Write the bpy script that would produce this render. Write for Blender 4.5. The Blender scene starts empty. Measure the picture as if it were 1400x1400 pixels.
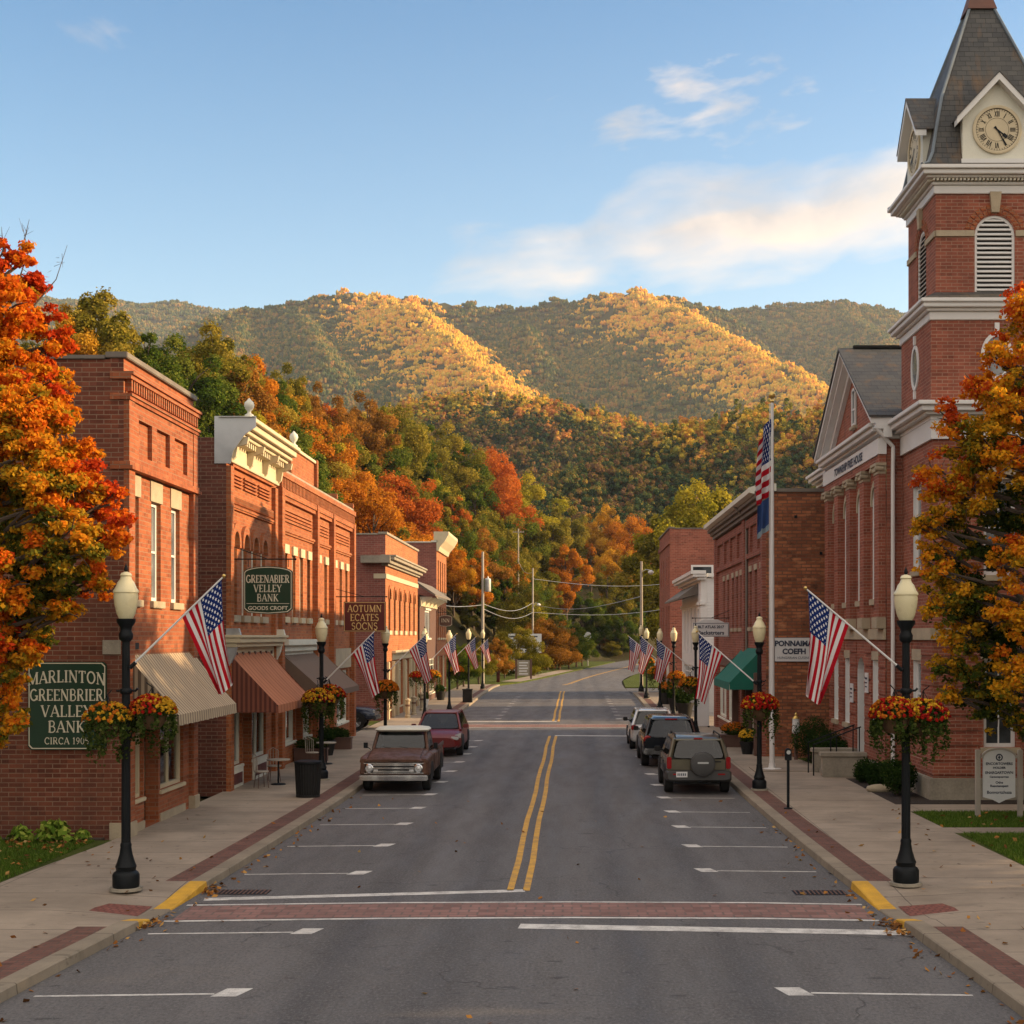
import bpy, bmesh, math, random
import numpy as np
from mathutils import Vector, Matrix, noise as mnoise
R = math.radians
scene = bpy.context.scene
COL = scene.collection
random.seed(7)
RNG = np.random.default_rng(11)
CAMH = 4.4

# ------------------------------------------------------------------ helpers
def pt(px, py, Y):
    """world point seen at photo pixel (px, py) when it stands Y metres down the street"""
    return ((px-782)/2000*Y, Y, CAMH-(py-870)/2000*Y)

def gx(px, Y): return (px-782)/2000*Y

def pix(x, y, z):
    return (782+2000*x/y, 870-2000*(z-CAMH)/y)

def ident(x, y, z): return (x, y, z)

class MB:
    """collects shapes, links them as ONE mesh object"""
    def __init__(s, tf=ident):
        s.v = []; s.f = []; s.m = []; s.tf = tf; s.uv = {}
    def add(s, vs, fs, m=0):
        b = len(s.v)
        s.v += [s.tf(*p) for p in vs]
        for f in fs:
            s.f.append(tuple(b+i for i in f)); s.m.append(m)
        return b
    def quad(s, a, b, c, d, m=0): s.add([a, b, c, d], [(0, 1, 2, 3)], m)
    def box(s, x0, x1, y0, y1, z0, z1, m=0):
        s.add([(x0,y0,z0),(x1,y0,z0),(x1,y1,z0),(x0,y1,z0),(x0,y0,z1),(x1,y0,z1),(x1,y1,z1),(x0,y1,z1)],
              [(0,3,2,1),(4,5,6,7),(0,1,5,4),(1,2,6,5),(2,3,7,6),(3,0,4,7)], m)
    def prism(s, pts, a, b, axis='x', m=0):
        """extrude a 2D outline along an axis from a to b"""
        n = len(pts)
        if axis == 'x': mk = lambda p, t: (t, p[0], p[1])
        elif axis == 'y': mk = lambda p, t: (p[0], t, p[1])
        else: mk = lambda p, t: (p[0], p[1], t)
        vs = [mk(p, a) for p in pts]+[mk(p, b) for p in pts]
        fs = [tuple(range(n-1, -1, -1)), tuple(range(n, 2*n))]
        fs += [(i, (i+1) % n, n+(i+1) % n, n+i) for i in range(n)]
        s.add(vs, fs, m)
    def path(s, pts, rad, n=8, m=0, cap=True):
        pts = [Vector(p) for p in pts]
        if not hasattr(rad, '__len__'): rad = [rad]*len(pts)
        vs = []; fs = []
        up0 = None
        for i, p in enumerate(pts):
            t = (pts[min(i+1, len(pts)-1)]-pts[max(i-1, 0)])
            if t.length < 1e-9: t = Vector((0, 0, 1))
            t.normalize()
            if up0 is None:
                up0 = Vector((0, 0, 1)) if abs(t.z) < .9 else Vector((1, 0, 0))
            a = t.cross(up0)
            if a.length < 1e-6: a = t.orthogonal()
            a.normalize(); b = a.cross(t).normalized(); up0 = b
            for k in range(n):
                w = 2*math.pi*k/n
                vs.append(tuple(p+(a*math.cos(w)+b*math.sin(w))*rad[i]))
        for i in range(len(pts)-1):
            for k in range(n):
                fs.append((i*n+k, i*n+(k+1) % n, (i+1)*n+(k+1) % n, (i+1)*n+k))
        if cap:
            fs.append(tuple(range(n-1, -1, -1))); fs.append(tuple(range((len(pts)-1)*n, len(pts)*n)))
        s.add(vs, fs, m)
    def lathe(s, prof, c=(0, 0, 0), n=20, m=0, axis='z'):
        vs = []; fs = []
        for r, h in prof:
            for k in range(n):
                w = 2*math.pi*k/n
                a, b = r*math.cos(w), r*math.sin(w)
                if axis == 'z': vs.append((c[0]+a, c[1]+b, c[2]+h))
                elif axis == 'x': vs.append((c[0]+h, c[1]+a, c[2]+b))
                else: vs.append((c[0]+a, c[1]+h, c[2]+b))
        L = len(prof)
        for i in range(L-1):
            for k in range(n):
                fs.append((i*n+k, i*n+(k+1) % n, (i+1)*n+(k+1) % n, (i+1)*n+k))
        if prof[0][0] > 1e-4: fs.append(tuple(range(n-1, -1, -1)))
        if prof[-1][0] > 1e-4: fs.append(tuple(range((L-1)*n, L*n)))
        s.add(vs, fs, m)
    def ball(s, c, r, n=8, m=0, sq=(1, 1, 1)):
        prof = []
        k = max(3, n//2)
        vs = []; fs = []
        for i in range(k+1):
            a = -math.pi/2+math.pi*i/k
            for j in range(n):
                w = 2*math.pi*j/n
                vs.append((c[0]+r*sq[0]*math.cos(a)*math.cos(w), c[1]+r*sq[1]*math.cos(a)*math.sin(w), c[2]+r*sq[2]*math.sin(a)))
        for i in range(k):
            for j in range(n):
                fs.append((i*n+j, i*n+(j+1) % n, (i+1)*n+(j+1) % n, (i+1)*n+j))
        s.add(vs, fs, m)
    def build(s, name, mats, parent=None, loc=None, smooth=False, sharp=40, bevel=0, merge=True, recalc=True):
        me = bpy.data.meshes.new(name)
        me.from_pydata(s.v, [], s.f)
        if not isinstance(mats, (list, tuple)): mats = [mats]
        for mm in mats: me.materials.append(mm)
        me.polygons.foreach_set('material_index', s.m)
        bm = bmesh.new(); bm.from_mesh(me)
        if merge: bmesh.ops.remove_doubles(bm, verts=bm.verts, dist=1e-5)
        if recalc: bmesh.ops.recalc_face_normals(bm, faces=bm.faces)
        if bevel:
            es = [e for e in bm.edges if len(e.link_faces) == 2 and e.calc_face_angle(0) > R(50)]
            bmesh.ops.bevel(bm, geom=es, offset=bevel, segments=2, affect='EDGES', clamp_overlap=True)
        bm.to_mesh(me); bm.free()
        if smooth:
            me.polygons.foreach_set('use_smooth', [True]*len(me.polygons))
            me.set_sharp_from_angle(angle=R(sharp))
        me.update()
        o = bpy.data.objects.new(name, me); COL.objects.link(o)
        if parent is not None: o.parent = parent
        if loc is not None: o.location = loc
        return o

def tag(o, label=None, cat=None, group=None, kind=None):
    if label: o['label'] = label
    if cat: o['category'] = cat
    if group: o['group'] = group
    if kind: o['kind'] = kind
    return o

def thing(name, label, cat, loc=(0, 0, 0), rz=0, group=None, scale=None):
    o = bpy.data.objects.new(name, None); COL.objects.link(o)
    o.empty_display_size = .2
    o.location = loc; o.rotation_euler = (0, 0, rz)
    if scale: o.scale = (scale,)*3
    return tag(o, label, cat, group)

def dup(root, loc=None, rz=None, label=None, group=None, scale=None):
    r = root.copy(); COL.objects.link(r)
    if loc is not None: r.location = loc
    if rz is not None: r.rotation_euler = (0, 0, rz)
    if scale is not None: r.scale = scale if hasattr(scale, '__len__') else (scale,)*3
    if label: r['label'] = label
    if group: r['group'] = group
    for ch in list(root.children):
        c = ch.copy(); COL.objects.link(c); c.parent = r
        for g in list(ch.children):
            d = g.copy(); COL.objects.link(d); d.parent = c
    return r

def wall_open(mb, u0, u1, z0, z1, ops, d=0.0, t=.28, m=0, mr=None):
    """wall face with real openings; ops = (ua, ub, za, zb, arch_rise)"""
    if mr is None: mr = m
    us = sorted({u0, u1, *[o[0] for o in ops], *[o[1] for o in ops]})
    zs = sorted({z0, z1, *[o[2] for o in ops], *[o[3] for o in ops]})
    for i in range(len(us)-1):
        for j in range(len(zs)-1):
            cu, cz = (us[i]+us[i+1])/2, (zs[j]+zs[j+1])/2
            if any(o[0] < cu < o[1] and o[2] < cz < o[3] for o in ops): continue
            mb.quad((us[i], d, zs[j]), (us[i+1], d, zs[j]), (us[i+1], d, zs[j+1]), (us[i], d, zs[j+1]), m)
    for ua, ub, za, zb, ar in ops:
        zt = zb-ar
        mb.quad((ua, d, za), (ub, d, za), (ub, d-t, za), (ua, d-t, za), mr)
        mb.quad((ua, d, za), (ua, d-t, za), (ua, d-t, zt), (ua, d, zt), mr)
        mb.quad((ub, d, za), (ub, d, zt), (ub, d-t, zt), (ub, d-t, za), mr)
        if ar <= 0:
            mb.quad((ua, d, zb), (ua, d-t, zb), (ub, d-t, zb), (ub, d, zb), mr)
        else:
            arc = arch_pts(ua, ub, zt, ar)
            for k in range(len(arc)-1):
                (a, za_), (b, zb_) = arc[k], arc[k+1]
                mb.quad((a, d, za_), (a, d-t, za_), (b, d-t, zb_), (b, d, zb_), mr)
                mb.quad((a, d, za_), (b, d, zb_), (b, d, zb), (a, d, zb), m)

def arch_pts(ua, ub, zt, ar, n=12):
    c, h = (ua+ub)/2, (ub-ua)/2
    return [(c-h*math.cos(math.pi*k/n), zt+ar*math.sin(math.pi*k/n)) for k in range(n+1)]

def window(parent, tf, ua, ub, za, zb, ar, d, frame_m, pane_m, fw=.07, bars=(1,), vb=0, sill=None, lintel=None, blind=None, name='window', fd=.06):
    """window part > pane, sill, lintel, blind; d = outer plane of the frame"""
    mb = MB(tf)
    zt = zb-ar
    mb.box(ua, ua+fw, d-fd, d, za, zt); mb.box(ub-fw, ub, d-fd, d, za, zt)
    mb.box(ua+fw, ub-fw, d-fd, d, za, za+fw)
    if ar <= 0: mb.box(ua+fw, ub-fw, d-fd, d, zb-fw, zb)
    else:
        o = arch_pts(ua, ub, zt, ar); i_ = arch_pts(ua+fw, ub-fw, zt, max(.02, ar-fw))
        for k in range(len(o)-1):
            mb.add([(o[k][0], d, o[k][1]), (o[k+1][0], d, o[k+1][1]), (i_[k+1][0], d, i_[k+1][1]), (i_[k][0], d, i_[k][1]),
                    (o[k][0], d-fd, o[k][1]), (o[k+1][0], d-fd, o[k+1][1]), (i_[k+1][0], d-fd, i_[k+1][1]), (i_[k][0], d-fd, i_[k][1])],
                   [(0, 1, 2, 3), (3, 2, 6, 7), (4, 7, 6, 5)])
    for b in bars:
        zz = za+(zt-za)*.5*b
        mb.box(ua+fw, ub-fw, d-fd*.8, d-.008, zz-.025, zz+.025)
    for k in range(vb):
        uu = ua+(ub-ua)*(k+1)/(vb+1)
        mb.box(uu-.018, uu+.018, d-fd*.75, d-.012, za+fw, zb-fw)
    w = mb.build(name, frame_m, parent)
    p = MB(tf)
    dd = d-fd*.7
    if ar <= 0: p.quad((ua+.01, dd, za+.01), (ub-.01, dd, za+.01), (ub-.01, dd, zb-.01), (ua+.01, dd, zb-.01))
    else:
        pts = [(ua+.01, dd, za+.01)]+[(a, dd, b) for a, b in arch_pts(ua+.01, ub-.01, zt, ar-.01)]+[(ub-.01, dd, za+.01)]
        p.add(pts, [tuple(range(len(pts)))])
    p.build('pane', pane_m, w)
    if blind:
        frac, bmat = blind
        q = MB(tf)
        zq = zt-(zt-za)*frac
        q.box(ua+fw, ub-fw, dd-.05, dd-.03, zq, zt)
        q.build('blind', bmat, w)
    if sill:
        h, pr, ov, sm = sill
        q = MB(tf); q.box(ua-ov, ub+ov, -.15, pr, za-h, za-.002); q.build('sill', sm, w, bevel=.012)
    if lintel:
        h, pr, ov, lm = lintel
        q = MB(tf)
        if ar <= 0: q.box(ua-ov, ub+ov, -.1, pr, zb+.002, zb+h)
        else:
            o = arch_pts(ua-ov, ub+ov, zt, ar+h, 12); i_ = arch_pts(ua-.004, ub+.004, zt, ar+.004, 12)
            for k in range(len(o)-1):
                q.add([(o[k][0], pr, o[k][1]), (o[k+1][0], pr, o[k+1][1]), (i_[k+1][0], pr, i_[k+1][1]), (i_[k][0], pr, i_[k][1]),
                       (o[k][0], -.05, o[k][1]), (o[k+1][0], -.05, o[k+1][1]), (i_[k+1][0], -.05, i_[k+1][1]), (i_[k][0], -.05, i_[k][1])],
                      [(0, 1, 2, 3), (0, 4, 5, 1), (3, 2, 6, 7)])
            q.box(ua-ov, ua-.004, -.05, pr, zt-.12, zt-.001); q.box(ub+.004, ub+ov, -.05, pr, zt-.12, zt-.001)
        q.build('lintel', lm, w)
    return w

def display(w, tf, ua, ub, za, zb, seed):
    r = random.Random(seed)
    for mat in ('cream', 'terracotta', 'steel', 'offwhite'):
        q = MB(tf)
        for k in range(r.randint(1, 3)):
            u = r.uniform(ua+.15, ub-.15); h = r.uniform(.25, 1.1); wd = r.uniform(.08, .2); d = -r.uniform(.35, .8)
            if r.random() < .5: q.box(max(ua, u-wd), min(ub, u+wd), d-.1, d+.1, za-.05, za+h)
            else: q.lathe([(wd*.7, za), (wd, za+h*.3), (wd*.5, za+h*.7), (wd*.6, za+h*.8), (.02, za+h)], (u, d, 0), 10)
        q.build('display', M[mat], w)
    q = MB(tf); q.box(ua-.1, ub+.1, -1.4, -1.36, 0, zb); q.box(ua-.1, ub+.1, -1.35, -.2, za-.2, za-.12); q.build('display_back', M['interior'], w)
    q = MB(tf); q.box(ua+.06, ub-.06, -.24, -.22, zb-r.uniform(.35, .75), zb-.05); q.build('blind', M['blind'], w)

# ------------------------------------------------------------------ materials
def new_mat(name):
    m = bpy.data.materials.new(name); m.use_nodes = True
    nt = m.node_tree
    for n in list(nt.nodes): nt.nodes.remove(n)
    out = nt.nodes.new('ShaderNodeOutputMaterial')
    return m, nt, out

class N:
    """tiny node helper"""
    def __init__(s, nt): s.nt = nt
    def __call__(s, t, **kw):
        n = s.nt.nodes.new('ShaderNode'+t)
        for k, v in kw.items():
            if k.startswith('i_'):
                key = k[2:]
                key = int(key) if key.isdigit() else key.replace('_', ' ')
                s.set(n, key, v)
            else: setattr(n, k, v)
        return n
    def set(s, n, key, v):
        if isinstance(v, bpy.types.NodeSocket): s.nt.links.new(v, n.inputs[key])
        elif isinstance(v, bpy.types.Node): s.nt.links.new(v.outputs[0], n.inputs[key])
        else:
            if isinstance(v, tuple) and len(v) == 3 and n.inputs[key].type == 'RGBA': v = (*v, 1)
            n.inputs[key].default_value = v
    def math(s, op, a, b=0.0, c=None, clamp=False):
        n = s('Math', operation=op, use_clamp=clamp)
        s.set(n, 0, a); s.set(n, 1, b)
        if c is not None: s.set(n, 2, c)
        return n.outputs[0]
    def mix(s, f, a, b, blend='MIX'):
        n = s('Mix', data_type='RGBA', blend_type=blend)
        s.set(n, 0, f); s.set(n, 6, a); s.set(n, 7, b)
        return n.outputs[2]
    def noise(s, vec=None, scale=1., detail=4., rough=.55, out=0):
        n = s('TexNoise'); n.inputs['Scale'].default_value = scale; n.inputs['Detail'].default_value = detail
        n.inputs['Roughness'].default_value = rough
        if vec is not None: s.set(n, 'Vector', vec)
        return n.outputs[out]
    def ramp(s, fac, stops, interp='LINEAR'):
        n = s('ValToRGB'); cr = n.color_ramp; cr.interpolation = interp
        while len(cr.elements) < len(stops): cr.elements.new(.5)
        for e, (p, c) in zip(cr.elements, stops):
            e.position = p; e.color = (*c, 1) if len(c) == 3 else c
        s.set(n, 0, fac)
        return n.outputs[0]
    def rng(s, v, a, b, c=0., d=1.):
        n = s('MapRange'); n.clamp = True
        s.set(n, 0, v); n.inputs[1].default_value = a; n.inputs[2].default_value = b
        n.inputs[3].default_value = c; n.inputs[4].default_value = d
        return n.outputs[0]
    def scalev(s, vec, sc):
        n = s('Mapping'); s.set(n, 'Vector', vec); n.inputs['Scale'].default_value = sc
        return n.outputs[0]

def finish(nt, out, base, rough=.6, metal=0., bump=None, bstr=.3, bdist=.02, spec=.4, extra=None):
    n = N(nt)
    p = n('BsdfPrincipled')
    n.set(p, 'Base Color', base); n.set(p, 'Roughness', rough); n.set(p, 'Metallic', metal)
    n.set(p, 'Specular IOR Level', spec)
    if bump is not None:
        b = n('Bump'); b.inputs['Strength'].default_value = bstr; b.inputs['Distance'].default_value = bdist
        n.set(b, 'Height', bump); n.set(p, 'Normal', b.outputs[0])
    if extra:
        for k, v in extra.items(): n.set(p, k, v)
    nt.links.new(p.outputs[0], out.inputs[0])
    return p

def plain(name, c, rough=.55, metal=0., var=.18, scale=3., bump=.15, spec=.4, fine=60., extra=None, bdist=.004):
    """coloured surface with large-scale wear and fine grain"""
    m, nt, out = new_mat(name); n = N(nt)
    pos = n('TexCoord').outputs['Object']
    a = n.noise(pos, scale, 5); f = n.noise(pos, fine, 3)
    k = n.math('ADD', n.math('MULTIPLY', n.math('SUBTRACT', a, .5), var*2.4), n.math('MULTIPLY', n.math('SUBTRACT', f, .5), var))
    lo = tuple(max(0, x*.35) for x in c); hi = tuple(min(1, x*1.65) for x in c)
    col = n.mix(n.math('ADD', k, .5, clamp=True), lo, hi)
    ro = n.rng(a, .3, .7, max(.03, rough-.1), min(1, rough+.1))
    finish(nt, out, col, ro, metal, f, bump, bdist, spec, extra)
    return m

def facing_uv(n):
    """wall coordinates: along the wall, up, from world position and face normal"""
    g = n('NewGeometry')
    sp = n('SeparateXYZ', i_0=g.outputs['Position']); sn = n('SeparateXYZ', i_0=g.outputs['True Normal'])
    isx = n.math('GREATER_THAN', n.math('ABSOLUTE', sn.outputs[0]), .6)
    u = n.math('ADD', n.math('MULTIPLY', isx, sp.outputs[1]), n.math('MULTIPLY', n.math('SUBTRACT', 1., isx), sp.outputs[0]))
    c = n('CombineXYZ'); n.set(c, 0, u); n.set(c, 1, sp.outputs[2])
    return c.outputs[0], g.outputs['Position'], sp

def brick(name, c1, c2, mortar, row=.07, width=.21, ms=.009, stain=.35, streak=.25, rough=.85, grime=(.05, .035, .03), ground=False, patch=None, bstr=.5):
    m, nt, out = new_mat(name); n = N(nt)
    if ground:
        pos = n('NewGeometry').outputs['Position']; uv = pos; sp = None
    else: uv, pos, sp = facing_uv(n)
    b = n('TexBrick'); n.set(b, 'Vector', uv)
    b.offset = .5; b.squash = 1
    n.set(b, 'Color1', c1); n.set(b, 'Color2', c2); n.set(b, 'Mortar', mortar)
    b.inputs['Scale'].default_value = 1; b.inputs['Mortar Size'].default_value = ms
    b.inputs['Mortar Smooth'].default_value = .3; b.inputs['Bias'].default_value = -.1
    b.inputs['Brick Width'].default_value = width; b.inputs['Row Height'].default_value = row
    big = n.noise(pos, .55, 6, .6); med = n.noise(pos, 3.5, 5, .6); fin = n.noise(pos, 45, 3)
    st = n.noise(n.scalev(pos, (1.6, 1.6, .12)), 1.0, 5, .6)
    rowv = n.noise(n.scalev(pos, (.35, .35, 9.)), 1.0, 3, .6)
    # single bricks burnt dark or pale
    ro_ = n.math('FLOOR', n.math('DIVIDE', n('SeparateXYZ', i_0=uv).outputs[1], row)); us_ = n.math('ADD', n.math('DIVIDE', n('SeparateXYZ', i_0=uv).outputs[0], width), n.math('MULTIPLY', n.math('MODULO', ro_, 2.), .5))
    cc_ = n('CombineXYZ'); n.set(cc_, 0, n.math('FLOOR', us_)); n.set(cc_, 1, ro_)
    wn_ = n('TexWhiteNoise', noise_dimensions='2D'); n.set(wn_, 'Vector', cc_.outputs[0])
    inb = n.math('SUBTRACT', 1., b.outputs[1], clamp=True)
    b0 = n.mix(n.math('MULTIPLY', n.rng(wn_.outputs[0], .8, .95, 0, .55), inb), b.outputs[0], tuple(x*.4 for x in c2))
    b0 = n.mix(n.math('MULTIPLY', n.rng(wn_.outputs[0], .0, .12, .4, 0), inb), b0, tuple(min(1, x*1.5+.02) for x in c1))
    col = n.mix(n.rng(big, .38, .7, 0, stain), b0, grime)
    col = n.mix(n.rng(st, .5, .78, 0, streak), col, grime)
    col = n.mix(n.rng(med, .5, .8, 0, .25), col, tuple(min(1, x*1.35+.02) for x in c1))
    col = n.mix(n.rng(rowv, .35, .7, 0, .3), col, tuple(x*.55 for x in c2))
    if patch:
        pm = n.noise(n.scalev(pos, (.8, .8, 2.2)), 1.3, 6, .62)
        col = n.mix(n.rng(pm, .56, .68, 0, .8), col, patch)
        pm2 = n.noise(n.scalev(pos, (1., 1., 1.6)), 2.1, 5, .6)
        col = n.mix(n.rng(pm2, .62, .7, 0, .8), col, grime)
    col = n.mix(n.math('MULTIPLY', n.math('SUBTRACT', fin, .3), .35, clamp=True), col, tuple(min(1, x*1.5) for x in c1))
    h = n.math('ADD', n.math('MULTIPLY', b.outputs[1], -1.), n.math('MULTIPLY', fin, .5))
    finish(nt, out, col, rough, 0, h, bstr, .012, .25)
    return m

def glass_mat(name, tint=(.03, .035, .04), rough=.04, spec=.5):
    m, nt, out = new_mat(name); n = N(nt)
    pos = n('NewGeometry').outputs['Position']
    w = n.noise(pos, 1.1, 2)
    col = n.mix(n.rng(n.noise(pos, .9, 4), .35, .65), tuple(x*.5 for x in tint), tuple(min(1, x*2.2) for x in tint))
    finish(nt, out, col, rough, 0, w, .06, .05, spec)
    return m

def leaf_mat(name, stops, trans=.4, attr='tint', rnd=.0):
    m, nt, out = new_mat(name); n = N(nt)
    a = n('Attribute', attribute_name=attr).outputs['Fac']
    if rnd: a = n.math('ADD', a, n.math('MULTIPLY', n.math('SUBTRACT', n('ObjectInfo').outputs['Random'], .5), rnd), clamp=True)
    col = n.ramp(a, stops)
    d = n('BsdfDiffuse', i_Color=col); t = n('BsdfTranslucent', i_Color=col)
    mx = n('MixShader', i_0=trans); nt.links.new(d.outputs[0], mx.inputs[1]); nt.links.new(t.outputs[0], mx.inputs[2])
    nt.links.new(mx.outputs[0], out.inputs[0])
    return m

M = {}
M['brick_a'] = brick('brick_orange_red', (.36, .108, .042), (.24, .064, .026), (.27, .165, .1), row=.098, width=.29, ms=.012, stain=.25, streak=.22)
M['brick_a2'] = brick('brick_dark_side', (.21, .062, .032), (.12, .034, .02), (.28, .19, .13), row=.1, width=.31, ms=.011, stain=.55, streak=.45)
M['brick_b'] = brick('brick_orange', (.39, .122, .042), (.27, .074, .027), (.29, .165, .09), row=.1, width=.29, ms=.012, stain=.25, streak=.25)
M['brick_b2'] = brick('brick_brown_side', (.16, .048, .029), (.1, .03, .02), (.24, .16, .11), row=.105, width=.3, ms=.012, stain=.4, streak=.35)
M['brick_c'] = brick('brick_rose', (.27, .088, .066), (.2, .062, .05), (.3, .2, .16), row=.11, width=.3, ms=.011, stain=.3)
M['brick_d'] = brick('brick_light_orange', (.43, .15, .053), (.32, .1, .036), (.33, .195, .11), row=.11, width=.3, ms=.012, stain=.2)
M['brick_court'] = brick('brick_court_red', (.32, .098, .058), (.225, .062, .039), (.36, .235, .17), row=.092, width=.29, ms=.01, stain=.4, streak=.4)
M['brick_r2'] = brick('brick_plum', (.29, .092, .06), (.2, .06, .042), (.31, .2, .15), row=.1, width=.3, ms=.011, stain=.25)
M['brick_rough'] = brick('brick_rough_old', (.42, .15, .065), (.16, .052, .03), (.14, .085, .055), row=.12, width=.34, ms=.022, stain=.45, patch=(.5, .23, .11), bstr=1., grime=(.03, .02, .016))
M['brick_r4'] = brick('brick_far_red', (.34, .108, .068), (.25, .074, .048), (.34, .2, .15), row=.12, width=.34, ms=.012)
M['paver'] = brick('paver_red', (.17, .078, .06), (.12, .055, .044), (.085, .065, .055), row=.13, width=.26, ms=.014, stain=.4, ground=True, bstr=.4, streak=.25, grime=(.07, .055, .045))
M['paver_road'] = brick('crossing_brick', (.27, .145, .125), (.2, .108, .096), (.12, .095, .088), row=.22, width=.3, ms=.02, stain=.45, ground=True, bstr=.2, streak=.25, grime=(.1, .08, .075))
M['tactile'] = brick('tactile_pad', (.25, .09, .07), (.2, .07, .055), (.13, .055, .045), row=.12, width=.12, ms=.02, stain=.25, ground=True, bstr=.6, streak=0)
M['stone'] = plain('limestone', (.36, .3, .21), .85, var=.22, scale=2.5, bump=.5, fine=25, bdist=.01)
M['stone_grey'] = plain('weathered_stone', (.27, .24, .19), .9, var=.35, scale=2.2, bump=.6, fine=18, bdist=.015)
M['cream'] = plain('cream_paint', (.53, .45, .3), .55, var=.12, scale=2)
M['white'] = plain('white_paint', (.78, .75, .68), .5, var=.08, scale=2)
M['offwhite'] = plain('trim_paint', (.66, .61, .52), .55, var=.14, scale=1.5)
M['clap'] = plain('white_clapboard', (.86, .85, .82), .6, var=.07)
M['brownwood'] = plain('brown_wood', (.11, .06, .045), .7, var=.25)
M['tar'] = plain('roof_tar', (.05, .05, .05), .9, var=.3)
M['coping'] = plain('coping', (.16, .14, .12), .8, var=.3, scale=2)
M['black'] = plain('black_iron', (.006, .008, .01), .5, .0, var=.3, spec=.18, bump=.1)
M['blackmat'] = plain('black_matt', (.012, .012, .012), .8, var=.2)
M['globe'] = plain('lamp_glass', (.78, .57, .36), .3, var=.06)
M['steel'] = plain('galvanised', (.45, .46, .46), .45, .6, var=.15)
M['chrome'] = plain('chrome', (.7, .72, .75), .12, 1., var=.1)
M['pole_white'] = plain('flagpole_white', (.72, .7, .66), .35, var=.06)
M['wood_pole'] = plain('weathered_pole', (.36, .32, .27), .9, var=.25, scale=1.5)
M['pane'] = glass_mat('pane_dark'); M['pane_sky'] = glass_mat('pane_pale', (.12, .125, .125), .06)
def shop_glass(name='pane_shop', tint=(.72, .74, .72), refl=1.2):
    m, nt, out = new_mat(name); n = N(nt)
    t = n('BsdfTransparent', i_Color=tint); g = n('BsdfGlossy', i_Roughness=.02, i_Color=(.9, .92, .95))
    f = n('Fresnel', i_IOR=1.5); b = n('Bump'); b.inputs['Strength'].default_value = .04; n.set(b, 'Height', n.noise(n('NewGeometry').outputs['Position'], 1.2, 2)); n.set(g, 'Normal', b.outputs[0])
    mx = n('MixShader', i_0=n.math('ADD', n.math('MULTIPLY', f.outputs[0], refl), .03, clamp=True)); nt.links.new(t.outputs[0], mx.inputs[1]); nt.links.new(g.outputs[0], mx.inputs[2]); nt.links.new(mx.outputs[0], out.inputs[0])
    return m
M['pane_shop'] = shop_glass()
M['interior'] = plain('shop_interior', (.16, .11, .075), .9, var=.3)
M['blind'] = plain('blind_cloth', (.5, .47, .42), .9, var=.1)
M['green_sign'] = plain('sign_green', (.008, .035, .017), .4, var=.2)
M['maroon_sign'] = plain('sign_maroon', (.09, .012, .01), .45, var=.2)
M['white_sign'] = plain('sign_white', (.6, .63, .66), .5, var=.08)
M['letter'] = plain('letter_cream', (.62, .56, .43), .5, var=.06)
M['letter_gold'] = plain('letter_gold', (.6, .45, .18), .45, var=.1)
M['letter_dark'] = plain('letter_navy', (.03, .04, .07), .6, var=.1)
M['awn_green'] = plain('canvas_green', (.01, .12, .085), .85, var=.15, bump=.3)
M['awn_brown'] = plain('canvas_brown', (.14, .095, .07), .9, var=.15, bump=.3)
M['mulch'] = plain('mulch', (.03, .021, .016), 1., var=.6, scale=9, fine=40, bump=1., bdist=.04)
M['soil'] = plain('soil', (.05, .035, .025), 1., var=.4)
M['bark'] = plain('bark', (.075, .055, .042), .95, var=.4, scale=4, fine=30, bump=.8, bdist=.02)
M['coir'] = plain('coir', (.12, .07, .035), .95, var=.4, fine=90, bump=.8)
M['tyre'] = plain('rubber', (.012, .012, .012), .8, var=.2)
M['rim'] = plain('alloy', (.35, .36, .37), .3, .8, var=.15)
M['yellow_paint'] = plain('kerb_yellow', (.56, .31, .03), .75, var=.3, scale=4)
M['red_lens'] = plain('red_lens', (.25, .008, .01), .15, var=.1)
M['lens'] = plain('clear_lens', (.6, .62, .62), .1, .3, var=.1)
M['cargrey'] = plain('lower_cladding', (.05, .05, .05), .6, var=.15)
M['interior_car'] = plain('car_seat', (.06, .055, .05), .85, var=.2)
M['carglass'] = shop_glass('car_glass', (.13, .16, .17), .6)
M['terracotta'] = plain('terracotta', (.3, .11, .06), .8, var=.2)
M['brass'] = plain('brass', (.55, .38, .12), .3, .9, var=.1)

def stripes(name, ca, cb, period, axis=1, width=.5, world=True, rough=.9, dark=0.):
    """woven canvas with stripes along one axis"""
    m, nt, out = new_mat(name); n = N(nt)
    pos = n('NewGeometry').outputs['Position'] if world else n('TexCoord').outputs['Object']
    sp = n('SeparateXYZ', i_0=pos)
    f = n.math('FRACT', n.math('DIVIDE', sp.outputs[axis], period))
    s_ = n.rng(n.math('ABSOLUTE', n.math('SUBTRACT', f, .5)), width/2-.03, width/2+.03)
    col = n.mix(s_, ca, cb)
    w = n.noise(pos, 1.6, 5); col = n.mix(n.rng(w, .4, .75, 0, .3), col, tuple(x*.5 for x in ca))
    finish(nt, out, col, rough, 0, n.noise(pos, 200, 2), .2, .003, .2)
    return m
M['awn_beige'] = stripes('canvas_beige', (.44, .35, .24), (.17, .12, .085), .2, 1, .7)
M['awn_beige_side'] = stripes('canvas_beige_side', (.3, .24, .17), (.1, .075, .055), .14, 0, .5)  # darker side canvas, shade put into the colour
M['awn_rust'] = stripes('canvas_rust', (.42, .17, .09), (.26, .095, .05), .42, 1, .8)
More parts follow.
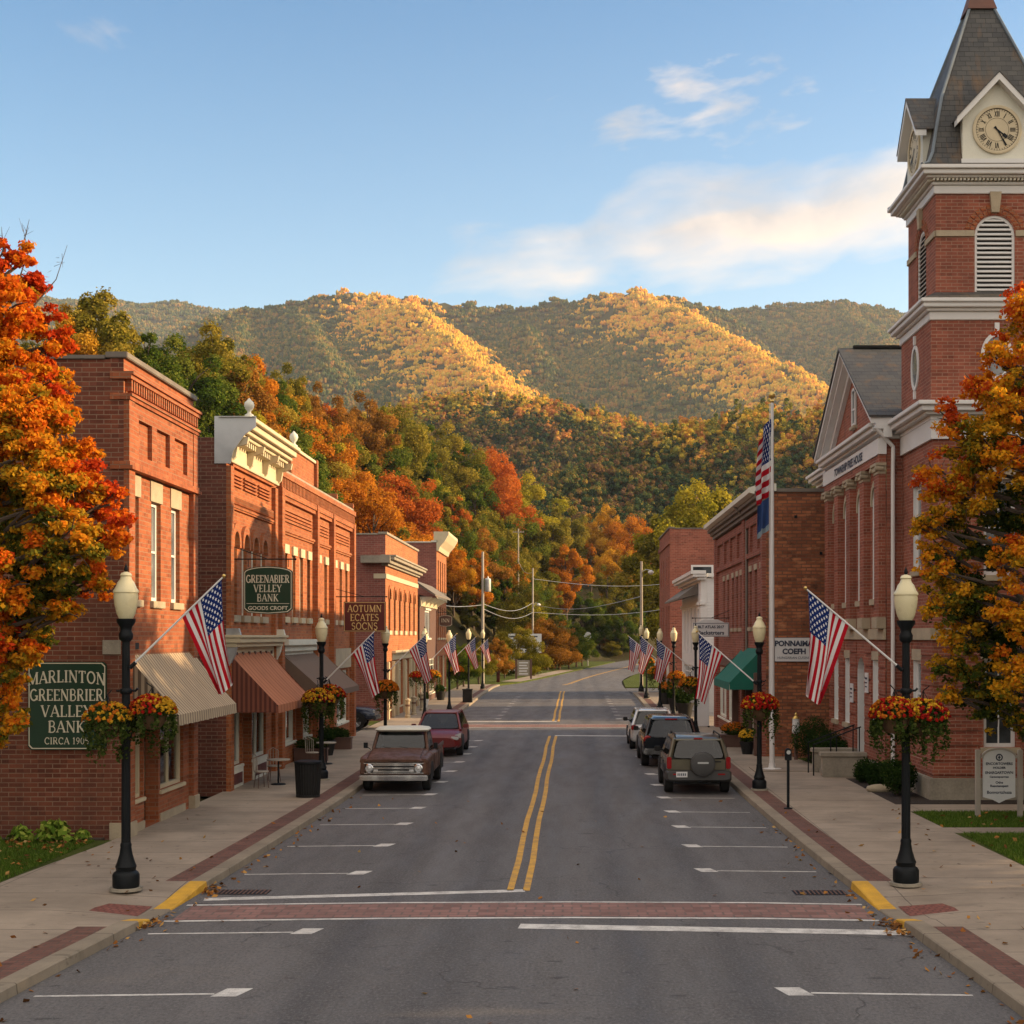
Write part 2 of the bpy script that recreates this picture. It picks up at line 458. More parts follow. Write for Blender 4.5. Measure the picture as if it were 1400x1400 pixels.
M['awn_rust_side'] = stripes('canvas_rust_side', (.2, .07, .045), (.1, .035, .025), .13, 0, .5)  # side panels darkened in the colour as if shadowed

def car_paint(name, c, rough=.25, rust=None, metal=.3, coat=.5):
    m, nt, out = new_mat(name); n = N(nt)
    pos = n('TexCoord').outputs['Object']
    a = n.noise(pos, 2.2, 6, .65); f = n.noise(pos, 40, 3)
    col = n.mix(n.rng(a, .3, .7), tuple(x*.75 for x in c), tuple(min(1, x*1.25) for x in c))
    ro = rough
    if rust:
        r_ = n.rng(n.noise(pos, 3.1, 7, .7), .47, .6)
        col = n.mix(r_, col, n.mix(n.rng(f, .3, .7), rust, tuple(x*1.9 for x in rust)))
        ro = n.rng(r_, 0, 1, rough, .75)
    finish(nt, out, col, ro, metal, f, .05, .002, .5, {'Coat Weight': coat if not rust else .03, 'Coat Roughness': .08})
    return m
# ------------------------------------------------------------------ ground materials
def asphalt_mat():
    m, nt, out = new_mat('asphalt'); n = N(nt)
    pos = n('NewGeometry').outputs['Position']; sp = n('SeparateXYZ', i_0=pos)
    big = n.noise(n.scalev(pos, (.5, .09, 1)), 1., 6, .6); med = n.noise(n.scalev(pos, (1.5, .3, 1)), 1.2, 6, .6); fin = n.noise(pos, 60, 4, .7); sp2 = n.noise(pos, 180, 2)
    col = n.mix(n.rng(big, .3, .7), (.086, .081, .08), (.134, .127, .125))
    col = n.mix(n.rng(med, .45, .75, 0, .45), col, (.07, .067, .072))
    # tyre tracks along both lanes
    tr = None
    for cx in (-3.2, -1.75, .75, 2.2):
        d = n.math('ABSOLUTE', n.math('SUBTRACT', sp.outputs[0], cx))
        g = n.rng(d, .1, .5, 1, 0)
        tr = g if tr is None else n.math('MAXIMUM', tr, g)
    col = n.mix(n.math('MULTIPLY', tr, n.rng(n.noise(n.scalev(pos, (1., .12, 1)), 1.3, 4), .3, .7, .2, .8)), col, (.05, .048, .052))
    # oil spots on the parking strips
    oil = n.noise(n.scalev(pos, (1.5, 3.2, 1)), 1.25, 4, .5)
    col = n.mix(n.rng(oil, .64, .7, 0, .75), col, (.03, .028, .03))
    # cracks
    wv = n('VectorMath', operation='ADD'); n.set(wv, 0, pos); 
    ns = n('TexNoise'); ns.inputs['Scale'].default_value = 1.4; n.set(ns, 'Vector', pos)
    sc_ = n('VectorMath', operation='SCALE'); n.set(sc_, 0, ns.outputs[1]); sc_.inputs['Scale'].default_value = .8
    n.set(wv, 1, sc_.outputs[0])
    vo = n('TexVoronoi', feature='DISTANCE_TO_EDGE'); vo.inputs['Scale'].default_value = .22; n.set(vo, 'Vector', wv.outputs[0])
    cr = n.math('MULTIPLY', n.rng(vo.outputs[0], .0, .006, 1, 0), n.rng(n.noise(pos, .25, 3), .48, .56))
    col = n.mix(n.math('MULTIPLY', cr, .75), col, (.022, .02, .02))
    col = n.mix(n.rng(sp2, .56, .7, 0, .7), col, (.24, .23, .225))
    col = n.mix(n.rng(n.noise(pos, 120, 2), .6, .72, 0, .6), col, (.035, .034, .036))
    # repaired patches
    pv_ = n('TexVoronoi', feature='F1'); pv_.inputs['Scale'].default_value = .16; n.set(pv_, 'Vector', n.scalev(pos, (1.6, .5, 1)))
    col = n.mix(n.rng(n('SeparateXYZ', i_0=pv_.outputs['Color']).outputs[0], .78, .8, 0, .16), col, (.06, .06, .064))
    col = n.mix(n.rng(fin, .3, .5, .5, 0), col, (.04, .038, .04))
    ag = n.noise(n.scalev(pos, (1, .55, 1)), 24, 3, .75)
    col = n.mix(n.rng(ag, .52, .68, 0, .5), col, (.2, .19, .19))
    col = n.mix(n.rng(ag, .34, .48, .6, 0), col, (.045, .044, .047))
    h = n.math('SUBTRACT', n.math('ADD', fin, n.math('MULTIPLY', sp2, .7)), n.math('MULTIPLY', cr, 2.))
    finish(nt, out, col, n.rng(med, .3, .7, .62, .88), 0, h, .5, .008, .35)
    return m

def concrete_mat(name, base, jx=None, jy=1.5, xoff=0.):
    m, nt, out = new_mat(name); n = N(nt)
    pos = n('NewGeometry').outputs['Position']; sp = n('SeparateXYZ', i_0=pos)
    slab = n.math('FLOOR', n.math('DIVIDE', sp.outputs[1], jy))
    wn = n('TexWhiteNoise', noise_dimensions='1D'); n.set(wn, 'W', slab)
    big = n.noise(pos, .8, 6, .62); fin = n.noise(pos, 50, 4); st = n.noise(n.scalev(pos, (.8, 2.4, 1)), 1.1, 6, .65)
    lo = tuple(x*.72 for x in base); hi = tuple(x*1.2 for x in base)
    col = n.mix(n.rng(big, .3, .7), lo, hi)
    col = n.mix(n.math('MULTIPLY', wn.outputs[0], .3), col, tuple(x*.7 for x in base))
    col = n.mix(n.rng(st, .52, .75, 0, .55), col, tuple(x*.45 for x in base))
    col = n.mix(n.rng(n.noise(pos, 4.2, 3), .66, .72, 0, .6), col, tuple(x*.4 for x in base))
    j = n.rng(n.math('ABSOLUTE', n.math('SUBTRACT', n.math('FRACT', n.math('DIVIDE', sp.outputs[1], jy)), .5)), .5-.016/jy*1.2, .5, 0, 1)
    if jx:
        j2 = n.rng(n.math('ABSOLUTE', n.math('SUBTRACT', n.math('FRACT', n.math('DIVIDE', n.math('ADD', sp.outputs[0], xoff), jx)), .5)), .5-.011/jx*1.2, .5, 0, 1)
        j = n.math('MAXIMUM', j, j2)
    col = n.mix(n.math('MULTIPLY', j, .9), col, (.035, .028, .023))
    col = n.mix(n.rng(fin, .3, .7, .25, 0), col, tuple(x*.5 for x in base))
    h = n.math('SUBTRACT', n.math('MULTIPLY', fin, .4), j)
    finish(nt, out, col, .85, 0, h, .5, .008, .3)
    return m

def paint_mark(name, c, wear=.5):
    m, nt, out = new_mat(name); n = N(nt)
    pos = n('NewGeometry').outputs['Position']
    a = n.noise(pos, 3., 7, .7); f = n.noise(pos, 55, 4, .7)
    w = n.math('ADD', n.math('MULTIPLY', a, .6), n.math('MULTIPLY', f, .4))
    col = n.mix(n.rng(w, .5-.06*wear, .66-.1*wear, 0, .75*wear+.1), c, (.1, .09, .09))
    col = n.mix(n.rng(n.noise(pos, .9, 4), .4, .7, 0, .3), col, tuple(x*.6 for x in c))
    finish(nt, out, col, .7, 0, f, .3, .004, .3)
    return m

def grass_mat(name, a, b, c):
    m, nt, out = new_mat(name); n = N(nt)
    pos = n('NewGeometry').outputs['Position']
    col = n.mix(n.rng(n.noise(pos, .6, 5), .35, .65), a, b)
    col = n.mix(n.rng(n.noise(pos, 7, 5, .7), .5, .7, 0, .7), col, c)
    finish(nt, out, col, .95, 0, n.noise(pos, 40, 5, .7), 1., .05, .1)
    return m

M['asphalt'] = asphalt_mat()
M['walk'] = concrete_mat('pavement_concrete', (.32, .262, .205), 3.05, 1.52, .6)
M['kerb'] = concrete_mat('kerb_concrete', (.27, .225, .17), None, 3.0)
M['mark_white'] = paint_mark('marking_white', (.62, .6, .57), .7)
M['mark_line'] = paint_mark('marking_thin_white', (.6, .58, .55), .65)
M['mark_yellow'] = paint_mark('marking_yellow', (.6, .33, .045), .7)
M['grass'] = grass_mat('grass_ground', (.05, .075, .015), (.085, .105, .022), (.13, .115, .035))
M['forest_floor'] = grass_mat('forest_floor', (.05, .04, .02), (.035, .04, .015), (.1, .06, .02))
M['farhill'] = grass_mat('hill_ground', (.05, .05, .02), (.035, .04, .015), (.08, .06, .02))

# ------------------------------------------------------------------ street lines
def interp(tab, y):
    ys = [a for a, b in tab]; xs = [b for a, b in tab]
    if len(tab) > 3:
        # Catmull-Rom style smoothing on top of the table
        i = max(0, min(len(ys)-2, int(np.searchsorted(ys, y)-1)))
        y0, y1 = ys[i], ys[i+1]; t = (y-y0)/(y1-y0)
        t = max(-.2, min(1.2, t))
        m0 = (xs[i+1]-xs[max(0, i-1)])/(ys[i+1]-ys[max(0, i-1)]); m1 = (xs[min(len(xs)-1, i+2)]-xs[i])/(ys[min(len(ys)-1, i+2)]-ys[i])
        h = y1-y0
        return ((2*t**3-3*t*t+1)*xs[i]+(t**3-2*t*t+t)*h*m0+(-2*t**3+3*t*t)*xs[i+1]+(t**3-t*t)*h*m1)
    return float(np.interp(y, ys, xs))
KL = [(-15, -7.6), (10, -7.2), (17.5, -6.85), (22, -6.5), (29, -6.25), (41, -6.05), (68, -6.2), (93, -6.45), (112, -6.6), (130, -6.4), (137, -4.9), (160, -2.2), (200, 2.), (250, 7.5), (300, 16), (330, 24)]
KR = [(-15, 5.9), (10, 5.4), (17, 5.2), (25, 4.87), (35, 4.7), (60, 4.6), (82, 4.45), (111, 4.65), (126, 4.5), (145, 5.0), (165, 6.8), (200, 11.5), (250, 18.5), (300, 29), (330, 38)]
ysamp = [-15, -5, 0, 5, 10, 13, 16]+[16+.5*i for i in range(1, 24)]+[28+2*i for i in range(1, 155)]

mb = MB()
for a, b in zip(ysamp[:-1], ysamp[1:]):
    for k in range(4):
        f0, f1 = k/4, (k+1)/4
        xa0, xb0 = interp(KL, a), interp(KR, a); xa1, xb1 = interp(KL, b), interp(KR, b)
        mb.quad((xa0+(xb0-xa0)*f0, a, 0), (xa0+(xb0-xa0)*f1, a, 0), (xa1+(xb1-xa1)*f1, b, 0), (xa1+(xb1-xa1)*f0, b, 0))
# side street leaving to the right beyond the last shop
for k in range(12):
    a, b = 4.55+k*3, 4.55+(k+1)*3
    mb.quad((a, 112.5, 0), (b, 112.5, 0), (b, 124, 0), (a, 124, 0))
# driveway between the third and fourth brick shops
road = mb.build('road', M['asphalt']); tag(road, kind='structure')

def kerb_h(y):
    # dropped kerb at the crossing
    pts = [(21.9, .135), (22.75, .02), (23.75, .02), (25.3, .135)]
    if y <= 21.9 or y >= 25.3: return .135
    return float(np.interp(y, [p[0] for p in pts], [p[1] for p in pts]))

def pavement(side, tab, outer, y0, y1, strip_to):
    ys = [y for y in ysamp if y0 <= y <= y1]
    k = MB(); s_ = MB(); w = MB()
    sg = -1 if side == 'L' else 1
    for a, b in zip(ys[:-1], ys[1:]):
        def row(y):
            x = interp(tab, y); h = kerb_h(y); return x, h
        (xa, ha), (xb, hb) = row(a), row(b)
        c = (a+b)/2
        yel = 1 if (21.95 < c < 22.75 or 23.7 < c < 25.4) else 0
        k.quad((xa, a, -.05), (xb, b, -.05), (xb+sg*.02, b, hb-.015), (xa+sg*.02, a, ha-.015), yel)
        k.quad((xa+sg*.02, a, ha-.015), (xb+sg*.02, b, hb-.015), (xb+sg*.04, b, hb), (xa+sg*.04, a, ha), yel)
        k.quad((xa+sg*.04, a, ha), (xb+sg*.04, b, hb), (xb+sg*.3, b, hb), (xa+sg*.3, a, ha), yel)
        ramp = 21.6 < c < 25.4
        if strip_to[0] < c < strip_to[1] and not ramp:
            s_.quad((xa+sg*.3, a, ha), (xb+sg*.3, b, hb), (xb+sg*.74, b, .135), (xa+sg*.74, a, .135))
            i0 = .74
        else: i0 = .3
        hA = ha if i0 == .3 else .135; hB = hb if i0 == .3 else .135
        o_a, o_b = interp(outer, a), interp(outer, b)
        m1a, m1b = xa+sg*1.7, xb+sg*1.7
        w.quad((xa+sg*i0, a, hA), (xb+sg*i0, b, hB), (m1b, b, .135), (m1a, a, .135))
        w.quad((m1a, a, .135), (m1b, b, .135), (o_b, b, .135), (o_a, a, .135))
        w.quad((o_a, a, .135), (o_b, b, .135), (o_b, b, -.1), (o_a, a, -.1))
    tag(k.build('kerb', [M['kerb'], M['yellow_paint']]), kind='structure')
    tag(s_.build('brick_strip', M['paver']), kind='structure')
    tag(w.build('pavement', M['walk']), kind='structure')
OL = [(-15, -9.9), (25, -9.9), (31, -9.6), (140, -9.7)]
OR = [(-15, 9.2), (20, 8.7), (27, 8.4), (39, 8.2), (46, 8.25), (52, 7.8), (60, 7.6), (120, 7.6)]
pavement('L', KL, OL, -15, 131, (0, 130))
pavement('R', KR, OR, -15, 112.5, (0, 110))
# brick panels set in both ramps
for sg, tab in ((-1, KL), (1, KR)):
    q = MB(); x = interp(tab, 23.2)
    q.quad((x+sg*.34, 22.75, .034), (x+sg*.34, 23.65, .034), (x+sg*1.15, 23.65, .09), (x+sg*1.15, 22.75, .09))
    tag(q.build('ramp_panel', M['tactile']), kind='structure')

# ------------------------------------------------------------------ road markings
def strip(mb, pts, w, z=.004):
    for (xa, ya), (xb, yb) in zip(pts[:-1], pts[1:]):
        dx, dy = xb-xa, yb-ya; L = math.hypot(dx, dy); nx, ny = -dy/L*w/2, dx/L*w/2
        mb.quad((xa-nx, ya-ny, z), (xa+nx, ya+ny, z), (xb+nx, yb+ny, z), (xb-nx, yb-ny, z))
q = MB()
cx = lambda y: -.93+.0018*(y-25)
for y0, y1 in ((25.3, 64.6), (75.6, 117)):
    for dx in (-.14, .14):
        n_ = 12
        strip(q, [(cx(y0+(y1-y0)*i/n_)+dx+.02*math.sin(i*1.7), y0+(y1-y0)*i/n_) for i in range(n_+1)], .12)
mid = lambda y: interp(KL, y)*.5+interp(KR, y)*.5
for dx in (-.1, .1):
    strip(q, [(mid(y)+dx, y) for y in range(132, 330, 4)], .11)
tag(q.build('centre_line', M['mark_yellow']), kind='structure')
q = MB()
strip(q, [(-6.15, 24.45), (-.82, 25.3)], .26)
strip(q, [(-.8, 22.2), (4.95, 21.7)], .36)
strip(q, [(-6.0, 75.3), (-.8, 75.6)], .5); strip(q, [(-.75, 64.8), (4.3, 64.4)], .4)
for y, w in ((24.1, .09), (22.75, .11)):
    strip(q, [(-6.3, y-.18), (-3., y+.05), (0, y+.12), (3, y+.05), (4.75, y-.12)], w, .0045)
for y in (73.2, 70.6): strip(q, [(-6.0, y), (4.4, y)], .14)
tag(q.build('crossing_lines', M['mark_white']), kind='structure')
q = MB()
for a, b, ya, yb in ((-6.2, -3, -.18, .05), (-3, 0, .05, .12), (0, 3, .12, .05), (3, 4.7, .05, -.12)):
    q.quad((a, 22.86+ya, .0035), (b, 22.86+yb, .0035), (b, 24.02+yb, .0035), (a, 24.02+ya, .0035))
q.quad((-6.1, 70.8, .0035), (4.45, 70.8, .0035), (4.45, 73., .0035), (-6.1, 73., .0035))
tag(q.build('brick_crossing', M['paver_road']), kind='structure')
q = MB()
def bay(y, x0, x1):
    sg = 1 if x1 > x0 else -1
    strip(q, [(x0, y-.08), (x1, y+.04)], .075)
    q.quad((x1-sg*.02, y-.1, .0047), (x1+sg*.3, y-.1, .0047), (x1+sg*.42, y+.32, .0047), (x1+sg*.1, y+.32, .0047))
for y in (17.95, 21.7, 27.1, 30.7, 34.2, 37.4, 40.6, 44.1, 47.6, 51.1, 54.6, 58.1, 61.6, 78, 81.5, 85, 88.5, 92, 95.5, 99, 102.5, 106):
    bay(y, interp(KL, y)+.25, -4.4 if y < 20 else -4.15)
for y in (18.0, 27.4, 30.6, 33.7, 36.6, 39.8, 43.2, 46.6, 50, 53.4, 56.8, 60.2, 78, 81.5, 85, 88.5, 92, 95.5, 99, 102.5, 106):
    bay(y, interp(KR, y)-.25, 2.95 if y < 20 else 2.72)
tag(q.build('parking_lines', M['mark_line']), kind='structure')

# drain grates in both gutters
def grate(x, y, label):
    t = thing('drain_grate', label, 'drain grate', (x, y, .0))
    f = MB(); f.box(-.45, .45, -.24, .24, -.02, .003); f.build('grate_frame', M['black'], t)
    b = MB()
    for i in range(12):
        u = -.41+i*.075; b.box(u-.014, u+.014, -.2, .2, .0035, .014)
    b.build('grate_bars', M['brownwood'], t)
grate(4.25, 25.1, 'rusty iron drain grate beside yellow kerb near the right lamp post')
grate(-5.65, 25.15, 'dark drain grate in the gutter beside yellow kerb near the left lamp post')

# ------------------------------------------------------------------ terrain
def sstep(a, b, x):
    t = np.clip((x-a)/(b-a), 0, 1); return t*t*(3-2*t)
def fbm(x, y, s, seed=0., oct=4):
    v = 0; a = 1; f = 1/s; tot = 0
    for i in range(oct):
        v += a*mnoise.noise((x*f+seed, y*f-seed*1.7, seed)); tot += a; a *= .5; f *= 2.03
    return v/tot

def terr(x, y):
    foot = -22.5+10*sstep(98, 130, y)-4*(1-sstep(30, 70, y))+24*sstep(150, 330, y)
    d = foot-x
    h = 0.
    if d > 0: h = 1.12*(math.sqrt(d*d+9)-3)
    h = min(h, 25+2*math.sin(y*.02)) if h > 0 else 0
    dr = x-(30+18*sstep(0, 60, y)-10*sstep(120, 200, y))
    if dr > 0: h = max(h, .22*(math.sqrt(dr*dr+100)-10))
    if y > 285: h = max(h, min(17, .3*(y-285))*(1-float(sstep(10, 26, x))))
    return float(h)+(.4*fbm(x, y, 14, 3.) if h > .5 else 0)-.07

g = MB(); xs = list(range(-130, -34, 6))+[-34+2*i for i in range(0, 40)]+list(range(46, 151, 6)); ysg = list(range(-20, 20, 8))+list(range(20, 440, 6))
vs = [(x, y, terr(x, y)) for y in ysg for x in xs]; nx = len(xs)
g.add(vs, [(j*nx+i, j*nx+i+1, (j+1)*nx+i+1, (j+1)*nx+i) for j in range(len(ysg)-1) for i in range(nx-1)])
tag(g.build('ground', M['forest_floor'], smooth=True, sharp=180, merge=False), kind='structure')
# one far sheet so the land runs on to the horizon
g = MB(); g.quad((-4000, -300, -.6), (4000, -300, -.6), (4000, 5000, -.6), (-4000, 5000, -.6))
tag(g.build('plain', M['farhill']), kind='structure')

def lawn(name, pts, z=.12, mat='grass'):
    g = MB(); g.add([(x, y, z) for x, y in pts]+[(x, y, -.1) for x, y in pts], [tuple(range(len(pts)))]+[(i, (i+1) % len(pts), len(pts)+(i+1) % len(pts), len(pts)+i) for i in range(len(pts))])
    return tag(g.build(name, M[mat]), kind='structure')
lawn('lawn', [(-9.92, -15), (-9.92, 25), (-9.62, 30.7), (-30, 30.7), (-30, -15)])
lawn('lawn', [(8.42, 27), (8.3, 31.8), (30, 31.8), (30, 20), (8.72, 20), (8.55, 24)])
lawn('lawn', [(8.29, 32.7), (8.22, 35.7), (30, 35.7), (30, 32.7)])
lawn('lawn', [(-9.72, 103), (-9.72, 131), (-6.6, 131), (-6.2, 133.2), (-4.9, 137.3), (-2.2, 160.3), (2, 200.3), (7.4, 250), (-12, 250), (-24, 131), (-24, 111)], .1)
lawn('lawn', [(-13.8, 63.4), (-9.72, 63.4), (-9.72, 74.3), (-13.8, 74.3)], .1)
lawn('lawn', [(7.75, 46.5), (7.75, 51.6), (9.1, 51.8), (9.1, 46.5)], .115)
lawn('grass_island', [(4.6, 126), (5.05, 145), (6.9, 165), (11.6, 200), (18.6, 250), (40, 250), (40, 126)], .015)
g = MB(); g.box(8.2, 30, 31.81, 32.69, -.1, .128); g.box(8.2, 30, 35.71, 37.2, -.1, .128); g.box(8.2, 9.6, 43.9, 46.4, -.1, .129)
tag(g.build('footpath', M['walk']), kind='structure')
g = MB(); g.box(8.22, 9.65, 37.21, 43.89, -.1, .14); g.box(9.65, 30, 37.21, 38.8, -.1, .14)
tag(g.build('mulch_bed', M['mulch']), kind='structure')
g = MB(); g.box(-30, -9.9, 30.72, 30.98, -.1, .14); tag(g.build('soil_bed', M['soil']), kind='structure')
# driveway for the alley and far pavement on the left of the bend
g = MB(); g.box(-24, -9.72, 65.3, 70.5, -.1, .108); tag(g.build('alley', M['asphalt']), kind='structure')
g = MB()
for y in range(139, 186, 4):
    g.quad((interp(KL, y)-2.2, y, .106), (interp(KL, y)-.3, y, .106), (interp(KL, y+4)-.3, y+4, .106), (interp(KL, y+4)-2.2, y+4, .106))
tag(g.build('footpath', M['walk']), kind='structure')

# ------------------------------------------------------------------ far relief
def px3(px, py, D): return pt(px, py, D)
def ridge_fn(ridges, amp, seed):
    segs = []
    for pts, slope in ridges:
        P = [px3(*p) for p in pts]
        for a, b in zip(P[:-1], P[1:]): segs.append((a, b, slope))
    A = np.array([s[0] for s in segs]); B = np.array([s[1] for s in segs]); S = np.array([s[2] for s in segs])
    def f(x, y):
        d = B[:, :2]-A[:, :2]; L2 = (d**2).sum(1)
        t = np.clip(((x-A[:, 0])*d[:, 0]+(y-A[:, 1])*d[:, 1])/L2, 0, 1)
        cxp = A[:, 0]+t*d[:, 0]; cyp = A[:, 1]+t*d[:, 1]
        dist = np.hypot(x-cxp, y-cyp); z = A[:, 2]+t*(B[:, 2]-A[:, 2])
        h = z-S*dist
        k = amp*.9
        hm = h.max(); hh = hm+k*math.log(np.exp((h-hm)/k).sum())-k*.35
        return max(-30., hh)+amp*fbm(x, y, amp*9, seed, 5)
    return f
SPUR1 = [(525, 408, 2600), (565, 420, 2400), (612, 460, 2200), (665, 510, 2000), (720, 565, 1780)]
SPUR2 = [(872, 409, 2600), (925, 420, 2400), (1000, 462, 2200), (1080, 508, 2000), (1170, 560, 1780), (1240, 600, 1600)]
F_MTN = ridge_fn([
    ([(230, 462, 2500), (290, 438, 2550), (340, 422, 2600), (400, 407, 2600), (480, 399, 2600), (560, 404, 2620), (640, 417, 2650), (690, 421, 2680), (760, 412, 2650), (830, 400, 2600), (870, 399, 2600), (930, 409, 2640), (990, 421, 2700)], 1.05),
    (SPUR1, .66),
    ([(408, 425, 2560), (425, 452, 2350), (450, 490, 2080)], .75),
    ([(700, 440, 2640), (720, 450, 2450), (735, 480, 2280)], .8),
    (SPUR2, .66),
    ([(990, 425, 3000), (1060, 416, 3000), (1150, 412, 3000), (1200, 418, 3000), (1250, 432, 3000), (1400, 476, 2900), (1600, 506, 2800)], .8),
    ([(1150, 424, 2980), (1200, 456, 2700), (1260, 500, 2400)], .7),
    ([(335, 436, 2570), (325, 455, 2350), (295, 510, 2000)], .75)], 13, 5.)
F_FAR = ridge_fn([([(-300, 430, 3900), (0, 420, 3900), (70, 414, 3900), (150, 411, 3900), (240, 420, 3900), (330, 428, 3900), (500, 440, 3900)], .45)], 22, 9.)
F_MID = ridge_fn([
    ([(380, 630, 760), (480, 590, 780), (560, 566, 800), (620, 558, 800), (680, 560, 800), (740, 563, 800), (800, 576, 800), (860, 592, 800), (910, 614, 780)], .55),
    ([(640, 740, 420), (760, 685, 470), (850, 642, 510), (900, 622, 520), (960, 600, 530), (1020, 590, 530), (1080, 586, 530), (1135, 588, 520), (1250, 585, 500), (1400, 590, 480), (1700, 610, 440)], .6)], 7, 2.)
def relief(name, f, x0, x1, nx_, y0, y1, ny_):
    vs = []; 
    for j in range(ny_+1):
        for i in range(nx_+1):
            x = x0+(x1-x0)*i/nx_; y = y0+(y1-y0)*j/ny_; vs.append((x, y, f(x, y)))
    g = MB(); g.add(vs, [(j*(nx_+1)+i, j*(nx_+1)+i+1, (j+1)*(nx_+1)+i+1, (j+1)*(nx_+1)+i) for j in range(ny_) for i in range(nx_)])
    return tag(g.build(name, M['farhill'], smooth=True, sharp=180, merge=False), kind='structure')
relief('mountain', F_MTN, -1300, 1500, 170, 1300, 3300, 130)
relief('far_ridge', F_FAR, -2600, 200, 50, 3300, 4500, 14)
relief('wooded_hill', F_MID, -330, 520, 60, 270, 1000, 50)
# ------------------------------------------------------------------ serif lettering built from strokes (unit height)
T_, H_ = .15, .075          # thick and thin strokes
def _arc(cx, cy, rx, ry, a0, a1, n=10): return [(cx+rx*math.cos(R(a0+(a1-a0)*i/n)), cy+ry*math.sin(R(a0+(a1-a0)*i/n))) for i in range(n+1)]
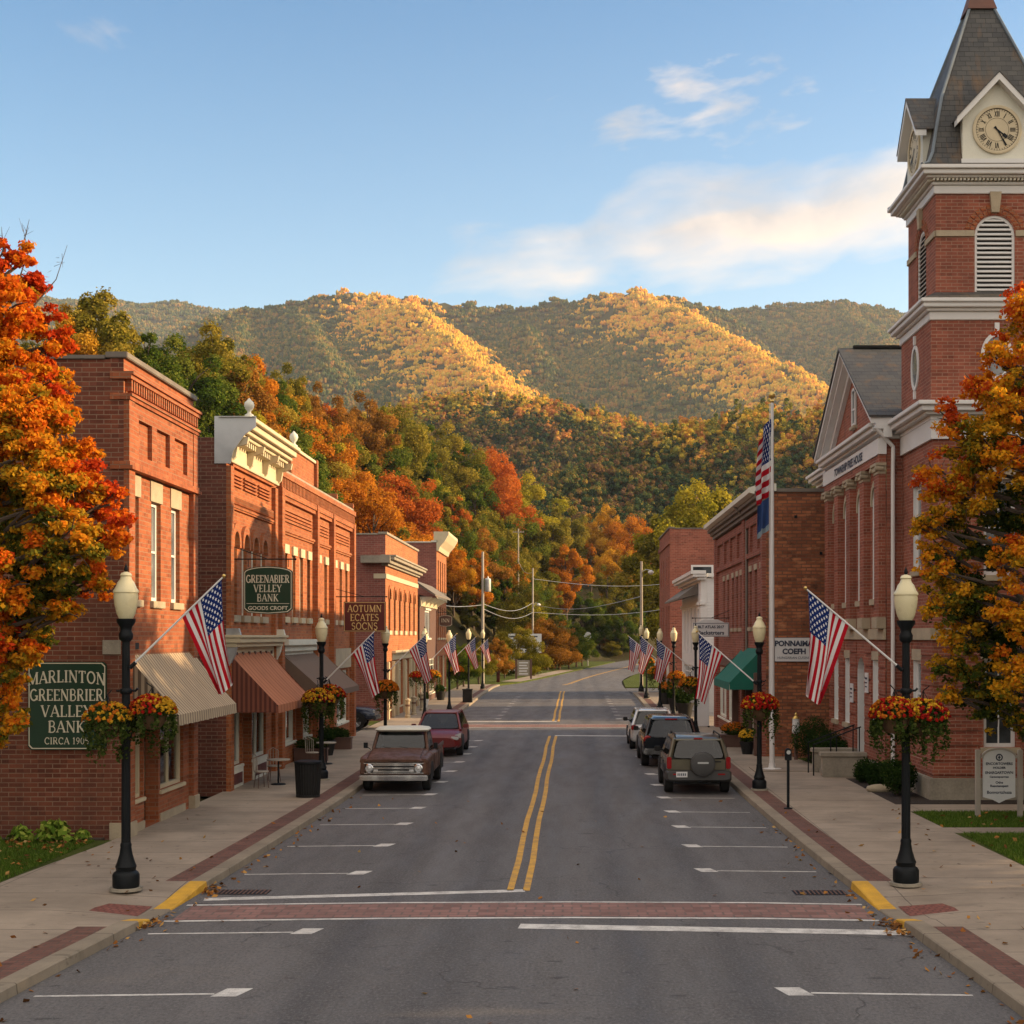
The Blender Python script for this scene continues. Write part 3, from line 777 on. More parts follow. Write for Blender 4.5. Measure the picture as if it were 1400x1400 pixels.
# glyph: width, [ (points, width) ], [ serif centres (x, y, half) ]
G = {
 'A': (.78, [([(.06, 0), (.39, 1)], H_), ([(.39, 1), (.72, 0)], T_), ([(.18, .33), (.6, .33)], H_)], [(.08, 0, .12), (.7, 0, .14)]),
 'B': (.68, [([(.15, 0), (.15, 1)], T_), ([(.15, 1)]+_arc(.35, .76, .2, .24, 90, -90)+[(.15, .52)], H_*1.25), ([(.15, .52)]+_arc(.37, .26, .24, .26, 90, -90)+[(.15, 0)], H_*1.25)], [(.13, 0, .1), (.13, 1, .1)]),
 'C': (.74, [(_arc(.41, .5, .33, .48, 45, 315, 16), T_*.85), ([(.66, .98), (.66, .72)], H_)], []),
 'D': (.76, [([(.15, 0), (.15, 1)], T_), ([(.15, .97)]+_arc(.3, .5, .4, .47, 90, -90, 14)+[(.15, .03)], T_*.8)], [(.13, 0, .1), (.13, 1, .1)]),
 'E': (.64, [([(.15, 0), (.15, 1)], T_), ([(.15, .965), (.58, .965)], H_), ([(.15, .5), (.48, .5)], H_), ([(.15, .035), (.6, .035)], H_), ([(.57, 1), (.57, .8)], H_), ([(.59, 0), (.59, .22)], H_)], [(.13, 0, .1), (.13, 1, .1)]),
 'F': (.6, [([(.15, 0), (.15, 1)], T_), ([(.15, .965), (.56, .965)], H_), ([(.15, .5), (.46, .5)], H_), ([(.55, 1), (.55, .78)], H_)], [(.15, 0, .13), (.13, 1, .1)]),
 'G': (.8, [(_arc(.41, .5, .33, .48, 48, 345, 16), T_*.85), ([(.7, .42), (.7, .06)], T_*.9), ([(.52, .42), (.8, .42)], H_)], []),
 'H': (.8, [([(.16, 0), (.16, 1)], T_), ([(.64, 0), (.64, 1)], T_), ([(.16, .5), (.64, .5)], H_)], [(.16, 0, .13), (.16, 1, .13), (.64, 0, .13), (.64, 1, .13)]),
 'I': (.34, [([(.17, 0), (.17, 1)], T_)], [(.17, 0, .14), (.17, 1, .14)]),
 'K': (.78, [([(.16, 0), (.16, 1)], T_), ([(.16, .38), (.62, 1)], H_), ([(.32, .55), (.68, 0)], T_)], [(.16, 0, .13), (.16, 1, .13), (.62, 1, .12), (.68, 0, .12)]),
 'L': (.62, [([(.16, 0), (.16, 1)], T_), ([(.16, .035), (.58, .035)], H_), ([(.57, 0), (.57, .24)], H_)], [(.16, 1, .13), (.12, 0, .1)]),
 'M': (.98, [([(.14, 0), (.14, 1)], H_), ([(.14, 1), (.48, .05)], T_), ([(.48, .05), (.82, 1)], H_), ([(.84, 0), (.84, 1)], T_)], [(.14, 0, .12), (.84, 0, .13), (.12, 1, .1), (.86, 1, .1)]),
 'N': (.84, [([(.14, 0), (.14, 1)], H_), ([(.14, 1), (.7, 0)], T_), ([(.7, 0), (.7, 1)], H_)], [(.14, 0, .12), (.7, 1, .12), (.1, 1, .09)]),
 'O': (.82, [(_arc(.41, .5, .33, .48, 0, 360, 22), T_*.85)], []),
 'P': (.64, [([(.15, 0), (.15, 1)], T_), ([(.15, 1)]+_arc(.35, .73, .22, .27, 90, -90)+[(.15, .46)], H_*1.25)], [(.15, 0, .13), (.13, 1, .1)]),
 'R': (.74, [([(.15, 0), (.15, 1)], T_), ([(.15, 1)]+_arc(.35, .75, .22, .25, 90, -90)+[(.15, .5)], H_*1.25), ([(.36, .5), (.64, 0)], T_)], [(.15, 0, .13), (.13, 1, .1), (.66, 0, .1)]),
 'S': (.58, [(_arc(.29, .74, .2, .23, 30, 270, 10)+_arc(.29, .26, .22, .25, 90, -150, 10)[1:], T_*.8)], []),
 'T': (.7, [([(.35, 0), (.35, 1)], T_), ([(.06, .965), (.64, .965)], H_), ([(.07, 1), (.07, .78)], H_), ([(.63, 1), (.63, .78)], H_)], [(.35, 0, .14)]),
 'U': (.8, [([(.16, 1), (.16, .35)]+_arc(.4, .35, .24, .33, 180, 360, 10)+[(.64, 1)], T_*.75)], [(.16, 1, .13), (.64, 1, .11)]),
 'V': (.78, [([(.08, 1), (.39, 0)], T_), ([(.39, 0), (.7, 1)], H_)], [(.1, 1, .13), (.69, 1, .11)]),
 'Y': (.76, [([(.08, 1), (.38, .48)], T_), ([(.38, .48), (.68, 1)], H_), ([(.38, .5), (.38, 0)], T_)], [(.1, 1, .12), (.67, 1, .11), (.38, 0, .14)]),
 '0': (.6, [(_arc(.3, .5, .22, .48, 0, 360, 20), H_*1.2)], []),
 '1': (.4, [([(.08, .82), (.2, 1), (.2, 0)], T_*.8)], [(.2, 0, .14)]),
 '5': (.56, [([(.5, .97), (.14, .97), (.12, .55)]+_arc(.26, .3, .23, .29, 110, -140, 10), H_*1.3)], []),
 '9': (.58, [(_arc(.29, .7, .2, .27, 0, 360, 16), H_*1.2), ([(.49, .7), (.44, .3), (.18, .02)], H_*1.3)], []),
 ' ': (.36, [], []),
}
def serif_text(mb, s, x, z, size, y=0., track=.06, dep=.012, curve=0., align='c', wx=1.):
    """letters standing in the XZ plane, facing -Y; curve lifts the middle of the line"""
    W = sum(G[c][0]+track for c in s)*size*wx
    cx = x-W/2 if align == 'c' else x
    x0 = cx
    k = 0
    for c in s:
        w, strokes, ser = G[c]
        def T(p):
            xx = cx+p[0]*size*wx; lift = curve*(1-((xx-x)/(W/2))**2) if curve else 0
            return xx, z+p[1]*size+lift
        st = list(strokes)+[([(sx-h, sy*(1-.06)+.03), (sx+h, sy*(1-.06)+.03)], .06) for sx, sy, h in ser]
        for pts, wd in st:
            P = [T(p) for p in pts]; hw = wd*size/2
            for (ax, az), (bx, bz) in zip(P[:-1], P[1:]):
                L = math.hypot(bx-ax, bz-az)
                if L < 1e-6: continue
                nx_, nz = -(bz-az)/L*hw, (bx-ax)/L*hw
                e = hw*.25/L; ex, ez = (bx-ax)*e, (bz-az)*e
                yy = y-dep-.0004*(k % 5); k += 1
                mb.add([(ax-nx_-ex, yy, az-nz-ez), (bx-nx_+ex, yy, bz-nz+ez), (bx+nx_+ex, yy, bz+nz+ez), (ax+nx_-ex, yy, az+nz-ez)], [(0, 1, 2, 3)])
        cx += (w+track)*size*wx
    return W

def font_text(mb, s, x, z, size, y=0., wx=1., bold=0., m=0, dep=.01):
    """plain lettering in the XZ plane facing -Y, middle aligned at x"""
    cu = bpy.data.curves.new('lettering', 'FONT'); cu.body = s; cu.size = size; cu.align_x = 'CENTER'; cu.offset = bold; cu.resolution_u = 3
    ob = bpy.data.objects.new('lettering', cu); COL.objects.link(ob)
    bpy.context.view_layer.update()
    dg = bpy.context.evaluated_depsgraph_get()
    me = bpy.data.meshes.new_from_object(ob.evaluated_get(dg))
    mb.add([(x+v.co.x*wx, y-dep, z+v.co.y) for v in me.vertices], [tuple(p.vertices) for p in me.polygons], m)
    bpy.data.objects.remove(ob); bpy.data.curves.remove(cu); bpy.data.meshes.remove(me)
# ------------------------------------------------------------------ building kit
def left_tf(d0=0.): return lambda u, d, z: (d+d0, u, z)
def right_tf(d0=0.): return lambda u, d, z: (-d-d0, u, z)

def bx(root, tf, name, u0, u1, d0, d1, z0, z1, mat, bevel=0):
    m = MB(tf); m.box(u0, u1, d0, d1, z0, z1); return m.build(name, mat, root, bevel=bevel)

def shell(root, tf, L, D, H, zf, ops, mf, ms, groundops=None, roofz=None, t=.3, coping=None):
    """front wall with real openings, side walls, back wall, roof"""
    m = MB(tf)
    wall_open(m, 0, L, zf, H, ops, 0, t)
    m.quad((0, 0, 0), (0, -t, 0), (0, -t, H), (0, 0, H), 1); m.quad((L, 0, 0), (L, -t, 0), (L, -t, H), (L, 0, H), 1)
    m.quad((0, 0, H), (L, 0, H), (L, -t, H), (0, -t, H))
    if zf > 0: wall_open(m, 0, L, 0, zf, groundops or [], 0, t)
    m.build('facade', [mf, ms], root)
    bx(root, tf, 'side_wall', .0, .3, -t-.001, -D, 0, H-.03, ms)
    bx(root, tf, 'side_wall', L-.3, L, -t-.001, -D, 0, H-.03, ms)
    bx(root, tf, 'back_wall', 0, L, -D-.3, -D-.001, 0, H-.4, ms)
    bx(root, tf, 'roof', .3, L-.3, -D, -t-.002, (roofz or H-.7)-.15, roofz or H-.7, M['tar'])
    if coping:
        m = MB(tf); m.box(-.05, L+.05, -t-.08, .09, H+.001, H+.13); m.box(-.05, .36, -D-.35, -t-.081, H-.03+.001, H+.06)
        m.box(L-.36, L+.05, -D-.35, -t-.081, H-.029, H+.06)
        m.build('coping', coping, root, bevel=.015)

def dentils(root, tf, name, u0, u1, z0, z1, d0, d1, step, mat, w=.5, split=False):
    m = MB(tf); n = max(1, int((u1-u0)/step))
    for i in range(n):
        a = u0+(u1-u0)*(i+.5)/n; m.box(a-step*w/2, a+step*w/2, d0, d1, z0, z1)
        if split: m.build(name, mat, root); m = MB(tf)
    return None if split else m.build(name, mat, root)

def cornice(root, tf, u0, u1, steps, mat, name='cornice', back=-.2, ends=(.5, .5)):
    """steps: (z0, z1, d) stacked mouldings"""
    m = MB(tf)
    for i, (z0, z1, d) in enumerate(steps): m.box(u0-(d*ends[0] if i else 0), u1+(d*ends[1] if i else 0), back, d, z0, z1-.002)
    return m.build(name, mat, root, bevel=.012)

def awning(root, tf, u0, u1, zt, zb, proj, mtop, mside, val=.22, scallop=True):
    m = MB(tf)
    n = 24
    for i in range(n):
        a, b = u0+(u1-u0)*i/n, u0+(u1-u0)*(i+1)/n
        k = 6
        for j in range(k):
            def P(u, t): return (u, .02+proj*t, zt+(zb-zt)*t-.06*math.sin(math.pi*t)-.012*math.sin((u-u0)*9)*math.sin(math.pi*t))
            m.quad(P(a, j/k), P(b, j/k), P(b, (j+1)/k), P(a, (j+1)/k))
        dz = .03*(i % 2) if scallop else 0
        m.quad((a, proj+.02, zb), (b, proj+.02, zb), (b, proj+.035, zb-val+dz*.5), (a, proj+.035, zb-val+(.03*((i+1) % 2) if scallop else 0)*.5))
    aw = m.build('awning', mtop, root, smooth=True, sharp=35)
    for uu in (u0+.004, u1-.004):
        s_ = MB(tf); s_.add([(uu, .01, zt-.03), (uu, proj+.015, zb), (uu, proj+.02, zb-val+.02), (uu, .01, zb-val+.02)], [(0, 1, 2, 3)])
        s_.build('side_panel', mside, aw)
    f = MB(tf)
    f.path([(u0+.05, .0, zb-.02), (u0+.05, proj, zb-.02)], .018, 6); f.path([(u1-.05, .0, zb-.02), (u1-.05, proj, zb-.02)], .018, 6)
    f.path([(u0, proj, zb-.01), (u1, proj, zb-.01)], .018, 6)
    f.build('awning_rod', M['black'], aw)
    return aw

def shopfront(root, tf, bays, frame, dd=-.08, zb=.85, zt=3.0, transom=2.45):
    for (a, b, kind) in bays:
        if kind == 'w':
            sw_ = window(root, tf, a, b, zb, zt, 0, dd, frame, M['pane_shop'], .09, (1.62,), 1 if b-a > 1.2 else 0, name='shop_window', sill=(.09, .06, .06, frame), fd=.09)
            display(sw_, tf, a, b, zb, zt, int(a*10+root.location.y*7))
        elif kind == 'd':
            m = MB(tf); z1 = 2.2
            m.box(a+.02, a+.12, dd-.75, dd-.68, .14, zt); m.box(b-.12, b-.02, dd-.75, dd-.68, .14, zt); m.box(a+.12, b-.12, dd-.75, dd-.68, z1, z1+.1)
            m.box(a+.12, b-.12, dd-.74, dd-.7, .14, .5); m.box(a+.12, a+.24, dd-.74, dd-.7, .5, z1); m.box(b-.24, b-.12, dd-.74, dd-.7, .5, z1)
            d_ = m.build('shop_door', frame, root)
            p = MB(tf); p.quad((a+.24, dd-.72, .5), (b-.24, dd-.72, .5), (b-.24, dd-.72, z1), (a+.24, dd-.72, z1)); p.quad((a+.12, dd-.72, z1+.1), (b-.12, dd-.72, z1+.1), (b-.12, dd-.72, zt), (a+.12, dd-.72, zt))
            p.build('pane', M['pane_shop'], d_)
            h = MB(tf); h.path([(b-.2, dd-.68, 1.0), (b-.2, dd-.64, 1.05), (b-.2, dd-.64, 1.3), (b-.2, dd-.68, 1.35)], .015, 6); h.build('handle', M['brass'], d_)

XL = -9.5
# ================================================================== first brick shop on the left
tf = left_tf()
B1 = thing('brick_shop', 'tall red brick corner shop with beige striped awning and three sash windows above', 'shop', (XL, 31, 0))
L = 5.7
win = [(.32, 1.08), (2.03, 2.79), (3.68, 4.42)]
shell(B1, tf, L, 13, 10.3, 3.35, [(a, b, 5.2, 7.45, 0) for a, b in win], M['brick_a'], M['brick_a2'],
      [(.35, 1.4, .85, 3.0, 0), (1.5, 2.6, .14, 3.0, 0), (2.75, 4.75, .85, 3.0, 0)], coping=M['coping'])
for i, (a, b) in enumerate(win):
    window(B1, tf, a, b, 5.2, 7.45, 0, -.1, M['white'], M['pane_sky'], .085, (1,), 0, sill=(.16, .09, .1, M['stone']), lintel=(.46, .025, .1, M['stone']), blind=((.45, .3, .6)[i], M['blind']))
m = MB(tf)   # upper panelled zone, proud of the wall
wall_open(m, .42, L-.42, 8.12, 9.42, [(.75, 1.75, 8.32, 9.1, 0), (2.15, 3.2, 8.32, 9.1, 0), (3.62, 4.75, 8.32, 9.1, 0)], .1, .1)
m.quad((.42, .1, 8.12), (L-.42, .1, 8.12), (L-.42, 0, 8.12), (.42, 0, 8.12)); m.quad((.42, .1, 9.42), (L-.42, .1, 9.42), (L-.42, 0, 9.42), (.42, 0, 9.42))
m.build('brick_panel', M['brick_a'], B1)
for z0, z1, d in ((7.95, 8.03, .2), (8.03, 8.118, .15), (9.421, 9.5, .15), (9.5, 9.56, .19), (9.86, 9.95, .17), (9.95, 10.02, .22)):
    bx(B1, tf, 'brick_band', -.04, L+.04, -.28, d, z0, z1-.002, M['brick_a'])
dentils(B1, tf, 'corbel_table', .05, L-.05, 9.62, 9.858, 0, .14, .17, M['brick_a'])
for a, b in ((0, .42), (L-.42, L)):
    bx(B1, tf, 'pilaster', a+.001, b-.001, 0, .12, .45, 9.42, M['brick_a'])
    bx(B1, tf, 'pilaster_base', a-.03, b+.03, -.3, .16, 0, .448, M['stone'], bevel=.01)
bx(B1, tf, 'date_stone', -.03, .0, -.44, -.06, 4.02, 4.32, M['stone_grey'])
for a, b in ((.43, 1.45), (2.7, 4.85)): bx(B1, tf, 'plinth', a, b, 0, .035, 0, .32, M['stone'])
shopfront(B1, tf, [(.35, 1.4, 'w'), (1.5, 2.6, 'd'), (2.75, 4.75, 'w')], M['cream'])
bx(B1, tf, 'shop_beam', .43, L-.43, 0, .06, 3.02, 3.3, M['cream'])
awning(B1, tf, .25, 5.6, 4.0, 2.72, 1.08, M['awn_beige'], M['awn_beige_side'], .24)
bx(B1, tf, 'street_sign', .3, 1.0, .0, .03, 4.12, 4.26, M['blackmat'])

# ================================================================== second: bracketed cornice
B2 = thing('brick_shop', 'brick shop with cream bracketed cornice, urn finials and four arched windows, rust awning', 'shop', (XL, 40.2, 0))
L = 6.75
wc = [.95, 2.2, 3.45, 4.75]
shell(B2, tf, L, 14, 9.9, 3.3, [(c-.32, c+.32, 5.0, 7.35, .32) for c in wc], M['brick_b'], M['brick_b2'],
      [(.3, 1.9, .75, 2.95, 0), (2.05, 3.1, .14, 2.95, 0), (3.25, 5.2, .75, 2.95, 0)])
for i, c in enumerate(wc):
    window(B2, tf, c-.32, c+.32, 5.0, 7.35, .32, -.1, M['offwhite'], M['pane_sky'], .08, (1,), 0, sill=(.2, .1, .1, M['stone']), lintel=(.24, .09, .2, M['brick_b']), blind=((.7, .5, .8, .6)[i], M['blind']))
for z0, z1, d in ((7.95, 8.0, .07), (8.0, 8.06, .1), (8.3, 8.36, .08), (9.12, 9.2, .1)):
    bx(B2, tf, 'brick_band', .4, L-.75, 0, d, z0, z1-.002, M['brick_b'])
dentils(B2, tf, 'corbel_table', .4, L-.75, 8.12, 8.298, 0, .08, .15, M['brick_b'])
for a, b in ((.45, 1.75), (2.0, 3.7), (3.95, 5.6)):
    m = MB(tf)
    for k in range(4): m.box(a, b, 0, .07, 8.62+k*.1, 8.67+k*.1)
    m.build('brick_panel', M['brick_b'], B2)
for a, b in ((0, .38), (L-.7, L-.3)): bx(B2, tf, 'pilaster', a+.001, b, 0, .13, 0, 9.1, M['brick_b'])
# sheet-metal cornice on brackets
cn = cornice(B2, tf, .0, L-.25, [(9.2, 9.32, .16), (9.32, 9.9, .1), (9.9, 10.0, .42), (10.0, 10.12, .55), (10.12, 10.3, .68), (10.3, 10.42, .8)], M['cream'], back=-.32, ends=(0, .25))
for k in range(4):
    u = .12+k*(L-.5)/3
    q = MB(tf); q.prism([(.101, 9.25), (.101, 9.89), (.6, 9.89), (.56, 9.7), (.3, 9.62), (.25, 9.35), (.16, 9.25)], u-.07, u+.07, 'x')
    # prism axis runs along the facade
    q2 = MB(tf); q2.v = q.v; q2.f = q.f; q2.m = q.m
    q.build('bracket', M['cream'], cn)
dentils(cn, tf, 'modillion', .3, L-.5, 9.74, 9.898, .1, .36, .26, M['cream'], .5, True)
q = MB(tf); q.prism([(-.32, 9.15), (.12, 9.15), (.2, 9.5), (.52, 9.95), (.82, 10.15), (.82, 10.45), (-.32, 10.45)], -.03, -.001, 'x'); q.build('end_flashing', M['steel'], B2)
for u in (.05, L-.25):
    q = MB(); q.lathe([(.12, 0), (.12, .07), (.05, .12), (.05, .17), (.11, .24), (.14, .33), (.12, .42), (.06, .47), (.04, .5), (.001, .54)], (.62, u, 10.42), 18)
    q.build('urn_finial', M['offwhite'], B2, smooth=True, sharp=75)
    bx(B2, tf, 'finial_block', u-.16, u+.16, -.2, .8, 10.421, 10.424, M['offwhite'])
cornice(B2, tf, .1, L-.5, [(3.6, 3.72, .12), (3.72, 4.1, .08), (4.1, 4.22, .3), (4.22, 4.36, .4), (4.36, 4.44, .46)], M['cream'], 'shop_cornice')
dentils(B2, tf, 'rosette', .4, L-.8, 3.86, 3.96, .08, .13, .7, M['brownwood'], .16, True)
for u in (-.02, L-.55):
    q = MB(tf); q.prism([(0, 3.6), (0, 4.62), (.34, 4.62), (.4, 4.4), (.3, 4.2), (.24, 3.9), (.1, 3.6)], u, u+.18, 'x'); q.build('console', M['steel' if u < 0 else 'offwhite'], B2)
shopfront(B2, tf, [(.3, 1.9, 'w'), (2.05, 3.1, 'd'), (3.25, 5.2, 'w')], M['offwhite'], zb=.75)
for a, b in ((.4, 1.85), (3.3, 5.15)):
    bx(B2, tf, 'stall_riser', a, b, 0, .06, .14, .66, M['offwhite'])
    bx(B2, tf, 'riser_panel', a+.18, b-.18, .06, .075, .24, .54, M['maroon_sign'])
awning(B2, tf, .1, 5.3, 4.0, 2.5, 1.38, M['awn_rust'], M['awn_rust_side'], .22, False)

# ================================================================== third: long brick block
B3 = thing('brick_block', 'long orange brick block with raised centre parapet, slim windows and brown awning', 'building', (XL, 47.0, 0))
L = 16.0
w3 = [1.5, 2.95, 4.35, 5.75, 7.8, 9.4, 11.5, 13.1, 14.6]
shell(B3, tf, L, 14, 9.75, 3.35, [(c-.3, c+.3, 5.05, 7.15, 0) for c in w3], M['brick_b'], M['brick_b2'],
      [(1.0, 3.2, .8, 3.0, 0), (3.4, 4.5, .14, 3.0, 0), (4.7, 6.2, .8, 3.0, 0), (7.4, 9.6, .8, 3.0, 0), (10.6, 11.8, .14, 3.0, 0), (12.1, 15, .8, 3.0, 0)], coping=M['stone_grey'])
for i, c in enumerate(w3):
    window(B3, tf, c-.3, c+.3, 5.05, 7.15, 0, -.1, M['offwhite' if i % 3 else 'brownwood'], M['pane'], .06, (1,), 0, sill=(.2, .09, .1, M['cream']), lintel=(.3, .07, .08, M['cream']))
bx(B3, tf, 'raised_parapet', 2.0, 7.0, -.3, -.001, 9.9, 10.75, M['brick_b'])
bx(B3, tf, 'parapet_cap', 1.95, 7.05, -.36, .08, 10.751, 10.86, M['cream'], bevel=.01)
for u in (2., 7., 11.5, 15.8): bx(B3, tf, 'parapet_post', u-.14, u+.14, -.34, .12, 9.885, 10.1 if u > 8 else 10.9, M['brick_b'], bevel=.02)
for u0, u1 in ((.0, .45), (6.55, 6.95), (10.2, 10.6), (15.55, 16.0)): bx(B3, tf, 'pilaster', u0+.001, u1-.001, 0, .2, 0, 9.2, M['brick_b'])
for u0, u1 in ((.45, 6.55), (6.95, 10.2), (10.6, 15.55)):
    m = MB(tf); m.box(u0, u1, 0, .17, 9.0, 9.2); m.box(u0, u1, 0, .12, 8.86, 9.0); m.box(u0, u1, 0, .1, 7.85, 7.93); m.box(u0, u1, 0, .06, 7.78, 7.85)
    m.build('brick_band', M['brick_b'], B3)
    m = MB(tf)
    for k in range(4): m.box(u0+.3, u1-.3, 0, .06, 8.2+k*.12, 8.26+k*.12)
    m.build('brick_panel', M['brick_b'], B3)
dentils(B3, tf, 'corbel_table', .05, 15.95, 9.22, 9.55, 0, .16, .26, M['brick_b'])
bx(B3, tf, 'parapet_band', 0, L, 0, .2, 9.56, 9.74, M['brick_b'])
cornice(B3, tf, .5, 6.3, [(3.5, 3.9, .08), (3.9, 4.1, .2), (4.1, 4.3, .34)], M['offwhite'], 'shop_cornice')
bx(B3, tf, 'shop_beam', 10.7, 15.4, 0, .08, 3.1, 3.9, M['stone'])
shopfront(B3, tf, [(1.0, 3.2, 'w'), (3.4, 4.5, 'd'), (4.7, 6.2, 'w'), (7.4, 9.6, 'w'), (10.6, 11.8, 'd'), (12.1, 15, 'w')], M['offwhite'])
awning(B3, tf, .9, 8.3, 3.85, 2.55, 1.42, M['awn_brown'], M['awn_brown'], .2)

# ================================================================== fourth: arched second-floor windows
B4 = thing('brick_shop', 'orange brick shop with plain rose side wall, stone cornice and six arched windows', 'shop', (XL, 74.5, 0))
L = 15.5
w4 = [1.6, 3.9, 6.2, 8.6, 11.1, 13.5]
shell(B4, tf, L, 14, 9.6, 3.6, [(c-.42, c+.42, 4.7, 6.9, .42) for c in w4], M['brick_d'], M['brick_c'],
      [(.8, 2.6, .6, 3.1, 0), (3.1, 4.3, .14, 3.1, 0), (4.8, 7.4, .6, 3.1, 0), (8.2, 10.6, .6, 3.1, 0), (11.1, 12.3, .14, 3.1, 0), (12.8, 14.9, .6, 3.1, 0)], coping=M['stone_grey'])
for c in w4: window(B4, tf, c-.42, c+.42, 4.7, 6.9, .42, -.12, M['brownwood'], M['pane'], .07, (1,), 0, sill=(.22, .1, .12, M['cream']), lintel=(.16, .06, .16, M['brick_d']))
bx(B4, tf, 'impost_band', .02, L, 0, .07, 6.1, 6.28, M['cream']) if False else None
cornice(B4, tf, -.05, L+.05, [(8.0, 8.12, .15), (8.12, 8.3, .3), (8.3, 8.45, .5), (8.45, 8.55, .58)], M['stone_grey'])
bx(B4, tf, 'cornice_return', -.55, -.06, -1.2, .3, 8.12, 8.5, M['stone_grey'], bevel=.02)
bx(B4, tf, 'stone_band', -.03, L, -.6, .05, 7.35, 7.6, M['cream'])
cornice(B4, tf, 2.7, L-.6, [(3.15, 3.5, .06), (3.5, 3.65, .22)], M['cream'], 'shop_cornice')
for u in (.4, 2.8, 4.55, 7.8, 10.85, 12.55, 15.1): bx(B4, tf, 'column', u-.16, u+.16, 0, .16, .14, 3.1, M['cream'], bevel=.02)
shopfront(B4, tf, [(.8, 2.6, 'w'), (3.1, 4.3, 'd'), (4.8, 7.4, 'w'), (8.2, 10.6, 'w'), (11.1, 12.3, 'd'), (12.8, 14.9, 'w')], M['cream'], zb=.6)
q = MB(tf); q.path([(-.03, -2, 7.9), (-.03, -5.5, 7.86)], .02, 5); q.build('conduit', M['black'], B4)

# ================================================================== fifth: low brown shop with eave
B5 = thing('timber_shop', 'low brown fronted shop with overhanging eave between two taller brick ones', 'shop', (XL, 91.2, 0))
L = 11
shell(B5, tf, L, 12, 7.0, 3.2, [(3.2, 6.6, 4.3, 6.1, 0)], M['brownwood'], M['brick_b2'], [(1, 4, .6, 2.9, 0), (4.4, 5.6, .14, 2.9, 0), (6.2, 10, .6, 2.9, 0)])
window(B5, tf, 3.2, 6.6, 4.3, 6.1, 0, -.05, M['white'], M['pane_sky'], .12, (), 2, sill=(.12, .1, .1, M['offwhite']), lintel=(.14, .08, .1, M['offwhite']))
shopfront(B5, tf, [(1, 4, 'w'), (4.4, 5.6, 'd'), (6.2, 10, 'w')], M['offwhite'], zb=.6, zt=2.9)
q = MB(tf); q.prism([(-.3, 7.9), (1.0, 7.02), (1.0, 6.9), (-.3, 7.7)], -.2, L+.2, 'x'); q.build('eave', M['coping'], B5)
bx(B5, tf, 'fascia', 0, L, .01, .1, 6.3, 6.85, M['cream'])
for k in range(5):
    u = .3+k*2.6; q = MB(tf); q.prism([(.02, 6.2), (.02, 6.88), (.8, 6.88), (.6, 6.72), (.2, 6.5)], u-.06, u+.06, 'x'); q.build('bracket', M['offwhite'], B5)

# ================================================================== sixth: tall narrow brick
B6 = thing('brick_shop', 'farthest left brick building, tall and narrow with white flared cornice', 'shop', (XL, 102.6, 0))
L = 8
w6 = [1.3, 3.1, 4.9, 6.7]
shell(B6, tf, L, 16, 11.0, 3.4, [(c-.4, c+.4, 7.6, 9.8, 0) for c in w6]+[(c-.4, c+.4, 4.3, 6.5, 0) for c in w6], M['brick_d'], M['brick_c'], [(.8, 3, .6, 3, 0), (3.4, 4.6, .14, 3, 0), (5, 7.2, .6, 3, 0)], coping=M['offwhite'])
for c in w6:
    window(B6, tf, c-.4, c+.4, 7.6, 9.8, 0, -.1, M['brownwood'], M['pane'], .07, (1,), 0, sill=(.15, .08, .1, M['cream']))
    window(B6, tf, c-.4, c+.4, 4.3, 6.5, 0, -.1, M['brownwood'], M['pane'], .07, (1,), 0, sill=(.15, .08, .1, M['cream']))
q = MB(tf); q.prism([(0, 10.4), (.15, 10.4), (.25, 10.7), (.6, 11.1), (.85, 11.55), (.85, 11.75), (-.2, 11.75), (-.2, 11.14), (0, 11.14)], -.05, L+.05, 'x'); q.build('cornice', M['cream'], B6)
bx(B6, tf, 'stone_band', -.03, L, -.03, .06, 6.95, 7.15, M['cream'])
shopfront(B6, tf, [(.8, 3, 'w'), (3.4, 4.6, 'd'), (5, 7.2, 'w')], M['cream'], zb=.6)

# ================================================================== right: rough brick with green awning
tfr = right_tf()
R2 = thing('brick_building', 'two storey plum brick building with rough stained side wall and green awning', 'building', (6.9, 52, 0))
L = 17.7
w2 = [1.2, 2.9, 4.5, 7.6, 9.1, 10.7, 12.6, 14.3]
shell(R2, tfr, L, 13, 9.55, 3.5, [(c-.36, c+.36, 4.75, 6.9, 0) for c in w2], M['brick_r2'], M['brick_rough'],
      [(.5, 1.3, .7, 3.0, 0), (1.6, 2.7, .14, 3.0, 0), (3.0, 6.2, .7, 3.0, 0), (8, 9.2, .14, 3, 0), (9.6, 13, .7, 3., 0), (13.4, 16.8, .7, 3, 0)], t=.3)
for i, c in enumerate(w2): window(R2, tfr, c-.36, c+.36, 4.75, 6.9, 0, -.1, M['offwhite'], M['pane'], .07, (1,), 0, sill=(.15, .08, .1, M['stone']), lintel=(.22, .03, .06, M['stone']))
for u0, u1 in ((0, .5), (5.6, 6.3), (16.9, 17.7)): bx(R2, tfr, 'pilaster', u0+.001, u1-.001, 0, .14, 0, 9.0, M['brick_r2'])
m = MB(tfr); wall_open(m, .5, 5.6, 7.4, 8.9, [(.75, 1.7, 7.6, 8.6, 0), (2.0, 3.9, 7.6, 8.6, 0), (4.2, 5.35, 7.6, 8.6, 0)], .1, .1); m.quad((.5, .1, 7.4), (5.6, .1, 7.4), (5.6, 0, 7.4), (.5, 0, 7.4)); m.build('brick_panel', M['brick_r2'], R2)
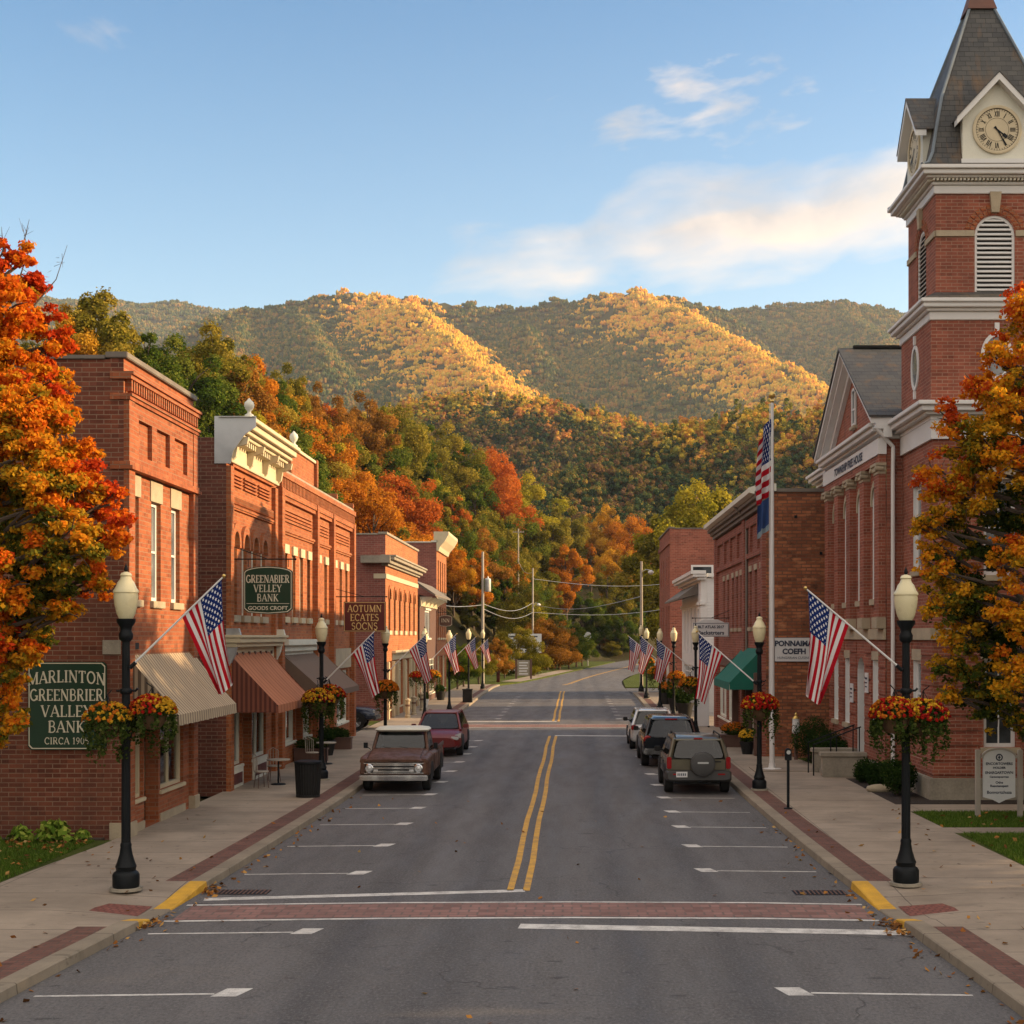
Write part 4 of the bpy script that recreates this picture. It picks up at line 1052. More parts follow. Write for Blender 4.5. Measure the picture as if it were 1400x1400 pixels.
m = MB(tfr); wall_open(m, 6.3, 16.9, 7.4, 8.9, [(6.6, 8.4, 7.6, 8.6, 0), (8.8, 11., 7.6, 8.6, 0), (11.4, 13.4, 7.6, 8.6, 0), (13.9, 16.5, 7.6, 8.6, 0)], .1, .1); m.quad((6.3, .1, 7.4), (16.9, .1, 7.4), (16.9, 0, 7.4), (6.3, 0, 7.4)); m.build('brick_panel', M['brick_r2'], R2)
cornice(R2, tfr, -.1, L+.1, [(9.0, 9.15, .2), (9.15, 9.3, .3), (9.3, 9.45, .42)], M['coping'])
q = MB(tfr); q.prism([(.42, 9.45), (.62, 9.5), (.62, 9.68), (.2, 9.82), (-.35, 9.82), (-.35, 9.56), (.42, 9.56)], -.12, L+.12, 'x'); q.build('eave', M['offwhite'], R2)
bx(R2, tfr, 'coping', -.06, .36, -13.3, -.36, 9.521, 9.66, M['coping'], bevel=.02)
q = MB(tfr); q.path([(5.3, .55, 9.5), (5.3, .3, 9.2), (5.3, .06, 9.0), (5.3, .06, .3)], .05, 8); q.build('downpipe', M['coping'], R2)
shopfront(R2, tfr, [(.5, 1.3, 'w'), (1.6, 2.7, 'd'), (3.0, 6.2, 'w'), (8, 9.2, 'd'), (9.6, 13, 'w'), (13.4, 16.8, 'w')], M['offwhite'], zb=.7)
for u in (.25, 2.85, 7.4): bx(R2, tfr, 'post', u-.13, u+.13, .15, .4, 0.13, 3.1, M['brownwood'], bevel=.02)
bx(R2, tfr, 'shop_beam', .5, L-.8, .0, .12, 3.1, 3.45, M['brownwood'])
awning(R2, tfr, 1.2, 6.9, 3.95, 2.72, 1.15, M['awn_green'], M['awn_green'], .28, False)
for i in range(3):   # iron wall ties on the rough side
    bx(R2, tfr, 'wall_tie', -.03, -.001, -1.1-i*.9, -1.0-i*.9, 8.6-i*1.3, 8.7-i*1.3, M['black'])

# ================================================================== right: white clapboard
R3 = thing('clapboard_shop', 'white clapboard false front shop between two brick buildings on the right', 'shop', (7.0, 79, 0))
L = 14
w_ = [2, 4.4, 6.8, 9.2, 11.6]
shell(R3, tfr, L, 12, 7.6, 3.0, [(c-.45, c+.45, 3.4, 5.9, 0) for c in w_], M['clap'], M['clap'], [(1, 4.6, .5, 2.7, 0), (5.2, 6.6, .14, 2.7, 0), (7.2, 12.8, .5, 2.7, 0)])
for c in w_: window(R3, tfr, c-.45, c+.45, 3.4, 5.9, 0, -.05, M['clap'], M['pane'], .09, (1,), 0, lintel=(.12, .05, .08, M['clap']))
m = MB(tfr)
for k in range(44): m.add([(-.006, -.3, .3+k*.165), (-.03, -.3, .3+k*.165), (-.006, -.3, .46+k*.165), (-.006, -12, .3+k*.165), (-.03, -12, .3+k*.165), (-.006, -12, .46+k*.165)], [(0, 1, 2), (3, 5, 4), (1, 4, 5, 2), (0, 3, 4, 1)])
m.build('siding', M['clap'], R3)
bx(R3, tfr, 'corner_board', -.05, -.001, -.3, .05, 0, 7.6, M['white'])
cornice(R3, tfr, -.15, L+.15, [(6.1, 6.3, .1), (7.45, 7.6, .25), (7.6, 7.75, .5), (7.75, 7.95, .6)], M['white'])
q = MB(tfr); q.prism([(.0, 7.35), (.0, 6.75), (1.1, 6.45), (1.1, 6.55)], 2, L+.2, 'x'); q.build('eave', M['coping'], R3)
bx(R3, tfr, 'roof_edge', -.2, .4, -12.3, -.3, 7.61, 7.8, M['white'])
shopfront(R3, tfr, [(1, 4.6, 'w'), (5.2, 6.6, 'd'), (7.2, 12.8, 'w')], M['white'], zb=.5, zt=2.7)

# ================================================================== right: far tall brick
R4 = thing('brick_building', 'far three storey red brick building rising behind the white clapboard shop', 'building', (7.0, 104.5, 0))
L = 12.5
w_ = [1.2, 3.4, 7.5, 10]
shell(R4, tfr, L, 16, 12.1, 3.3, [(c-.45, c+.45, 8.2, 10.2, 0) for c in w_]+[(c-.45, c+.45, 4.4, 6.6, 0) for c in w_], M['brick_r4'], M['brick_r4'], [(1, 5, .6, 2.9, 0), (7, 11.5, .6, 2.9, 0)], coping=M['coping'])
for c in w_:
    window(R4, tfr, c-.45, c+.45, 8.2, 10.2, 0, -.08, M['white'], M['pane_sky'], .1, (1,), 0); window(R4, tfr, c-.45, c+.45, 4.4, 6.6, 0, -.08, M['white'], M['pane_sky'], .1, (1,), 0)
bx(R4, tfr, 'brick_band', -.08, L, -.02, .1, 11.0, 11.3, M['brick_r4'])
window(R4, lambda u, d, z: (u, -d, z), 1.5, 3.1, 8.0, 9.5, 0, .07, M['white'], M['pane'], .14, (1,), 0)
shopfront(R4, tfr, [(1, 5, 'w'), (7, 11.5, 'w')], M['offwhite'], zb=.6, zt=2.9)

# small far buildings seen through the shrubs at the bend
for (x, y, w, d_, h, mt, rf, lab) in ((-8.0, 178, 3.6, 4, 3.4, 'white', 'coping', 'small white gabled shed half hidden by shrubs at the bend'), (-5.4, 196, 6.5, 5, 5.2, 'brick_a', 'brownwood', 'small brown roofed brick hut beyond the utility pole at the bend')):
    t = thing('shed', lab, 'shed', (x, y, 0))
    q = MB(); wall_open(q, -w/2, w/2, 0, h*.62, [(-.5, .5, .9, 2.0, 0)], 0, .2); q.tf = ident
    q.v = [(a, b, c) for a, b, c in q.v]
    q.box(-w/2, w/2, .2, d_, 0, h*.62); q.build('wall', M[mt], t)
    q = MB(); q.quad((-.5, .1, .9), (.5, .1, .9), (.5, .1, 2.), (-.5, .1, 2.)); q.build('window', M['pane'], t)
    q = MB(); q.prism([(-w/2-.3, h*.62), (0, h), (w/2+.3, h*.62)], -.3, d_+.3, 'y'); q.build('roof', M[rf], t)
# ------------------------------------------------------------------ courthouse with clock tower
CX0, CY0 = 9.44, 38.2
CH = thing('courthouse', 'red brick courthouse with corner clock tower, slate spire and pedimented side porch', 'courthouse', (CX0, CY0, 0))
def W(X): return lambda u, d, z: (X-d-CX0, u-CY0, z)        # faces the street (-X); u = world y
def S(Y): return lambda u, d, z: (u-CX0, Y-d-CY0, z)        # faces the camera (-Y); u = world x
def Wd(x0, x1, y0, y1, z0, z1, name, mat, bevel=0):
    m = MB(); m.box(x0-CX0, x1-CX0, y0-CY0, y1-CY0, z0, z1); return m.build(name, M[mat], CH, bevel=bevel)
bc = M['brick_court']
EZ = 10.05
# south wall (faces the camera)
sw = [(10.75, 11.6), (12.0, 12.85), (15, 16), (17.5, 18.5), (20, 21)]
m = MB(S(CY0)); wall_open(m, CX0, 24, .7, EZ, [(a, b, 1.5, 3.8, 0) for a, b in sw]+[(a, b, 6.0, 8.5, 0) for a, b in sw], 0, .35); m.build('south_wall', bc, CH)
for a, b in sw:
    for z0, z1 in ((1.5, 3.8), (6.0, 8.5)):
        window(CH, S(CY0), a, b, z0, z1, 0, -.12, M['white'], M['pane'], .1, (1,), 1, sill=(.16, .09, .1, M['stone']), lintel=(.3, .03, .08, M['stone']))
# west walls and porch
ww = [(39.55, 40.45)]
m = MB(W(CX0)); wall_open(m, CY0, 41.8, .7, EZ, [(a, b, 1.9, 3.75, 0) for a, b in ww]+[(a, b, 6.2, 8.5, 0) for a, b in ww], 0, .3, 0, 1); m.build('west_wall', [bc, M['white']], CH)
for a, b in ww:
    for z0, z1 in ((1.9, 3.75), (6.2, 8.5)):
        window(CH, W(CX0), a, b, z0, z1, 0, -.1, M['white'], M['pane_sky'], .1, (1,), 0, sill=(.16, .09, .1, M['stone']), lintel=(.3, .03, .08, M['stone']))
PX = 8.97
pw = [43.2, 45.4, 47.6, 49.6]
gw = [43.2, 47.6, 49.6]
m = MB(W(PX)); wall_open(m, 41.8, 50.8, .7, EZ, [(c-.42, c+.42, 5.5, 8.8, .42) for c in pw]+[(c-.4, c+.4, 1.6, 3.7, 0) for c in gw]+[(44.85, 45.95, .7, 3.75, .5)], 0, .3, 0, 1); m.build('porch_wall', [bc, M['white']], CH)
for c in pw: window(CH, W(PX), c-.42, c+.42, 5.5, 8.8, .42, -.05, M['white'], M['pane_sky'], .15, (.55, 1.25), 0, sill=(.18, .1, .1, M['stone']), lintel=(.2, .05, .12, M['stone']))
for c in gw: window(CH, W(PX), c-.4, c+.4, 1.6, 3.7, 0, -.12, M['white'], M['pane_sky'], .1, (1,), 0, sill=(.16, .1, .1, M['stone']), lintel=(.25, .03, .08, M['stone']))
q = MB(W(PX)); q.box(44.87, 45.93, -.42, -.36, .7, 3.7); dr = q.build('door', M['brownwood'], CH)
q = MB(W(PX)); q.quad((45.0, -.355, 1.6), (45.8, -.355, 1.6), (45.8, -.355, 2.9), (45.0, -.355, 2.9)); q.build('pane', M['pane'], dr)
q = MB(W(PX)); q.path([(45.1, -.35, 1.5), (45.1, -.28, 1.55), (45.1, -.28, 1.85), (45.1, -.35, 1.9)], .02, 6); q.build('handle', M['brass'], dr)
q = MB(W(PX)); q.lathe([(.16, 0), (.24, .05), (.16, .1)], (45.4, -.3, 2.5), 16, axis='y'); q.build('wreath', M['stone'], dr)
m = MB(); m.box(PX-CX0+.02, .0, 41.8-CY0, 41.83-CY0, .7, EZ); m.build('porch_return', bc, CH)
Wd(PX, CX0, 41.801, 41.829, .0, .0001, 'porch_foot', 'stone')
Wd(CX0+.002, CX0+.35, 50.8, 56, 0.0, EZ, 'west_wall', 'brick_court')
Wd(PX+.4, CX0, 50.4, 50.8, .7, EZ, 'porch_return', 'brick_court')
Wd(23.6, 24, CY0+.36, 56, 0, EZ-.02, 'east_wall', 'brick_court'); Wd(CX0+.36, 23.6, 55.6, 56, 0, EZ-.02, 'north_wall', 'brick_court')
# plinth
Wd(CX0-.12, 24.1, CY0-.12, CY0+.3, 0, .7, 'plinth', 'stone_grey', .02); Wd(CX0-.121, CX0+.3, CY0+.301, 41.7, 0, .7, 'plinth', 'stone_grey', .02)
Wd(PX-.12, PX+.35, 41.701, 44.84, 0, .7, 'plinth', 'stone_grey', .02); Wd(PX-.12, PX+.35, 45.96, 50.9, 0, .7, 'plinth', 'stone_grey', .02)
# banded brick of the lower storey
def bands(tf, u0, u1, holes, name='brick_banding'):
    m = MB(tf)
    for k in range(9):
        z0, z1 = .78+k*.39, .78+k*.39+.32
        cuts = sorted([(a-.12, b+.12) for a, b, za, zb in holes if za-.2 < z1 and zb+.3 > z0])
        u = u0
        for a, b in cuts:
            if a > u: m.box(u, a, 0.001, .035, z0, z1)
            u = max(u, b)
        if u < u1: m.box(u, u1, .001, .035, z0, z1)
    m.build(name, bc, CH)
bands(S(CY0), CX0-.034, 24, [(a, b, 1.5, 3.8) for a, b in sw]); bands(W(CX0), CY0, 41.75, [(a, b, 1.9, 3.75) for a, b in ww])
bands(W(PX), 41.8, 50.8, [(c-.4, c+.4, 1.6, 3.7) for c in gw]+[(44.85, 45.95, .7, 3.75)])
# stone belt above it
for tfx, a, b in ((S(CY0), CX0-.06, 24), (W(CX0), CY0+.001, 41.75), (W(PX), 41.76, 50.85)):
    q = MB(tfx); q.box(a, b, .002, .075, 4.3, 4.62); q.build('stone_belt', M['stone'], CH, bevel=.01)
for tfx, a, b in ((W(CX0), CY0+.001, 41.75), (S(CY0), CX0-.05, 24)):
    q = MB(tfx); q.box(a, b, .002, .05, 7.25, 7.5); q.build('stone_belt', M['stone'], CH) if tfx is None else None
# pilasters with stone blocks and capitals
for y in (42.15, 44.3, 46.5, 48.6, 50.45):
    q = MB(W(PX)); q.box(y-.32, y+.32, .0, .2, 4.95, 9.05); p = q.build('pilaster', bc, CH)
    q = MB(W(PX)); q.box(y-.38, y+.38, .0, .27, 4.621, 4.949); q.build('pilaster_base', M['stone'], p, bevel=.015)
    q = MB(W(PX)); q.box(y-.34, y+.34, 0, .22, 9.051, 9.14); q.box(y-.38, y+.38, 0, .26, 9.141, 9.28); q.box(y-.42, y+.42, 0, .3, 9.281, 9.36)
    q.lathe([(.07, -.12), (.07, .12)], (y-.36, .2, 9.2), 10, axis='y'); q.lathe([(.07, -.12), (.07, .12)], (y+.36, .2, 9.2), 10, axis='y')
    q.build('capital', M['stone'], p)
q = MB(W(PX)); q.box(41.75, 50.85, .001, .2, 9.361, 9.6); q.build('brick_frieze', bc, CH)
q = MB(W(PX)); q.box(41.7, 50.9, .002, .24, 9.601, 10.05); fz = q.build('frieze', M['white'], CH)
q = MB(lambda x, y, z: (PX-.241+y-CX0, 46.3-x-CY0, z)); font_text(q, 'TOWNSHIP FREE HOUSE', 0, 9.7, .34, 0, 1.25, .012); q.build('lettering', M['letter_dark'], fz, recalc=False)
# eaves cornice: south, west, porch
def corn(name, x0, x1, y0, y1, sides, z, mat='white'):
    """stepped cornice; sides tells which edges project"""
    m = MB()
    for z0, z1, o in ((0, .12, .1), (.12, .2, .26), (.2, .34, .4), (.34, .45, .5)):
        m.box(x0-o*('w' in sides)-CX0, x1+o*('e' in sides)-CX0, y0-o*('s' in sides)-CY0, y1+o*('n' in sides)-CY0, z+z0, z+z1-.002)
    return m.build(name, M[mat], CH, bevel=.012)
corn('cornice', CX0, 24, CY0, 41.75, 'ws', EZ)
q = MB(S(CY0)); q.box(CX0-.08, 24, .002, .08, 9.55, EZ-.002); q.build('frieze', M['white'], CH)
q = MB(W(CX0)); q.box(CY0, 41.75, .002, .08, 9.55, EZ-.002); q.build('frieze', M['white'], CH)
corn('cornice', PX, CX0+1, 41.751, 50.9, 'w', EZ)
corn('cornice', CX0, CX0+1, 50.901, 56, 'w', EZ)
Wd(CX0+.4, 24, CY0+.2, 41.4, EZ+.45, EZ+.6, 'low_roof', 'tar')
# pediment: tympanum, raking mouldings, small window
gz0, gz1, gy0, gy1, gm = EZ+.45, 13.35, 41.45, 51.15, 46.3
q = MB(W(PX)); q.add([(41.9, 0, gz0), (gm-.4, 0, gz0), (gm-.4, 0, gz0+.6), (gm-.4, 0, 12.2), (gm-.4, 0, 12.75)], [(0, 1, 2, 3, 4)]) if False else None
q = MB(W(PX)); q.prism([(41.95, gz0), (50.65, gz0), (gm, 13.0)], 0, -.3, 'y')
q.v = []; q.f = []; q.m = []
def tri(mb, d): mb.add([(41.95, d, gz0), (50.65, d, gz0), (gm, d, 13.0), (41.95, d-.3, gz0), (50.65, d-.3, gz0), (gm, d-.3, 13.0)], [(0, 1, 2), (3, 5, 4), (0, 3, 4, 1), (1, 4, 5, 2), (2, 5, 3, 0)])
tri(q, 0); tym = q.build('tympanum', bc, CH)
window(CH, W(PX), gm-.28, gm+.28, gz0+.55, gz0+1.75, .15, .08, M['white'], M['pane'], .08, (1,), 0, sill=(.1, .14, .08, M['stone']))
q = MB(W(PX))
for sg in (-1, 1):
    e = (gm+sg*(gm-gy0), gz0); a = (gm, gz1)
    for w0, w1, d in ((0, .2, .5), (.2, .36, .36), (.36, .6, .14)):
        q.add([(e[0], d, e[1]-w0+.15), (a[0], d, a[1]-w0+.15), (a[0], d, a[1]-w1+.15), (e[0], d, e[1]-w1+.15),
               (e[0], -.1, e[1]-w0+.15), (a[0], -.1, a[1]-w0+.15), (a[0], -.1, a[1]-w1+.15), (e[0], -.1, e[1]-w1+.15)],
              [(0, 1, 2, 3), (0, 4, 5, 1), (3, 2, 6, 7), (0, 3, 7, 4), (1, 5, 6, 2)])
q.build('raking_cornice', M['white'], CH)

def slate_mat():
    m, nt, out = new_mat('slate'); n = N(nt)
    g = n('NewGeometry'); pos = g.outputs['Position']; sp = n('SeparateXYZ', i_0=pos); sn = n('SeparateXYZ', i_0=g.outputs['True Normal'])
    isx = n.math('GREATER_THAN', n.math('ABSOLUTE', sn.outputs[0]), n.math('ABSOLUTE', sn.outputs[1]))
    u = n.math('ADD', n.math('MULTIPLY', isx, sp.outputs[1]), n.math('MULTIPLY', n.math('SUBTRACT', 1., isx), sp.outputs[0]))
    c = n('CombineXYZ'); n.set(c, 0, u); n.set(c, 1, sp.outputs[2])
    b = n('TexBrick'); n.set(b, 'Vector', c.outputs[0]); b.inputs['Scale'].default_value = 1
    b.inputs['Brick Width'].default_value = .27; b.inputs['Row Height'].default_value = .15; b.inputs['Mortar Size'].default_value = .008; b.inputs['Mortar Smooth'].default_value = .1
    n.set(b, 'Color1', (.06, .06, .058)); n.set(b, 'Color2', (.034, .036, .039)); n.set(b, 'Mortar', (.012, .012, .014))
    big = n.noise(pos, 1.1, 5, .6); st = n.noise(n.scalev(pos, (2.2, 2.2, .22)), 1., 4, .6)
    col = n.mix(n.rng(big, .4, .7, 0, .5), b.outputs[0], (.085, .08, .07))
    col = n.mix(n.rng(st, .54, .72, 0, .7), col, (.15, .085, .035))
    fr = n.math('FRACT', n.math('DIVIDE', sp.outputs[2], .15))
    h = n.math('SUBTRACT', n.math('MULTIPLY', n.math('SUBTRACT', 1., fr), 1.), n.math('MULTIPLY', b.outputs[1], .6))
    finish(nt, out, col, .62, 0, h, .6, .015, .4)
    return m
M['cap_metal'] = plain('cap_metal', (.13, .06, .045), .7, var=.3); M['slate'] = slate_mat(); M['lead'] = plain('lead_flashing', (.13, .16, .19), .5, .2, var=.3)
q = MB()
def P(x, y, z): return (x-CX0, y-CY0, z)
for sg in (-1, 1):
    e = gm+sg*(gm-gy0+.05)
    q.add([P(8.42, e, gz0+.17), P(24, e, gz0+.17), P(24, gm, gz1+.17), P(8.42, gm, gz1+.17), P(8.42, e, gz0+.1), P(24, e, gz0+.1), P(24, gm, gz1+.1), P(8.42, gm, gz1+.1)],
          [(0, 1, 2, 3), (4, 7, 6, 5), (0, 3, 7, 4), (0, 4, 5, 1)])
q.build('gable_roof', M['slate'], CH)
Wd(8.9, 24, gm-.09, gm+.09, gz1+.171, gz1+.25, 'ridge_cap', 'blackmat')
q = MB(); q.path([P(8.6, 41.5, EZ+.3), P(9.15, 41.68, EZ-.25), P(9.15, 41.7, 9.), P(9.15, 41.7, .3)], .06, 10); q.build('downpipe', M['white'], CH)

# ---- tower
TX, TY = 11.14, 40.1
def ring(name, h, z0, z1, mat, bevel=0): return Wd(TX-h, TX+h, TY-h, TY+h, z0, z1, name, mat, bevel)
# lower stage with oval opening
h1 = 1.72
def tower_faces(h): return [(S(TY-h), TX-h, TX+h), (W(TX-h), TY-h, TY+h), (lambda u, d, z, h=h: (u-CX0, TY+h+d-CY0, z), TX-h, TX+h), (lambda u, d, z, h=h: (TX+h+d-CX0, u-CY0, z), TY-h, TY+h)]
m = MB()
for tfx, a, b in tower_faces(h1):
    m.tf = tfx; m.quad((a, 0, EZ+.3), (b, 0, EZ+.3), (b, 0, 12.8), (a, 0, 12.8))
m.build('tower_lower_stage', bc, CH)
for tfx, a, b in tower_faces(h1)[:2]:
    c = (a+b)/2
    q = MB(tfx); n_ = 24
    o = [(c+.42*math.cos(2*math.pi*k/n_), 11.75+.62*math.sin(2*math.pi*k/n_)) for k in range(n_)]; i_ = [(c+.33*math.cos(2*math.pi*k/n_), 11.75+.52*math.sin(2*math.pi*k/n_)) for k in range(n_)]
    for k in range(n_):
        j = (k+1) % n_
        q.add([(o[k][0], .04, o[k][1]), (o[j][0], .04, o[j][1]), (i_[j][0], .04, i_[j][1]), (i_[k][0], .04, i_[k][1]), (o[k][0], 0, o[k][1]), (o[j][0], 0, o[j][1]), (i_[j][0], -.0, i_[j][1]), (i_[k][0], 0, i_[k][1])], [(0, 1, 2, 3), (0, 4, 5, 1), (3, 2, 6, 7)])
    q.box(c-.06, c+.06, .0, .06, 12.38, 12.62); q.box(c-.06, c+.06, 0, .06, 10.9, 11.12)
    ov = q.build('oval_window', M['white'], CH)
    q = MB(tfx); q.add([(p[0], .012, p[1]) for p in i_], [tuple(range(n_))]); q.build('pane', M['pane_sky'], ov)
def tower_cornice(h, z, steps, mat='white', name='tower_cornice'):
    m = MB()
    for z0, z1, o in steps: m.box(TX-h-o-CX0, TX+h+o-CX0, TY-h-o-CY0, TY+h+o-CY0, z+z0, z+z1-.002)
    return m.build(name, M[mat], CH, bevel=.015)
tower_cornice(h1, 12.7, [(0, .22, .05), (.22, .3, .14), (.3, .42, .26), (.42, .52, .33)])
def frustum(name, h0, z0, h1_, z1, mat):
    m = MB(); m.add([P(TX-h0, TY-h0, z0), P(TX+h0, TY-h0, z0), P(TX+h0, TY+h0, z0), P(TX-h0, TY+h0, z0), P(TX-h1_, TY-h1_, z1), P(TX+h1_, TY-h1_, z1), P(TX+h1_, TY+h1_, z1), P(TX-h1_, TY+h1_, z1)],
          [(0, 1, 5, 4), (1, 2, 6, 5), (2, 3, 7, 6), (3, 0, 4, 7)]); return m.build(name, M[mat], CH, merge=False)
frustum('slate_skirt', 2.0, 13.221, 1.5, 13.5, 'slate')
h2 = 1.56; z2a, z2b = 13.25, 16.1
m = MB()
for tfx, a, b in tower_faces(h2):
    c = (a+b)/2; m.tf = tfx; wall_open(m, a, b, z2a, z2b, [(c-.53, c+.53, 13.42, 15.5, .53)], 0, .3)
m.build('belfry_wall', bc, CH)
for tfx, a, b in tower_faces(h2):
    c = (a+b)/2
    for u0, u1 in ((a, c-.54), (c+.54, b)):
        q = MB(tfx); q.box(u0, u1, .001, .05, 14.93, 15.09); q.build('stone_belt', M['stone'], CH, bevel=.008)
    q = MB(tfx); q.add([(c-.1, .09, 15.56), (c+.1, .09, 15.56), (c+.15, .11, 16.09), (c-.15, .11, 16.09), (c-.1, 0, 15.56), (c+.1, 0, 15.56), (c+.15, 0, 16.09), (c-.15, 0, 16.09)], [(0, 1, 2, 3), (0, 3, 7, 4), (1, 5, 6, 2), (0, 4, 5, 1)])
    q.build('keystone', M['stone'], CH)
    q = MB(tfx)   # two rings of arch brick
    for rr in (.62, .76):
        for k in range(15):
            a0 = math.pi*(k+.1)/15; a1 = math.pi*(k+.9)/15
            if abs((a0+a1)/2-math.pi/2) < .16: continue
            pp = [(c+(rr+s_)*math.cos(t), 14.97+(rr+s_)*math.sin(t)) for s_, t in ((-.055, a0), (-.055, a1), (.055, a1), (.055, a0))]
            q.add([(p[0], .022, p[1]) for p in pp]+[(p[0], 0, p[1]) for p in pp], [(0, 1, 2, 3), (0, 4, 5, 1), (1, 5, 6, 2), (2, 6, 7, 3), (3, 7, 4, 0)])
    q.build('brick_arch', M['brick_a'], CH)
    lv = window(CH, tfx, c-.53, c+.53, 13.42, 15.5, .53, -.04, M['white'], M['blackmat'], .07, (), 0, name='louvre')
    q = MB(tfx)
    for k in range(16):
        z = 13.52+k*.122
        hw = .47 if z < 14.95 else math.sqrt(max(.0, .47**2-(z-14.95)**2))
        if hw < .1: continue
        q.add([(c-hw, -.02, z), (c+hw, -.02, z), (c+hw, -.1, z+.085), (c-hw, -.1, z+.085), (c-hw, -.04, z-.015), (c+hw, -.04, z-.015), (c+hw, -.1, z+.07), (c-hw, -.1, z+.07)], [(0, 1, 2, 3), (0, 4, 5, 1), (4, 7, 6, 5), (2, 6, 7, 3)])
    q.build('louvre_slats', M['white'], lv)
# upper cornice with dentils
tower_cornice(h2, 16.05, [(0, .22, .06), (.22, .3, .12), (.36, .42, .3), (.42, .54, .42), (.54, .64, .5)])
q = MB()
for tfx, a, b in tower_faces(h2):
    q.tf = tfx
    for k in range(34): u = a-.15+(b-a+.3)*(k+.5)/34; q.box(u-.028, u+.028, .05, .24, 16.351, 16.409)
q.build('dentils', M['offwhite'], CH)
# spire
prof = [(2.02, 16.69), (1.8, 16.8), (1.66, 17.1), (1.5, 17.9), (1.33, 18.7), (.31, 21.5)]
m = MB()
for (a, za), (b, zb) in zip(prof[:-1], prof[1:]):
    m.add([P(TX-a, TY-a, za), P(TX+a, TY-a, za), P(TX+a, TY+a, za), P(TX-a, TY+a, za), P(TX-b, TY-b, zb), P(TX+b, TY-b, zb), P(TX+b, TY+b, zb), P(TX-b, TY+b, zb)], [(0, 1, 5, 4), (1, 2, 6, 5), (2, 3, 7, 6), (3, 0, 4, 7)])
m.build('spire', M['slate'], CH)
q = MB()
for sx in (-1, 1):
    for sy in (-1, 1): q.path([P(TX+sx*(a+.01), TY+sy*(a+.01), z+.01) for a, z in prof], .045, 6)
q.build('hip_flashing', M['lead'], CH)
q = MB(); q.add([P(TX-.4, TY-.4, 21.45), P(TX+.4, TY-.4, 21.45), P(TX+.4, TY+.4, 21.45), P(TX-.4, TY+.4, 21.45), P(TX-.1, TY-.1, 22.5), P(TX+.1, TY-.1, 22.5), P(TX+.1, TY+.1, 22.5), P(TX-.1, TY+.1, 22.5)], [(0, 1, 5, 4), (1, 2, 6, 5), (2, 3, 7, 6), (3, 0, 4, 7), (4, 5, 6, 7), (3, 2, 1, 0)])
q.build('spire_cap', M['cap_metal'], CH)
